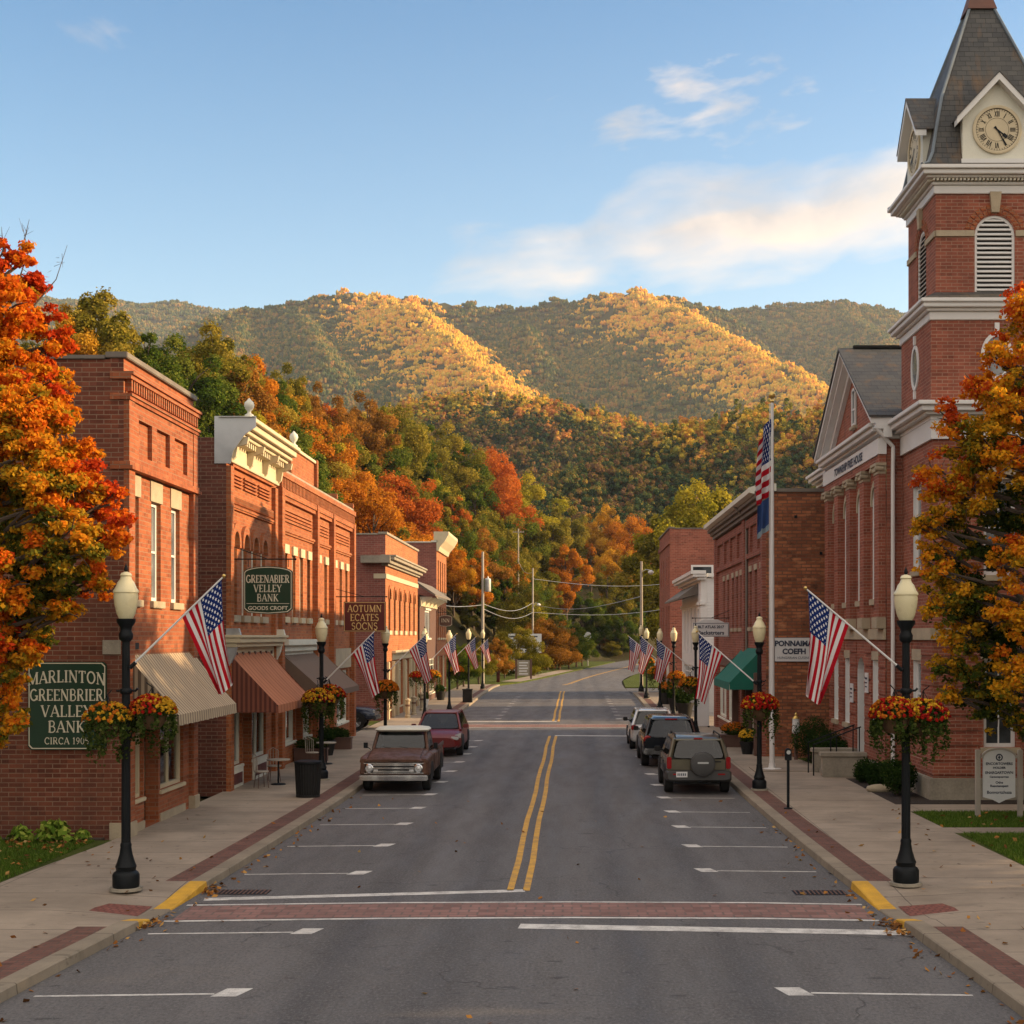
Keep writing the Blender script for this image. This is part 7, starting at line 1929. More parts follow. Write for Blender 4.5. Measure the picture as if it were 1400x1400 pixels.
def cabin(q, low, base, top, roof, pill=(.5,), truck=False):
    """waist, pillars and roof; open between them for the glass"""
    loft_z(q, [low, base], e=.2)
    if roof: loft_z(q, [top]+roof, e=.24)
    (z0, a0, a1, h0), (z1, b0, b1, h1) = base, top
    for sg in (-1, 1):
        for ya, yb, r_ in ((a1-.05, b1-.05, .042), (a0+.06, b0+.06, .06)):
            q.path([(sg*(h0-.045), ya, z0-.03), (sg*(h1-.04), yb, z1+.02)], [r_*1.15, r_], 8)
        for k in pill:
            q.path([(sg*(h0-.03), a0+(a1-a0)*k, z0-.03), (sg*(h1-.025), b0+(b1-b0)*k, z1+.02)], .036, 6)
        q.path([(sg*(h1-.04), b0+.06, z1), (sg*(h1-.04), b1-.05, z1)], .04, 6)
    for yy in (b0+.05, b1-.05): q.path([(-(h1-.05), yy, z1), (h1-.05, yy, z1)], .04, 6)
def seats(t, base, top, rows, bench=False):
    (z0, a0, a1, h0), (z1, b0, b1, h1) = base, top
    q = MB()
    for y in rows:
        for sx in ((0,) if bench else (-.36, .36)):
            w_ = .62 if bench else .25
            q.box(sx-w_, sx+w_, y-.07, y+.07, z0-.35, z0+.2); q.box(sx-w_, sx+w_, y, y+.5, z0-.4, z0-.22)
            if not bench: q.box(sx-.13, sx+.13, y-.05, y+.05, z0+.22, z0+.4)
    q.build('seat', M['interior_car'], t, bevel=.03, smooth=True)
    q = MB(); q.box(-h0+.12, h0-.12, a1-.5, a1-.12, z0-.12, z0+.02); q.build('dashboard', M['blackmat'], t, bevel=.03)
    q = MB(); n_ = 20
    q.path([(-.36+.18*math.cos(2*math.pi*k/n_), a1-.62+.06*math.sin(2*math.pi*k/n_), z0+.06+.17*math.sin(2*math.pi*k/n_)) for k in range(n_+1)], .014, 5, cap=False); q.build('steering_wheel', M['blackmat'], t)
def seams(t, lines, r_=.006):
    q = MB()
    for l in lines: q.path(l, r_, 4)
    q.build('panel_seam', M['blackmat'], t)
def mirrors(t, hw, y, z, mat):
    for sg in (-1, 1):
        q = MB(); q.box(sg*(hw+.04), sg*(hw+.22), y-.05, y+.06, z, z+.15); q.box(sg*(hw-.03), sg*(hw+.06), y-.015, y+.03, z+.02, z+.06)
        q.build('wing_mirror', mat, t, bevel=.02, smooth=True)
def plate(t, x, y, z, ny):
    q = MB(); q.box(x-.155, x+.155, y-.008, y+.008, z, z+.15); p = q.build('number_plate', M['white_sign'], t)
    q = MB(); 
    for k in range(5): q.box(x-.12+k*.05, x-.09+k*.05, y+ny*.009-.002, y+ny*.009+.002, z+.04, z+.11)
    q.build('lettering', M['letter_dark'], p)

# ---- 1960s pickup, faces the camera
paint = car_paint('old_brown_paint', (.09, .035, .017), .5, (.05, .02, .009), 0.)
t = thing('pickup_truck', 'old rusty brown pickup truck with cream roof and chrome grille, facing the camera', 'pickup truck', (-5.0, 43.5, 0), math.pi)
q = MB()
loft_y(q, [(2.42, .5, .9, .94, .03), (2.46, .52, .86, .93, .03)], e=.22)          # nose plate
loft_y(q, [(-2.4, .42, 1.02, .97, .02), (-.45, .42, 1.02, .98, .02), (1.0, .42, 1.02, 1.0, .03), (2.2, .44, .98, .99, .04), (2.42, .48, .93, .95, .05)], e=.22)
loft_y(q, [(.85, .9, 1.16, .86, .12), (1.5, .9, 1.13, .86, .14), (2.1, .88, 1.06, .86, .16), (2.42, .86, .99, .84, .18), (2.52, .88, .95, .8, .2)], e=.4)   # hood
for sg in (-1, 1):                                                                   # front wings
    v0 = len(q.v); loft_y(q, [(.7, .85, 1.06, .14, .2), (2.2, .84, 1.02, .14, .2), (2.44, .84, .96, .12, .3)], e=.6)
    for i in range(v0, len(q.v)): q.v[i] = (q.v[i][0]+sg*.84, q.v[i][1], q.v[i][2])
base, top = (1.06, -.5, .98, .84), (1.62, -.38, .5, .73)
cabin(q, (.9, -.52, 1.0, .88), base, top, None, ())
q.build('body', paint, t, smooth=True, sharp=38)
q = MB(); loft_z(q, [(1.615, -.46, .62, .78), (1.66, -.47, .66, .8), (1.71, -.42, .55, .74), (1.735, -.3, .35, .55)], e=.3); q.build('roof', M['offwhite'], t, smooth=True, sharp=40)
cabin_glass(t, base, top, (.4,), (.06, .04))
for sg in (-1, 1):
    q = MB(); q.box(sg*.93, sg*.98, -2.38, -.55, 1.0, 1.14); q.build('bed_side', paint, t, bevel=.02)
q = MB(); q.box(-.92, .92, -2.35, -.6, 1.021, 1.03); q.build('bed_floor', M['cargrey'], t)
q = MB(); q.box(-.8, .8, 2.44, 2.475, .57, .83); q.build('grille_recess', M['blackmat'], t)
q = MB()
for z in (.61, .7, .79): q.box(-.58, .58, 2.475, 2.5, z-.024, z+.024)
q.box(-.84, .84, 2.476, 2.492, .82, .85); q.box(-.84, .84, 2.476, 2.492, .55, .575)
q.build('grille', M['chrome'], t, bevel=.006)
for sg in (-1, 1):
    q = MB(); q.lathe([(.125, 2.47), (.125, 2.51), (.1, 2.52), (.09, 2.5)], (sg*.69, 0, .7), 20, axis='y'); h = q.build('headlight', M['chrome'], t, smooth=True)
    q = MB(); q.lathe([(.09, 2.5), (.06, 2.525), (.001, 2.535)], (sg*.69, 0, .7), 18, axis='y'); q.build('lens', M['lens'], h, smooth=True)
rbox(t, 'front_bumper', -.97, .97, 2.5, 2.6, .36, .52, M['chrome'], .03)
rbox(t, 'rear_bumper', -.9, .9, -2.52, -2.42, .45, .58, M['chrome'], .03)
for sg in (-1, 1): q = MB(); q.box(sg*.93-.04, sg*.93+.04, -2.43, -2.4, .7, .95); q.build('tail_light', M['red_lens'], t)
arches(t, .99, (1.55, -1.5), .37, M['blackmat'])
for x in (-.84, .84):
    for y in (1.55, -1.5): wheel(t, x, y, .37, .22, 5, 'rim')
for sg in (-1, 1):
    q = MB(); q.box(sg*1.02-.06, sg*1.02+.06, .78, .82, 1.14, 1.3); q.path([(sg*.86, .85, 1.1), (sg*1.02, .8, 1.2)], .012, 5); q.build('wing_mirror', M['black'], t)
q = MB(); q.path([(-.95, 2.0, .33), (-.5, 2.1, .3), (.5, 2.1, .3), (.95, 2.0, .33)], .04, 6); q.path([(-.75, 1.55, .37), (.75, 1.55, .37)], .05, 6); q.box(-.4, .4, -2., 2.2, .28, .42); q.build('chassis', M['blackmat'], t)
seats(t, base, top, (-.25,), True)
seams(t, [[(-.83, 2.47, .9), (0, 2.53, .905), (.83, 2.47, .9)], [(-.72, .98, 1.165), (-.74, 1.7, 1.13), (-.74, 2.4, .99)], [(.72, .98, 1.165), (.74, 1.7, 1.13), (.74, 2.4, .99)], [(-1.0, .9, 1.0), (-1.01, .9, .5)], [(1.0, .9, 1.0), (1.01, .9, .5)], [(-1.0, -.4, 1.0), (-1.0, -.4, .5)], [(1.0, -.4, 1.0), (1.0, -.4, .5)]])
q = MB()
for sx in (-.4, .1): q.path([(sx, 1.04, 1.1), (sx+.2, .98, 1.16), (sx+.42, .94, 1.2)], .008, 4)
q.build('wiper', M['blackmat'], t)
for sg in (-1, 1):
    q = MB(); q.box(sg*.5-.06, sg*.5+.06, 2.5, 2.51, .62, .67); q.build('indicator', M['lens'], t)
# ---- maroon crossover behind it, faces the camera
paint = car_paint('maroon_paint', (.13, .008, .008), .38, None, 0, .15)
t = thing('parked_car', 'dark maroon crossover car parked behind the old pickup, facing the camera', 'car', (-4.95, 55.6, 0), math.pi)
q = MB()
loft_y(q, [(-2.28, .42, .86, .78, .1), (-2.15, .32, .98, .88, .07), (-1., .27, 1.0, .92, .05), (.9, .27, .98, .92, .06), (1.8, .28, .9, .9, .1), (2.15, .3, .8, .84, .14), (2.3, .36, .7, .7, .2)], e=.34)
base, top = (.94, -2.1, 1.25, .85), (1.5, -1.75, .3, .64)
cabin(q, (.8, -2.15, 1.4, .88), base, top, [(1.55, -1.4, .0, .5)], (.3, .62))
seats(t, base, top, (.1, -.8))
q.build('body', paint, t, smooth=True, sharp=40)
cabin_glass(t, base, top, (.3, .62), (.03, .03))
q = MB(); q.box(-.5, .5, 2.2, 2.27, .58, .72); q.build('grille', M['blackmat'], t, bevel=.02)
q = MB(); q.box(-.48, .48, 2.265, 2.285, .66, .69); q.build('grille_bar', M['chrome'], t)
q = MB(); q.box(-.66, .66, 2.2, 2.26, .3, .5); q.build('lower_grille', M['blackmat'], t, bevel=.02)
for sg in (-1, 1):
    q = MB(); q.add([(sg*.5, 2.235, .6), (sg*.5, 2.235, .72), (sg*.8, 2.02, .84), (sg*.88, 1.85, .86), (sg*.87, 1.98, .68), (sg*.5, 2.1, .6), (sg*.8, 1.9, .8)], [(0, 1, 2, 4), (2, 3, 4)]); q.box(sg*.66-.15, sg*.66+.15, 2.08, 2.27, .61, .74); q.build('headlight', M['lens'], t, bevel=.03)
    q = MB(); q.lathe([(.001, 2.22), (.07, 2.22), (.07, 2.16)], (sg*.7, 0, .42), 12, axis='y'); q.build('fog_light', M['lens'], t)
    q = MB(); q.box(sg*.8-.07, sg*.8+.07, -2.24, -2.15, .72, .95); q.build('tail_light', M['red_lens'], t, bevel=.02)
arches(t, .92, (1.4, -1.35), .35, M['blackmat'])
for x in (-.8, .8):
    for y in (1.4, -1.35): wheel(t, x, y, .35, .23, 7)
mirrors(t, .84, .85, .98, paint)

# ---- tan compact off-roader with spare wheel, seen from behind
paint = car_paint('tan_paint', (.08, .07, .043), .35)
t = thing('parked_car', 'tan boxy off-roader with spare wheel on its tailgate, seen from behind', 'car', (3.52, 42.7, 0))
q = MB()
loft_y(q, [(-2.08, .48, .98, .86, .03), (-1.9, .42, 1.0, .89, .03), (.9, .42, .99, .9, .04), (1.7, .44, .95, .88, .07), (2.05, .48, .82, .82, .1)], e=.25)
base, top = (.98, -2.03, 1.0, .85), (1.5, -1.86, .42, .7)
cabin(q, (.85, -2.07, 1.1, .88), base, top, [(1.58, -1.72, .22, .62)], (.32, .64))
seats(t, base, top, (.1, -.8))
q.build('body', paint, t, smooth=True, sharp=38)
cabin_glass(t, base, top, (.32, .64), (.03, .0))
q = MB(); loft_y(q, [(-2.2, .42, .66, .86, .0), (-2.1, .36, .68, .91, .0), (-1.0, .36, .66, .92, .02), (-.9, .36, .5, .9, .0)], e=.25); q.build('rear_bumper', M['cargrey'], t, smooth=True, sharp=40)
q = MB(); loft_y(q, [(1.0, .36, .5, .9, 0), (1.1, .36, .66, .92, .02), (2.1, .36, .68, .88, .0), (2.2, .42, .66, .8, .0)], e=.25); q.build('front_bumper', M['cargrey'], t, smooth=True, sharp=40)
q = MB(); q.lathe([(.001, -2.33), (.27, -2.33), (.33, -2.3), (.35, -2.2), (.34, -2.1)], (.1, 0, .86), 30, axis='y'); sp_ = q.build('spare_wheel', M['cargrey'], t, smooth=True, sharp=35)
q = MB(); q.box(-.05, .25, -2.334, -2.331, .88, .93); q.build('lettering', M['steel'], sp_)
for sg in (-1, 1):
    q = MB(); q.box(sg*.82-.065, sg*.82+.065, -2.12, -2.0, .72, 1.05); q.build('tail_light', M['red_lens'], t, bevel=.02)
    q = MB(); q.box(sg*.6-.1, sg*.6+.1, 2.0, 2.08, .68, .84); q.build('headlight', M['lens'], t, bevel=.03)
q = MB(); q.box(-.12, .12, -1.9, -1.86, 1.53, 1.57); q.build('brake_light', M['red_lens'], t)
plate(t, -.48, -2.215, .5, -1)
seams(t, [[(-.78, -2.09, .7), (-.78, -2.085, .96)], [(.74, -2.09, .7), (.74, -2.085, .96)], [(-.76, -2.1, .69), (.74, -2.1, .69)], [(-.9, -.4, .95), (-.91, -.4, .55)], [(-.9, .55, .95), (-.91, .55, .55)], [(-.9, -1.0, .95), (-.91, -1.0, .7)], [(-.91, -2., .68), (-.91, 2., .68)]])
q = MB(); q.path([(-.1, -2.08, 1.02), (.1, -2.05, 1.1), (.35, -2.05, 1.12)], .01, 4); q.build('wiper', M['blackmat'], t)
q = MB(); q.box(.45, .62, -2.1, -2.085, .9, .94); q.box(-.925, -.9, .0, .14, .84, .87); q.box(-.925, -.9, -.9, -.76, .84, .87); q.build('door_handle', M['blackmat'], t)
for sg in (-1, 1):
    q = MB(); q.box(sg*.62-.1, sg*.62+.1, -2.215, -2.2, .56, .6); q.build('reflector', M['red_lens'], t)
for sg in (-1, 1):
    q = MB(); q.path([(sg*.62, -1.6, 1.56), (sg*.62, -1.5, 1.64), (sg*.62, .0, 1.64), (sg*.62, .1, 1.56)], .022, 6); q.build('roof_rail', M['blackmat'], t)
arches(t, .9, (1.28, -1.3), .36, M['blackmat'])
for x in (-.79, .79):
    for y in (1.28, -1.3): wheel(t, x, y, .36, .24, 5)
mirrors(t, .85, .75, 1.0, M['blackmat'])
q = MB(); q.box(-.6, .6, -1.9, 1.8, .28, .4); q.path([(.3, -2.1, .34), (.3, -1.2, .36)], .04, 8); q.path([(-.75, -1.3, .36), (.75, -1.3, .36)], .05, 8); q.build('chassis', M['blackmat'], t)

# ---- dark sport utility seen from behind
paint = car_paint('dark_blue_paint', (.009, .012, .018), .18)
t = thing('parked_car', 'black large estate car with round red tail lights between tan and white cars', 'car', (3.33, 51.4, 0))
q = MB()
loft_y(q, [(-2.5, .5, 1.02, .9, .04), (-2.35, .4, 1.05, .96, .03), (1.0, .38, 1.05, .97, .04), (1.9, .42, 1.02, .95, .07), (2.4, .5, .9, .88, .1)], e=.28)
base, top = (1.03, -2.42, .95, .9), (1.6, -2.2, .35, .72)
cabin(q, (.9, -2.45, 1.1, .94), base, top, [(1.68, -2.05, .15, .62)], (.32, .64))
seats(t, base, top, (.15, -.75))
q.build('body', paint, t, smooth=True, sharp=38)
cabin_glass(t, base, top, (.3, .6), (.0, .02))
rbox(t, 'rear_bumper', -.93, .93, -2.6, -2.44, .45, .66, M['chrome'], .04)
for sg in (-1, 1):
    q = MB(); q.lathe([(.001, -.03), (.1, -.03), (.13, .0), (.13, .1)], (sg*.8, -2.44, .95), 16, axis='y'); q.lathe([(.001, -.03), (.08, -.03), (.1, .0), (.1, .1)], (sg*.8, -2.44, .78), 16, axis='y'); q.build('tail_light', M['red_lens'], t, smooth=True)
    q = MB(); q.box(sg*.65-.12, sg*.65+.12, 2.33, 2.42, .74, .88); q.build('headlight', M['lens'], t, bevel=.03)
q = MB(); q.box(-.2, .2, -2.26, -2.2, 1.6, 1.64); q.build('brake_light', M['red_lens'], t)
plate(t, 0, -2.6, .5, -1)
seams(t, [[(-.7, -2.47, 1.0), (-.72, -2.49, .68)], [(.7, -2.47, 1.0), (.72, -2.49, .68)], [(-.97, -.5, 1.), (-.98, -.5, .5)], [(-.97, .6, 1.), (-.98, .6, .5)]])
q = MB(); q.box(-.3, .3, -2.5, -2.47, .84, .87); q.build('tailgate_trim', M['chrome'], t)
arches(t, .97, (1.55, -1.5), .38, M['blackmat'])
for x in (-.84, .84):
    for y in (1.55, -1.5): wheel(t, x, y, .38, .26, 6)
mirrors(t, .92, .7, 1.06, M['blackmat'])
q = MB(); q.box(-.6, .6, -2.2, 2., .28, .42); q.build('chassis', M['blackmat'], t)

# ---- white car in front of it
paint = car_paint('white_car_paint', (.5, .5, .5), .25)
t = thing('parked_car', 'white hatchback parked farthest along the right kerb', 'car', (3.15, 58.6, 0))
q = MB()
loft_y(q, [(-2.2, .42, .9, .8, .06), (-2.05, .3, 1.0, .88, .05), (.9, .28, .98, .9, .06), (1.7, .3, .9, .87, .1), (2.15, .36, .75, .78, .15)], e=.32)
base, top = (.97, -2.05, 1.15, .84), (1.5, -1.75, .25, .64)
cabin(q, (.85, -2.1, 1.3, .87), base, top, [(1.56, -1.5, .0, .5)], (.32, .64))
seats(t, base, top, (.1, -.8))
q.build('body', paint, t, smooth=True, sharp=38)
cabin_glass(t, base, top, (.32, .64), (.03, .03))
rbox(t, 'rear_bumper', -.82, .82, -2.26, -2.1, .36, .6, paint, .05)
for sg in (-1, 1):
    q = MB(); q.box(sg*.76-.1, sg*.76+.1, -2.2, -2.05, .78, .98); q.build('tail_light', M['red_lens'], t, bevel=.03)
    q = MB(); q.box(sg*.6-.12, sg*.6+.12, 2.0, 2.1, .66, .78); q.build('headlight', M['lens'], t, bevel=.03)
plate(t, 0, -2.265, .45, -1)
arches(t, .9, (1.35, -1.3), .34, M['blackmat'])
for x in (-.78, .78):
    for y in (1.35, -1.3): wheel(t, x, y, .34, .22, 5)
mirrors(t, .85, .85, .98, M['blackmat'])

# ---- dark blue off-roader in the alley, nose towards the street
paint = car_paint('navy_paint', (.012, .02, .045), .2)
t = thing('parked_car', 'navy off-roader parked in the alley with its nose towards the street', 'car', (-11.3, 67.6, .11), -math.pi/2)
q = MB()
loft_y(q, [(-2.2, .5, 1.1, .88, .03), (-2., .44, 1.12, .92, .03), (1.0, .44, 1.1, .93, .04), (1.9, .46, 1.06, .92, .06), (2.3, .5, .96, .86, .1)], e=.28)
base, top = (1.1, -2.1, .9, .87), (1.65, -1.9, .3, .72)
cabin(q, (.95, -2.15, 1.1, .9), base, top, [(1.74, -1.7, .1, .6)], (.32, .64))
seats(t, base, top, (.1, -.8))
q.build('body', paint, t, smooth=True, sharp=38)
cabin_glass(t, base, top, (.32, .64), (.03, .02))
rbox(t, 'front_bumper', -.9, .9, 2.2, 2.36, .46, .66, M['cargrey'], .04)
for sg in (-1, 1):
    q = MB(); q.box(sg*.72-.14, sg*.72+.14, 2.2, 2.3, .78, .94); q.build('headlight', M['lens'], t, bevel=.03)
    q = MB(); q.box(sg*.8-.08, sg*.8+.08, -2.25, -2.1, .8, 1.05); q.build('tail_light', M['red_lens'], t, bevel=.03)
arches(t, .93, (1.45, -1.4), .38, M['blackmat'])
for x in (-.83, .83):
    for y in (1.45, -1.4): wheel(t, x, y, .38, .25, 6)
mirrors(t, .88, .75, 1.12, M['blackmat'])
# ------------------------------------------------------------------ trees
PAL = {
 'green': [(0, (.024, .055, .009)), (.5, (.07, .115, .016)), (1, (.19, .2, .032))],
 'olive': [(0, (.055, .06, .01)), (.5, (.17, .155, .02)), (1, (.35, .26, .04))],
 'lime': [(0, (.08, .09, .01)), (.5, (.25, .23, .02)), (1, (.45, .36, .035))],
 'gold': [(0, (.14, .085, .01)), (.5, (.42, .21, .018)), (1, (.62, .35, .035))],
 'orange': [(0, (.13, .06, .01)), (.5, (.44, .15, .016)), (1, (.62, .26, .025))],
 'rust': [(0, (.08, .05, .012)), (.5, (.25, .115, .02)), (1, (.42, .19, .035))],
 'red': [(0, (.11, .04, .012)), (.5, (.42, .1, .018)), (1, (.58, .18, .03))],
}
TREE_M = {k: leaf_mat('leaf_'+k, v, .4) for k, v in PAL.items()}
CNAME = {'green': 'dark green', 'olive': 'olive', 'lime': 'yellow green', 'gold': 'golden', 'orange': 'bright orange', 'rust': 'rust brown', 'red': 'red orange'}

def crown_mesh(name, seed, n, leaf, H=12., Rr=3.6, puffs=34, base=.28, mat=None, shape='round', green_in=.0, rnd=.55):
    """broadleaf crown: leaf faces on many puffs spread through an uneven volume"""
    r = np.random.default_rng(seed)
    zc = H*(base+1)/2; hz = H*(1-base)/2
    d = unit(r.normal(size=(puffs, 3))); rad = r.uniform(.35, 1.02, (puffs, 1))
    C = d*rad*np.array([Rr, Rr, hz]); 
    taper = 1-.38*np.clip(C[:, 2]/hz, -.5, 1) if shape != 'cone' else 1-.75*np.clip((C[:, 2]/hz+.6)/1.6, 0, 1)
    C[:, :2] *= taper[:, None]*r.uniform(.8, 1.2, (puffs, 1)); C[:, 2] += zc
    pr = r.uniform(.17, .36, puffs)*Rr*np.clip(taper, .6, 1.2)
    w = pr**2; k = r.choice(puffs, n, p=w/w.sum())
    dd = unit(r.normal(size=(n, 3))+.55*unit(C-np.array([0, 0, zc]))[k]+np.array([0, 0, .15]))
    P = C[k]+dd*(pr[k]*r.uniform(.55, 1.08, n)**.6)[:, None]*np.array([1, 1, .8])
    # thin twig sprays breaking the outline
    m_ = n//10; kk = r.integers(0, puffs, m_); e = unit(C-np.array([0, 0, zc*.9]))[kk]+.5*r.normal(size=(m_, 3))
    P[:m_] = C[kk]+unit(e)*(pr[kk]*r.uniform(.9, 1.35, m_))[:, None]; dd[:m_] = unit(e)
    Nn = unit(dd*.8+np.array([0, 0, .35])+rnd*r.normal(size=(n, 3)))
    pt_ = r.normal(size=puffs)*.2
    hgt = (P[:, 2]-zc)/hz
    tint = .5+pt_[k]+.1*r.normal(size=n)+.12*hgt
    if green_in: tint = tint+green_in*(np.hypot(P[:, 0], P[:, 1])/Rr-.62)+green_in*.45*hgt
    return quads_mesh(name, P, Nn, leaf, tint, mat, rngk=r, kite=True), C

def trunk_mb(C, H, Rr, seed, r0=.28):
    r = random.Random(seed); q = MB()
    top = Vector((r.uniform(-.3, .3), r.uniform(-.3, .3), H*.82))
    n_ = 9; pts = [Vector((0, 0, -.5)).lerp(top, k/n_)+Vector((r.uniform(-.12, .12), r.uniform(-.12, .12), 0))*(k > 0) for k in range(n_+1)]
    q.path(pts, [r0*(1.25 if k == 0 else 1-.85*k/n_) for k in range(n_+1)], 8)
    for c in C[:16]:
        c = Vector(c); k = max(2, min(n_-1, int((c.z-Rr*.5)/top.z*n_))); a = pts[k]; L = (c-a)
        q.path([a, a+L*.45+Vector((0, 0, L.length*.12)), a+L*.95], [r0*.34, r0*.2, .03], 6)
    return q

PROTO = []
for i, (seed, H, Rr, puffs, base, shape) in enumerate(((101, 13, 4.0, 40, .18, 'round'), (102, 14, 3.6, 36, .15, 'round'), (103, 11.5, 4.2, 42, .16, 'round'), (104, 15, 3.2, 36, .14, 'cone'), (105, 12.5, 3.5, 30, .2, 'round'))):
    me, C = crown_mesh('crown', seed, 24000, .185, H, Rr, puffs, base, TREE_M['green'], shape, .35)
    tm = trunk_mb(C, H, Rr, seed)
    PROTO.append((me, tm, H, Rr))
TRUNK_ME = []
PLIST = []
def plant_tree(x, y, z, kind, proto, s, rz, sx=1.):
    me, tm, H, Rr = PROTO[proto]
    t = bpy.data.objects.new('broadleaf_tree', None); COL.objects.link(t)
    t.location = (x, y, z-.2); t.rotation_euler = (0, 0, rz); t.scale = (s*sx, s*sx, s)
    c = bpy.data.objects.new('crown', me); COL.objects.link(c); c.parent = t
    c.material_slots[0].link = 'OBJECT'; c.material_slots[0].material = TREE_M[kind]
    if len(TRUNK_ME) <= proto:
        while len(TRUNK_ME) <= proto:
            o = PROTO[len(TRUNK_ME)][1].build('trunk', M['bark'], None, smooth=True); TRUNK_ME.append(o.data); bpy.data.objects.remove(o)
    k = bpy.data.objects.new('trunk', TRUNK_ME[proto]); COL.objects.link(k); k.parent = t
    t['category'] = 'tree'
    PLIST.append((t, kind, H*s, Rr*s))
    return t

# trees placed by where they stand: photo column of the crown, photo row of its top, distance
rt = random.Random(3)
HILL = [  # px of crown centre, py of top, distance, colour, height
 (95, 408, 84, 'gold', 12), (135, 405, 96, 'olive', 13), (150, 440, 74, 'lime', 9), (60, 470, 70, 'gold', 10), (205, 435, 88, 'green', 13), (190, 470, 70, 'orange', 8), (255, 455, 100, 'green', 13), (232, 470, 84, 'green', 12),
 (290, 452, 112, 'olive', 13), (320, 485, 92, 'red', 11), (335, 470, 118, 'olive', 13), (285, 525, 80, 'green', 11), (365, 500, 100, 'green', 12), (392, 490, 120, 'olive', 13), (375, 545, 84, 'green', 11), (340, 555, 76, 'green', 10),
 (430, 560, 96, 'orange', 14), (440, 520, 128, 'rust', 12), (415, 620, 84, 'orange', 10), (465, 610, 92, 'orange', 12), (470, 560, 110, 'rust', 13), (500, 530, 122, 'rust', 13), (545, 545, 134, 'olive', 13), (520, 525, 140, 'lime', 12), (525, 590, 112, 'rust', 13),
 (575, 565, 140, 'green', 15), (610, 585, 144, 'olive', 15), (590, 620, 128, 'green', 14), (545, 640, 112, 'red', 15), (510, 680, 104, 'orange', 11), (575, 690, 118, 'red', 12), (500, 640, 120, 'green', 13), (635, 610, 146, 'green', 16), (660, 605, 150, 'red', 13), (620, 660, 132, 'green', 15),
 (650, 650, 140, 'green', 16), (685, 645, 150, 'orange', 14), (645, 715, 128, 'olive', 12), (620, 745, 122, 'gold', 10), (670, 690, 200, 'olive', 15), (690, 665, 205, 'red', 16), (700, 700, 205, 'green', 14), (660, 770, 132, 'green', 10), (640, 800, 126, 'olive', 9), (690, 760, 205, 'orange', 10),
 (720, 655, 215, 'lime', 19), (705, 740, 203, 'olive', 12), (735, 700, 196, 'olive', 19), (755, 690, 214, 'olive', 20), (725, 790, 200, 'green', 9), (675, 800, 200, 'green', 8), (775, 750, 222, 'orange', 15), (752, 800, 205, 'olive', 8), (800, 700, 340, 'gold', 15), (830, 695, 350, 'gold', 15), (860, 700, 340, 'orange', 15),
 (885, 715, 340, 'gold', 14), (795, 800, 300, 'green', 13), (830, 770, 300, 'olive', 14), (850, 800, 300, 'olive', 12), (870, 800, 300, 'green', 13), (815, 825, 300, 'green', 9), (780, 690, 238, 'olive', 20), (895, 780, 310, 'green', 14), (842, 745, 320, 'gold', 13), (808, 735, 330, 'orange', 13), (878, 735, 330, 'orange', 13), (862, 770, 310, 'gold', 12),
 (820, 822, 292, 'green', 10), (850, 832, 292, 'green', 9), (880, 838, 292, 'olive', 8), (765, 835, 204, 'green', 6), (715, 800, 200, 'olive', 9),
 (935, 680, 178, 'lime', 18), (962, 672, 172, 'lime', 19), (985, 682, 166, 'lime', 18), (910, 720, 190, 'olive', 16), (1010, 690, 160, 'olive', 17), (1090, 655, 128, 'lime', 17), (1115, 650, 122, 'lime', 17), (1065, 660, 134, 'olive', 17),
]
def add_tree(px, py, Y, kind, H):
    if px >= 790 and px < 900: lo, hi = 288, 430
    elif px > 900: lo, hi = Y, Y*1.25
    else: lo, hi = Y*.85, Y*1.9
    best = None
    for k in range(60):
        y = lo+(hi-lo)*k/59; x = gx(px, y); ztop = CAMH+(870-py)/2000*y; need = ztop-terr(x, y)
        if x > interp(KL, y)-2.5 and px < 900: continue
        if px < 640 and ((y < 113 and x > -27.5) or (y < 117 and x > -12)): continue
        if y < 198 and y > 113 and x > -15.5 and H > 6: continue
        if (abs(px-664) < 62 and y < 134) or (abs(px-732) < 50 and y < 194): continue
        e = abs(need-H)+.02*abs(y-Y)
        if best is None or e < best[0]: best = (e, x, y, need)
    if best is None: return
    e, x, y, need = best; h = max(H*.75, min(H*1.45, need))
    p = rt.randrange(5); s = h/PROTO[p][2]/.98
    plant_tree(x, y, terr(x, y), kind, p, s, rt.uniform(0, 6.28), max(.95, min(1.3, (H/h)**.5*rt.uniform(.95, 1.2))))
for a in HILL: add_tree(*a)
# further trees of the same slope, seeded over the hillside so no bare ground shows
kinds = ['green']*9+['olive']*6+['rust']*3+['orange']*3+['lime']*2+['gold']*2+['red']
cnt = 0
tries = 0
while cnt < 140 and tries < 8000:
    tries += 1
    y = rt.uniform(42, 235); x = rt.uniform(-58, -3)
    g = terr(x, y)
    if g < .8 and y < 112: continue
    if x > -20 and y < 114: continue
    if x > interp(KL, y)-5: continue
    px, py = pix(x, y, g+9)
    if y < 198 and y > 113 and x > -15.5: continue
    if (abs(px-664) < 75 and y < 134) or (abs(px-732) < 55 and y < 194): continue
    if px < -40 or px > 720: continue
    # keep the skyline of the photograph
    lim = float(np.interp(px, [0, 130, 200, 300, 400, 500, 640, 700], [440, 405, 432, 455, 492, 528, 602, 660]))
    hh = rt.uniform(9.5, 13.5)
    if pix(x, y, g+hh)[1] < lim: continue
    p = rt.randrange(5); plant_tree(x, y, g, rt.choice(kinds), p, hh/PROTO[p][2], rt.uniform(0, 6.28), rt.uniform(.95, 1.25)); cnt += 1
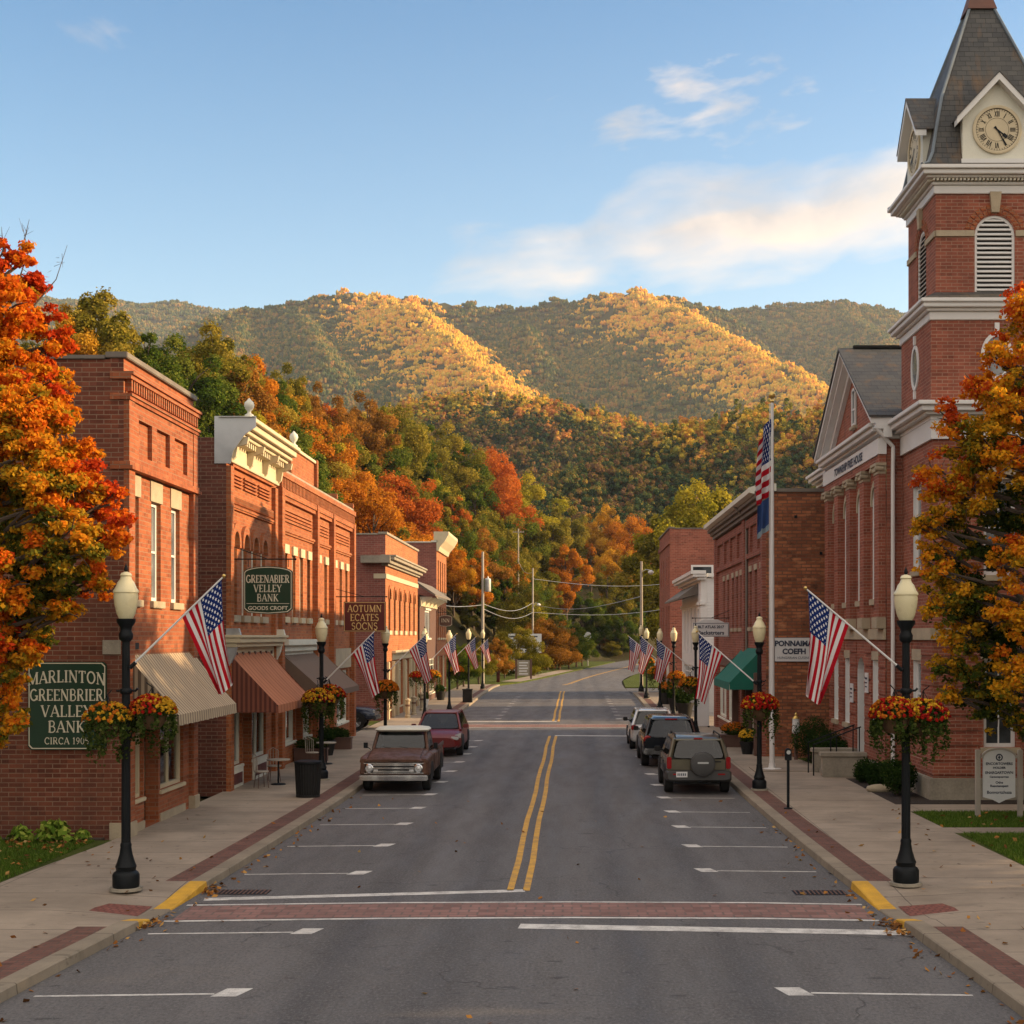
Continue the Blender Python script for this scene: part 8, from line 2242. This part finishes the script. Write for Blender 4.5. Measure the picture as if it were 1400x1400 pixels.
# understorey along the left verge of the bend
for (px, py, Y, kind, H) in ((680, 872, 138, 'rust', 3.4), (655, 876, 132, 'olive', 3.2), (634, 880, 124, 'green', 3.2), (690, 880, 150, 'olive', 3.6), (748, 838, 186, 'rust', 6), (765, 850, 190, 'rust', 5.5), (710, 850, 160, 'olive', 5), (730, 880, 160, 'lime', 3.6), (778, 862, 192, 'green', 5), (788, 852, 204, 'green', 6), (796, 862, 212, 'green', 5), (625, 880, 118, 'green', 4), (800, 868, 287, 'olive', 5), (815, 862, 289, 'green', 6), (830, 866, 290, 'rust', 5), (845, 860, 291, 'green', 6), (860, 864, 291, 'olive', 5), (875, 866, 290, 'green', 5), (808, 874, 285, 'green', 4), (838, 873, 286, 'olive', 4), (852, 872, 287, 'green', 4)):
    x = gx(px, Y); z = CAMH+(870-py)/2000*Y; g = terr(x, Y)
    p = rt.choice((0, 2)); plant_tree(x, Y, g, kind, p, (z-g)/PROTO[p][2], rt.uniform(0, 6.28), 1.25)
# nearest trees of the wooded hill, each its own
cnt = 0
while cnt < 62:
    y = rt.uniform(285, 400); x = rt.uniform(-35, 105)
    g = F_MID(x, y)
    if g < 1: continue
    px, py = pix(x, y, g+8)
    if not (690 < px < 1240): continue
    p = rt.randrange(5); plant_tree(x, y, g, rt.choice(['green']*6+['olive']*5+['rust']*4+['gold']+['orange']), p, rt.uniform(11, 15)/PROTO[p][2], rt.uniform(0, 6.28), rt.uniform(1., 1.25)); cnt += 1

for (x, y, kind, p, hh) in ((19, 27, 'orange', 0, 13), (24, 19, 'olive', 1, 14), (23, 33.5, 'gold', 2, 14.8), (27, 9, 'green', 4, 14), (29, 25, 'green', 0, 15), (31, 14, 'rust', 1, 15), (30, 35.5, 'olive', 2, 15.5)):  # unseen trees added to shade the street and lower left facades
    plant_tree(x, y, .1, kind, p, hh/PROTO[p][2], x*1.7, 1.3)
# labels that single each tree out
marks = [(-999, 'behind left maple'), (60, 'above nearest left shop'), (190, 'behind nearest left shop'), (270, 'behind urn-topped shop'), (385, 'behind long brick block'), (485, 'above arched window shop'), (560, 'behind farthest left building'), (612, 'beside farthest left building'), (655, 'around transformer pole'), (700, 'around bare utility pole'), (745, 'left of road bend'), (800, 'above road bend'), (868, 'at right utility pole'), (905, 'above far brick building'), (985, 'above plum brick building'), (1050, 'right of flagpole'), (1130, 'behind courthouse')]
tiers = [(0, 'on skyline'), (500, 'high up'), (580, 'at mid height'), (680, 'low down'), (800, 'at road level')]
seen = {}
for t, kind, H, Rr in PLIST:
    x, y, z = t.location; px, py = pix(x, y, z+H*.8)
    where = [m for a, m in marks if px >= a][-1]; tier = [m for a, m in tiers if py >= a or a == 0][-1]
    tier = tier
    size = 'tall' if H*2000/y > 130 else ('small' if H*2000/y < 70 else 'medium')
    seen.setdefault(f'{size} {CNAME[kind]} tree {tier} {where}', []).append((px, t))
ordn = ['leftmost', 'second from left', 'third from left', 'fourth from left', 'fifth from left', 'sixth from left', 'seventh from left', 'eighth from left', 'ninth from left', 'tenth from left']
for lab, lst in seen.items():
    lst.sort(key=lambda a: a[0])
    for i, (px, t) in enumerate(lst):
        t['label'] = lab if len(lst) == 1 else f'{lab}, {ordn[min(i, 9)]}'
        t['group'] = 'autumn trees on the slopes and around the bend'

# ---- the two maples framing the street
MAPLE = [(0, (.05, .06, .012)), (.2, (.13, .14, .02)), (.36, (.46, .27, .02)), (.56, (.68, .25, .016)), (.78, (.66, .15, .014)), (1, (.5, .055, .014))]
M['maple'] = leaf_mat('maple_leaf', MAPLE, .45)
MAPLE2 = [(0, (.03, .05, .01)), (.28, (.09, .11, .016)), (.46, (.42, .25, .018)), (.64, (.74, .36, .02)), (.85, (.7, .22, .016)), (1, (.52, .07, .014))]
M['maple2'] = leaf_mat('maple_leaf_gold', MAPLE2, .45)
def big_maple(label, loc, puffs, mat, n, seed, leaf=.125, trunk_h=8, twigs=()):
    """puffs: (x, y, z, r, tint) in world coordinates; crown thins between them"""
    t = thing('maple_tree', label, 'tree', loc)
    r = np.random.default_rng(seed)
    A_ = np.array([p[:4] for p in puffs]); A_[:, :3] -= np.array(loc); tn = np.array([p[4] for p in puffs])
    # break each puff into clumps of leaves
    C = []; rr = []; tt = []
    for (x, y, z, rad), tv in zip(A_, tn):
        m_ = int(44*(rad/1.0)**2)+12
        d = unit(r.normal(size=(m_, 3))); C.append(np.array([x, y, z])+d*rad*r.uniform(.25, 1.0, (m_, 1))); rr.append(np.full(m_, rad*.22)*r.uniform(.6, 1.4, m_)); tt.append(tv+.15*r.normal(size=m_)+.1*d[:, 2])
    C = np.vstack(C); rr = np.clip(np.concatenate(rr), .12, .36); tt = np.concatenate(tt)
    w = rr**2; k = r.choice(len(C), n, p=w/w.sum())
    d = unit(r.normal(size=(n, 3)))
    P = C[k]+d*(rr[k]*r.uniform(.3, 1.1, n))[:, None]*np.array([1.15, 1.15, .75])
    Nn = unit(d*.6+np.array([0, 0, .45])+.7*r.normal(size=(n, 3)))
    me = quads_mesh('crown', P, Nn, leaf, tt[k]+.09*r.normal(size=n), mat, 1.05, r)
    o = bpy.data.objects.new('crown', me); COL.objects.link(o); o.parent = t
    q = MB(); top = Vector((0, 0, trunk_h))
    q.path([(0, 0, -.2), (.05, 0, 1.2), (.1, .05, 2.6), (0, .1, trunk_h*.7), (.1, 0, trunk_h)], [.38, .27, .23, .15, .05], 12)
    for (x, y, z, rad) in A_:
        b = Vector((x, y, z)); s_ = Vector((.05, 0, max(1.6, min(trunk_h*.85, z-math.hypot(x, y)*.55))))
        L = b-s_; q.path([s_, s_+L*.5+Vector((0, 0, .12*L.length)), b], [.1, .06, .02], 6)
        for j in range(4):
            e = Vector(r.normal(size=3)).normalized()*rad*.85; q.path([s_+L*.75, b+e*.5, b+e], [.03, .018, .006], 4)
    for pts in twigs: q.path([Vector(p)-Vector(loc)+(Vector(r.normal(size=3))*.06 if 0 < k < len(pts)-1 else Vector()) for k, p in enumerate(pts)], [.018]+[.008]*(len(pts)-2)+[.003], 4)
    for pts in twigs:
        A0, B0 = Vector(pts[-2])-Vector(loc), Vector(pts[-1])-Vector(loc)
        for k in range(5):
            f0 = A0.lerp(B0, k/6); q.path([f0, f0+(B0-A0)*.25+Vector(r.normal(size=3))*.12], [.005, .002], 3)
    q.build('trunk', M['bark'], t, smooth=True)
    return t
def puff(px, py, Y, rpx, tint): x, y, z = pt(px, py, Y); return (x, y, z, rpx/2000*Y, tint)
YL = 25.5
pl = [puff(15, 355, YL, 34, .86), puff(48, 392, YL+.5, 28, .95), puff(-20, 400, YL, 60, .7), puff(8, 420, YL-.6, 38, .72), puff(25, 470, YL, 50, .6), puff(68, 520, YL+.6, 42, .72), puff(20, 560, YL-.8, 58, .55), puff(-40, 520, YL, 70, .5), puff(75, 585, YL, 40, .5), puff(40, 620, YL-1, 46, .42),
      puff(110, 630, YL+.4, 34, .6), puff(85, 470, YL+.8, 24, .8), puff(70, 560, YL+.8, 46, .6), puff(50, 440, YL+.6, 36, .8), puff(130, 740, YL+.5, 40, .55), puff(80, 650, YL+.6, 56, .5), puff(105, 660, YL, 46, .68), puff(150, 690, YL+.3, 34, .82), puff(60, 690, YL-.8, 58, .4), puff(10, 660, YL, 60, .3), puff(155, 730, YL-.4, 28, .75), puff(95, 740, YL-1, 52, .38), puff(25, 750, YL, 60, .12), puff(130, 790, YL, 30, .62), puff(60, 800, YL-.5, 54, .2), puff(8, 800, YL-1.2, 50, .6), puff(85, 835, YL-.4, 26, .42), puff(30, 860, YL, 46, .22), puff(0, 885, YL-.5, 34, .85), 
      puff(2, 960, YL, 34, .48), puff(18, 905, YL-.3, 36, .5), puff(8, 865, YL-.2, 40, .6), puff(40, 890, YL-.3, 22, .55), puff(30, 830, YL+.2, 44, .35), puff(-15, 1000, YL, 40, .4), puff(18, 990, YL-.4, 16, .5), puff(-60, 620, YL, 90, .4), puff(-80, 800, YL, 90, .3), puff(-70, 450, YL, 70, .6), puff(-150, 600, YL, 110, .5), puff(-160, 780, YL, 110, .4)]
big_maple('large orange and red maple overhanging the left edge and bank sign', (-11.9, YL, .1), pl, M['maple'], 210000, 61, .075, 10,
          [[pt(20, 400, YL), pt(35, 340, YL), pt(30, 305, YL)], [pt(28, 350, YL), pt(40, 300, YL)], [pt(45, 420, YL), pt(70, 370, YL), pt(92, 335, YL)], [pt(5, 350, YL), pt(2, 310, YL)]])
YR = 31.5
pr_ = [puff(1400, 420, YR, 36, .8), puff(1440, 440, YR, 60, .7), puff(1358, 480, YR, 28, .75), puff(1395, 500, YR-.5, 44, .62), puff(1335, 530, YR+.3, 30, .85), puff(1375, 560, YR-.8, 48, .6), puff(1300, 575, YR, 30, .9), puff(1330, 610, YR-.3, 44, .45), puff(1390, 630, YR-1, 46, .62), puff(1278, 655, YR, 36, .82), puff(1268, 720, YR, 26, .6), puff(1330, 640, YR+.4, 46, .7), puff(1280, 750, YR+.2, 30, .6), puff(1310, 800, YR+.6, 44, .4), puff(1350, 850, YR+.6, 50, .3), puff(1300, 910, YR+.4, 32, .4), puff(1345, 950, YR+.4, 36, .3), puff(1390, 560, YR+.8, 60, .65), puff(1320, 680, YR-.2, 46, .55), puff(1380, 700, YR+.2, 50, .1), puff(1290, 710, YR+.3, 26, .35),
       puff(1395, 760, YR-1, 44, .66), puff(1340, 760, YR+.5, 48, .12), puff(1285, 780, YR, 34, .55), puff(1330, 820, YR-.2, 44, .35), puff(1280, 830, YR, 26, .62), puff(1385, 840, YR-1, 42, .62), puff(1310, 870, YR, 34, .5), puff(1360, 880, YR, 46, .1), puff(1395, 920, YR-.8, 44, .6), puff(1330, 930, YR, 36, .22), puff(1300, 950, YR+.2, 18, .55), puff(1365, 970, YR, 34, .18), puff(1400, 990, YR, 30, .3),
       puff(1460, 560, YR, 80, .6), puff(1470, 720, YR, 90, .5), puff(1470, 880, YR, 80, .45), puff(1550, 640, YR, 100, .55), puff(1560, 820, YR, 100, .5)]
big_maple('golden orange maple in front of the courthouse at the right edge', (10.95, YR, .1), pr_, M['maple2'], 170000, 62, .078, 10)

# ------------------------------------------------------------------ far forest: masses nobody could count
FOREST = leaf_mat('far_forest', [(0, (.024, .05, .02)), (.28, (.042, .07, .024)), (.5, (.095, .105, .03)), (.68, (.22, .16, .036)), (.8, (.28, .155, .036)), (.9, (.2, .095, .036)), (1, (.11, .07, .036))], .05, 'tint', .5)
FORESTG = leaf_mat('far_forest_gold', [(0, (.22, .19, .035)), (.25, (.5, .34, .042)), (.5, (.72, .41, .045)), (.75, (.75, .33, .045)), (1, (.52, .19, .045))], .05, 'tint', .7)  # gold carries the sunlight of the spurs in its colour
FORESTD = leaf_mat('mid_forest', [(0, (.02, .045, .024)), (.42, (.045, .085, .035)), (.62, (.1, .125, .038)), (.76, (.24, .19, .04)), (.86, (.34, .2, .05)), (.94, (.24, .11, .05)), (1, (.16, .09, .05))], .1, 'tint', .95)
FORESTDG = leaf_mat('mid_forest_gold', [(0, (.08, .11, .03)), (.3, (.28, .27, .05)), (.55, (.62, .45, .05)), (.8, (.72, .4, .06)), (1, (.5, .2, .06))], .1, 'tint', .9)  # same painted sunlight for the nearer hill crest
def dome_proto(i, mat):
    """distant clump: several uneven crowns of small facets grown together"""
    r = np.random.default_rng(300+i); bm = bmesh.new(); tints = []
    for c in range(14):
        a = r.uniform(0, 6.28); q_ = 7.5*math.sqrt(r.random())*(c > 0); R0 = r.uniform(1.3, 2.7); H0 = r.uniform(2.4, 4.); o = Vector((i*7.3+c, 2.1*i, c*3.3))
        got = bmesh.ops.create_icosphere(bm, subdivisions=2, radius=1.)['verts']; tv = .5+.12*r.normal()
        for v in got:
            d_ = v.co.normalized(); k = 1+.36*mnoise.noise(d_*1.9+o)+.3*mnoise.noise(d_*4.7+o)
            v.co = Vector((d_.x*k*R0+q_*math.cos(a), d_.y*k*R0+q_*math.sin(a), d_.z*k*H0+H0))
        tints += [tv]*80
    me = bpy.data.meshes.new('crown'); bm.to_mesh(me); bm.free()
    n = len(me.polygons); tints = np.array((tints+[.5]*n)[:n])+.1*r.normal(size=n)
    if n == 1120: tints = np.repeat(.5+.12*r.normal(size=14), 80)+.08*r.normal(size=n)
    at = me.attributes.new('tint', 'FLOAT', 'FACE'); at.data.foreach_set('value', np.clip(tints, 0, 1).astype(np.float32)); me.materials.append(mat)
    return bpy.data.objects.new('forest_crown', me)
def forest_proto(i, n, leaf, mat):
    me, C = crown_mesh('crown', 200+i, n, leaf, 12, 4.6, 16, .12, mat, 'round' if i % 3 else 'cone', .2, .28)
    o = bpy.data.objects.new('forest_crown', me); return o
def forest(name, label, pts, protos, smin, smax, seed):
    me = bpy.data.meshes.new(name); me.from_pydata(pts, [], [])
    o = bpy.data.objects.new(name, me); COL.objects.link(o); tag(o, label, 'forest', kind='stuff')
    col = bpy.data.collections.new(name+'_crowns')
    for p in protos: col.objects.link(p)
    ng = bpy.data.node_groups.new(name, 'GeometryNodeTree')
    ng.interface.new_socket('Geometry', in_out='INPUT', socket_type='NodeSocketGeometry'); ng.interface.new_socket('Geometry', in_out='OUTPUT', socket_type='NodeSocketGeometry')
    gi = ng.nodes.new('NodeGroupInput'); go = ng.nodes.new('NodeGroupOutput')
    ci = ng.nodes.new('GeometryNodeCollectionInfo'); ci.inputs['Collection'].default_value = col; ci.inputs['Separate Children'].default_value = True; ci.inputs['Reset Children'].default_value = True
    ip = ng.nodes.new('GeometryNodeInstanceOnPoints'); ip.inputs['Pick Instance'].default_value = True
    rv = ng.nodes.new('FunctionNodeRandomValue'); rv.data_type = 'FLOAT_VECTOR'; rv.inputs[0].default_value = (0, 0, 0); rv.inputs[1].default_value = (0, 0, 6.28); rv.inputs['Seed'].default_value = seed
    rs = ng.nodes.new('FunctionNodeRandomValue'); rs.data_type = 'FLOAT'; rs.inputs[2].default_value = smin; rs.inputs[3].default_value = smax; rs.inputs['Seed'].default_value = seed+1
    L = ng.links.new
    L(gi.outputs[0], ip.inputs['Points']); L(ci.outputs[0], ip.inputs['Instance']); L(rv.outputs[0], ip.inputs['Rotation']); L(rs.outputs[1], ip.inputs['Scale']); L(ip.outputs[0], go.inputs[0])
    md = o.modifiers.new('scatter', 'NODES'); md.node_group = ng
    return o
def scatter(f, x0, x1, y0, y1, n, pxr, seed, ztop=9, mask=None):
    r = random.Random(seed); out = []; tries = 0
    while len(out) < n and tries < n*12:
        tries += 1
        y = r.uniform(y0, y1); x = r.uniform(x0, x1)
        px = 782+2000*x/y
        if not pxr[0] < px < pxr[1]: continue
        z = f(x, y)
        if z < 2: continue
        # only slopes that can be seen from the street side
        if f(x, y+14)+3 < z-14*.35: continue
        if mask and not mask(x, y): continue
        out.append((x, y, z-1.6))
    return out
def seg_dist(lines):
    P = [[px3(*p)[:2] for p in l] for l in lines]
    def f(x, y):
        best = 1e9
        for l in P:
            for (ax, ay), (bx_, by) in zip(l[:-1], l[1:]):
                dx, dy = bx_-ax, by-ay; t_ = max(0, min(1, ((x-ax)*dx+(y-ay)*dy)/(dx*dx+dy*dy))); best = min(best, math.hypot(x-ax-t_*dx, y-ay-t_*dy))
        return best
    return f
dry = seg_dist([SPUR1, SPUR2]); lit_crest = seg_dist([[(520, 580, 790), (620, 558, 800), (740, 563, 800), (860, 592, 800)], [(960, 600, 530), (1135, 588, 520), (1300, 588, 490)]])  # distance to the lines tinted as if sunlit
# sunlight painted as gold foliage along spurs and crests, shade as dull green between
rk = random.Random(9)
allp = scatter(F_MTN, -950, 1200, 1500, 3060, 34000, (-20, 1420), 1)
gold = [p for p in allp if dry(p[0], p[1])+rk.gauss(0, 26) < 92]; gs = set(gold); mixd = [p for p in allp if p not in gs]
forest('golden_forest', 'woods coloured golden for sunlight on the spurs of the far mountain', gold, [dome_proto(i, FORESTG) for i in range(5)], .65, 1.15, 3)
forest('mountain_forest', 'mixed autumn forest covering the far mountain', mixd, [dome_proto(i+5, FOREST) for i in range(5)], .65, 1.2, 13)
forest('ridge_forest', 'distant forest on the low ridge at far left', scatter(F_FAR, -1700, 0, 3500, 3960, 2600, (-20, 560), 2), [dome_proto(i+10, FOREST) for i in range(3)], 1.0, 1.6, 5)
allp = scatter(F_MID, -260, 330, 300, 820, 6200, (430, 1420), 4, mask=lambda x, y: y > 395 or not (-35 < x < 105))
gold = [p for p in allp if lit_crest(p[0], p[1])+rk.gauss(0, 14) < 26]; gs = set(gold); mixd = [p for p in allp if p not in gs]
forest('golden_hill_forest', 'woods coloured golden for sunlight along the crest of the nearer wooded hill', gold, [forest_proto(i+5, 2600, .5, FORESTDG) for i in range(4)], .62, 1.0, 17)
forest('hill_forest', 'mixed autumn forest on the nearer wooded hill', mixd, [forest_proto(i+9, 2600, .5, FORESTD) for i in range(5)], .5, .98, 7)
# ------------------------------------------------------------------ camera, light, sky, air
cam = bpy.data.cameras.new('camera'); co = bpy.data.objects.new('camera', cam); COL.objects.link(co)
co.location = (0, 0, CAMH); co.rotation_euler = (R(90), 0, 0)
cam.sensor_width = 36; cam.lens = 36*2000/1400; cam.shift_x = -82/1400; cam.shift_y = 170/1400
cam.clip_start = .5; cam.clip_end = 20000
scene.camera = co
FILL_CLOUD = 7.0
SUN_AZ, SUN_EL = 5, 15.5      # degrees from +X towards +Y, height
d = Vector((math.cos(R(SUN_AZ))*math.cos(R(SUN_EL)), math.sin(R(SUN_AZ))*math.cos(R(SUN_EL)), math.sin(R(SUN_EL))))
sl = bpy.data.lights.new('sun', 'SUN'); sl.energy = 5.0; sl.angle = R(.6); sl.color = (1., .69, .37)
so = bpy.data.objects.new('sun', sl); COL.objects.link(so); so.rotation_euler = d.to_track_quat('Z', 'Y').to_euler()
w = bpy.data.worlds.new('World'); scene.world = w; w.use_nodes = True
nt = w.node_tree; n = N(nt)
for k in list(nt.nodes): nt.nodes.remove(k)
out = nt.nodes.new('ShaderNodeOutputWorld'); bg = nt.nodes.new('ShaderNodeBackground'); nt.links.new(bg.outputs[0], out.inputs[0])
sky = nt.nodes.new('ShaderNodeTexSky'); sky.sky_type = 'NISHITA'; sky.sun_disc = False
sky.sun_elevation = R(SUN_EL); sky.sun_rotation = R(90-SUN_AZ); sky.altitude = 600; sky.air_density = 1.0; sky.dust_density = 1.6; sky.ozone_density = 3.
# clouds: thin sunlit banks low in the sky ahead, in sky direction space
tc = nt.nodes.new('ShaderNodeTexCoord'); sp = n('SeparateXYZ', i_0=tc.outputs['Generated'])
yy = n.math('MAXIMUM', sp.outputs[1], .02)
a = n.math('DIVIDE', sp.outputs[0], yy); b = n.math('DIVIDE', sp.outputs[2], yy)
hz = n.rng(sp.outputs[2], .08, .46)
fwd = n.rng(sp.outputs[1], .1, .3)
cv = n('CombineXYZ'); n.set(cv, 0, a); n.set(cv, 1, b)
wp = n.noise(cv.outputs[0], 5., 3, .5, out=1)
wv = n('VectorMath', operation='SCALE'); n.set(wv, 0, wp); wv.inputs['Scale'].default_value = .06
cv2 = n('VectorMath', operation='ADD'); n.set(cv2, 0, cv.outputs[0]); n.set(cv2, 1, wv.outputs[0])
def bank(cx_, cz, ang, rx, rz, sc, lo, hi, seed):
    ca, sa = math.cos(R(ang)), math.sin(R(ang))
    s2 = n('SeparateXYZ', i_0=cv2.outputs[0])
    u = n.math('SUBTRACT', s2.outputs[0], cx_+.03); v = n.math('SUBTRACT', s2.outputs[1], cz+.03)
    ur = n.math('ADD', n.math('MULTIPLY', u, ca/rx), n.math('MULTIPLY', v, sa/rx)); vr = n.math('SUBTRACT', n.math('MULTIPLY', v, ca/rz), n.math('MULTIPLY', u, sa/rz))
    rr = n.math('SQRT', n.math('ADD', n.math('MULTIPLY', ur, ur), n.math('MULTIPLY', vr, vr)))
    c = n('CombineXYZ'); n.set(c, 0, n.math('MULTIPLY', ur, rx*sc*.62)); n.set(c, 1, n.math('MULTIPLY', vr, rz*sc*1.7)); c.inputs[2].default_value = seed
    f = n.noise(c.outputs[0], 1., 5, .52)
    return n.rng(n.math('SUBTRACT', f, n.math('MULTIPLY', rr, .28)), lo, hi), ur, vr
c1, u1, v1 = bank(.155, .29, 9, .165, .03, 15, .08, .46, 2.3)
c2, _, _ = bank(.1, .365, 11, .1, .035, 34, .33, .55, 4.1)
c3, _, _ = bank(-.325, .412, -20, .03, .016, 40, .3, .62, 7.7)
m2 = n.math('MULTIPLY', c2, .6); m3 = n.math('MULTIPLY', c3, .3)
sh = n.noise(cv2.outputs[0], 14., 5, .55)
dark = n.math('MULTIPLY', n.rng(v1, -.9, .1), n.rng(sh, .32, .58))
cc = n.mix(dark, (1.08, .86, .67), (.62, .56, .52))
cc = n.mix(n.rng(u1, .1, .9), cc, (1.0, .88, .74))
mask = n.math('MULTIPLY', n.math('MAXIMUM', n.math('MULTIPLY', c1, .92), n.math('MAXIMUM', m2, m3)), fwd)
csc = n('VectorMath', operation='SCALE'); n.set(csc, 0, cc); csc.inputs['Scale'].default_value = 5.6
base = n.mix(1., sky.outputs[0], n.mix(hz, (2.1, 1.75, 1.32), (.45, .92, 1.04)), 'MULTIPLY')
col = n.mix(mask, base, csc.outputs[0])
# broken bright cloud added unseen overhead and behind the camera for fill light
dirv = tc.outputs['Generated']
bz = n.math('ADD', n.math('MULTIPLY', sp.outputs[1], -1.), n.math('MULTIPLY', sp.outputs[2], .55))
pz = n.math('ADD', n.math('MAXIMUM', sp.outputs[2], 0.), .25)
pc = n('CombineXYZ'); n.set(pc, 0, n.math('DIVIDE', sp.outputs[0], pz)); n.set(pc, 1, n.math('DIVIDE', sp.outputs[1], pz))
fb = n.noise(pc.outputs[0], 1.6, 6, .55)
over = n.math('MULTIPLY', n.rng(bz, -.25, .25), n.rng(fb, .3, .52))
over = n.math('MULTIPLY', over, n.rng(sp.outputs[2], -.02, .06))
oc = n('VectorMath', operation='SCALE'); n.set(oc, 0, n.mix(n.rng(fb, .45, .7), (1., .86, .72), (.86, .78, .7))); oc.inputs['Scale'].default_value = FILL_CLOUD
col = n.mix(over, col, oc.outputs[0])
nt.links.new(col, bg.inputs[0]); bg.inputs[1].default_value = .11
# air
HAZE = .000062
if HAZE:
    q = MB(); q.box(-4050, 4050, -350, 5050, -33, 900)
    m, hnt, hout = new_mat('haze_air'); hn = N(hnt)
    pv = hn('VolumePrincipled'); pv.inputs['Color'].default_value = (.85, .9, 1, 1); pv.inputs['Density'].default_value = HAZE; pv.inputs['Anisotropy'].default_value = .35
    hnt.links.new(pv.outputs[0], hout.inputs['Volume'])
    tag(q.build('haze', m), kind='stuff')
scene.view_settings.view_transform = 'Standard'; scene.view_settings.look = 'None'; scene.view_settings.gamma = 1
scene.view_settings.use_curve_mapping = False; scene.view_settings.exposure = 1.08
scene.cycles.max_bounces = 6; scene.cycles.diffuse_bounces = 3; scene.cycles.glossy_bounces = 3; scene.cycles.transmission_bounces = 3; scene.cycles.volume_bounces = 0; scene.cycles.transparent_max_bounces = 8; scene.cycles.use_denoising = True
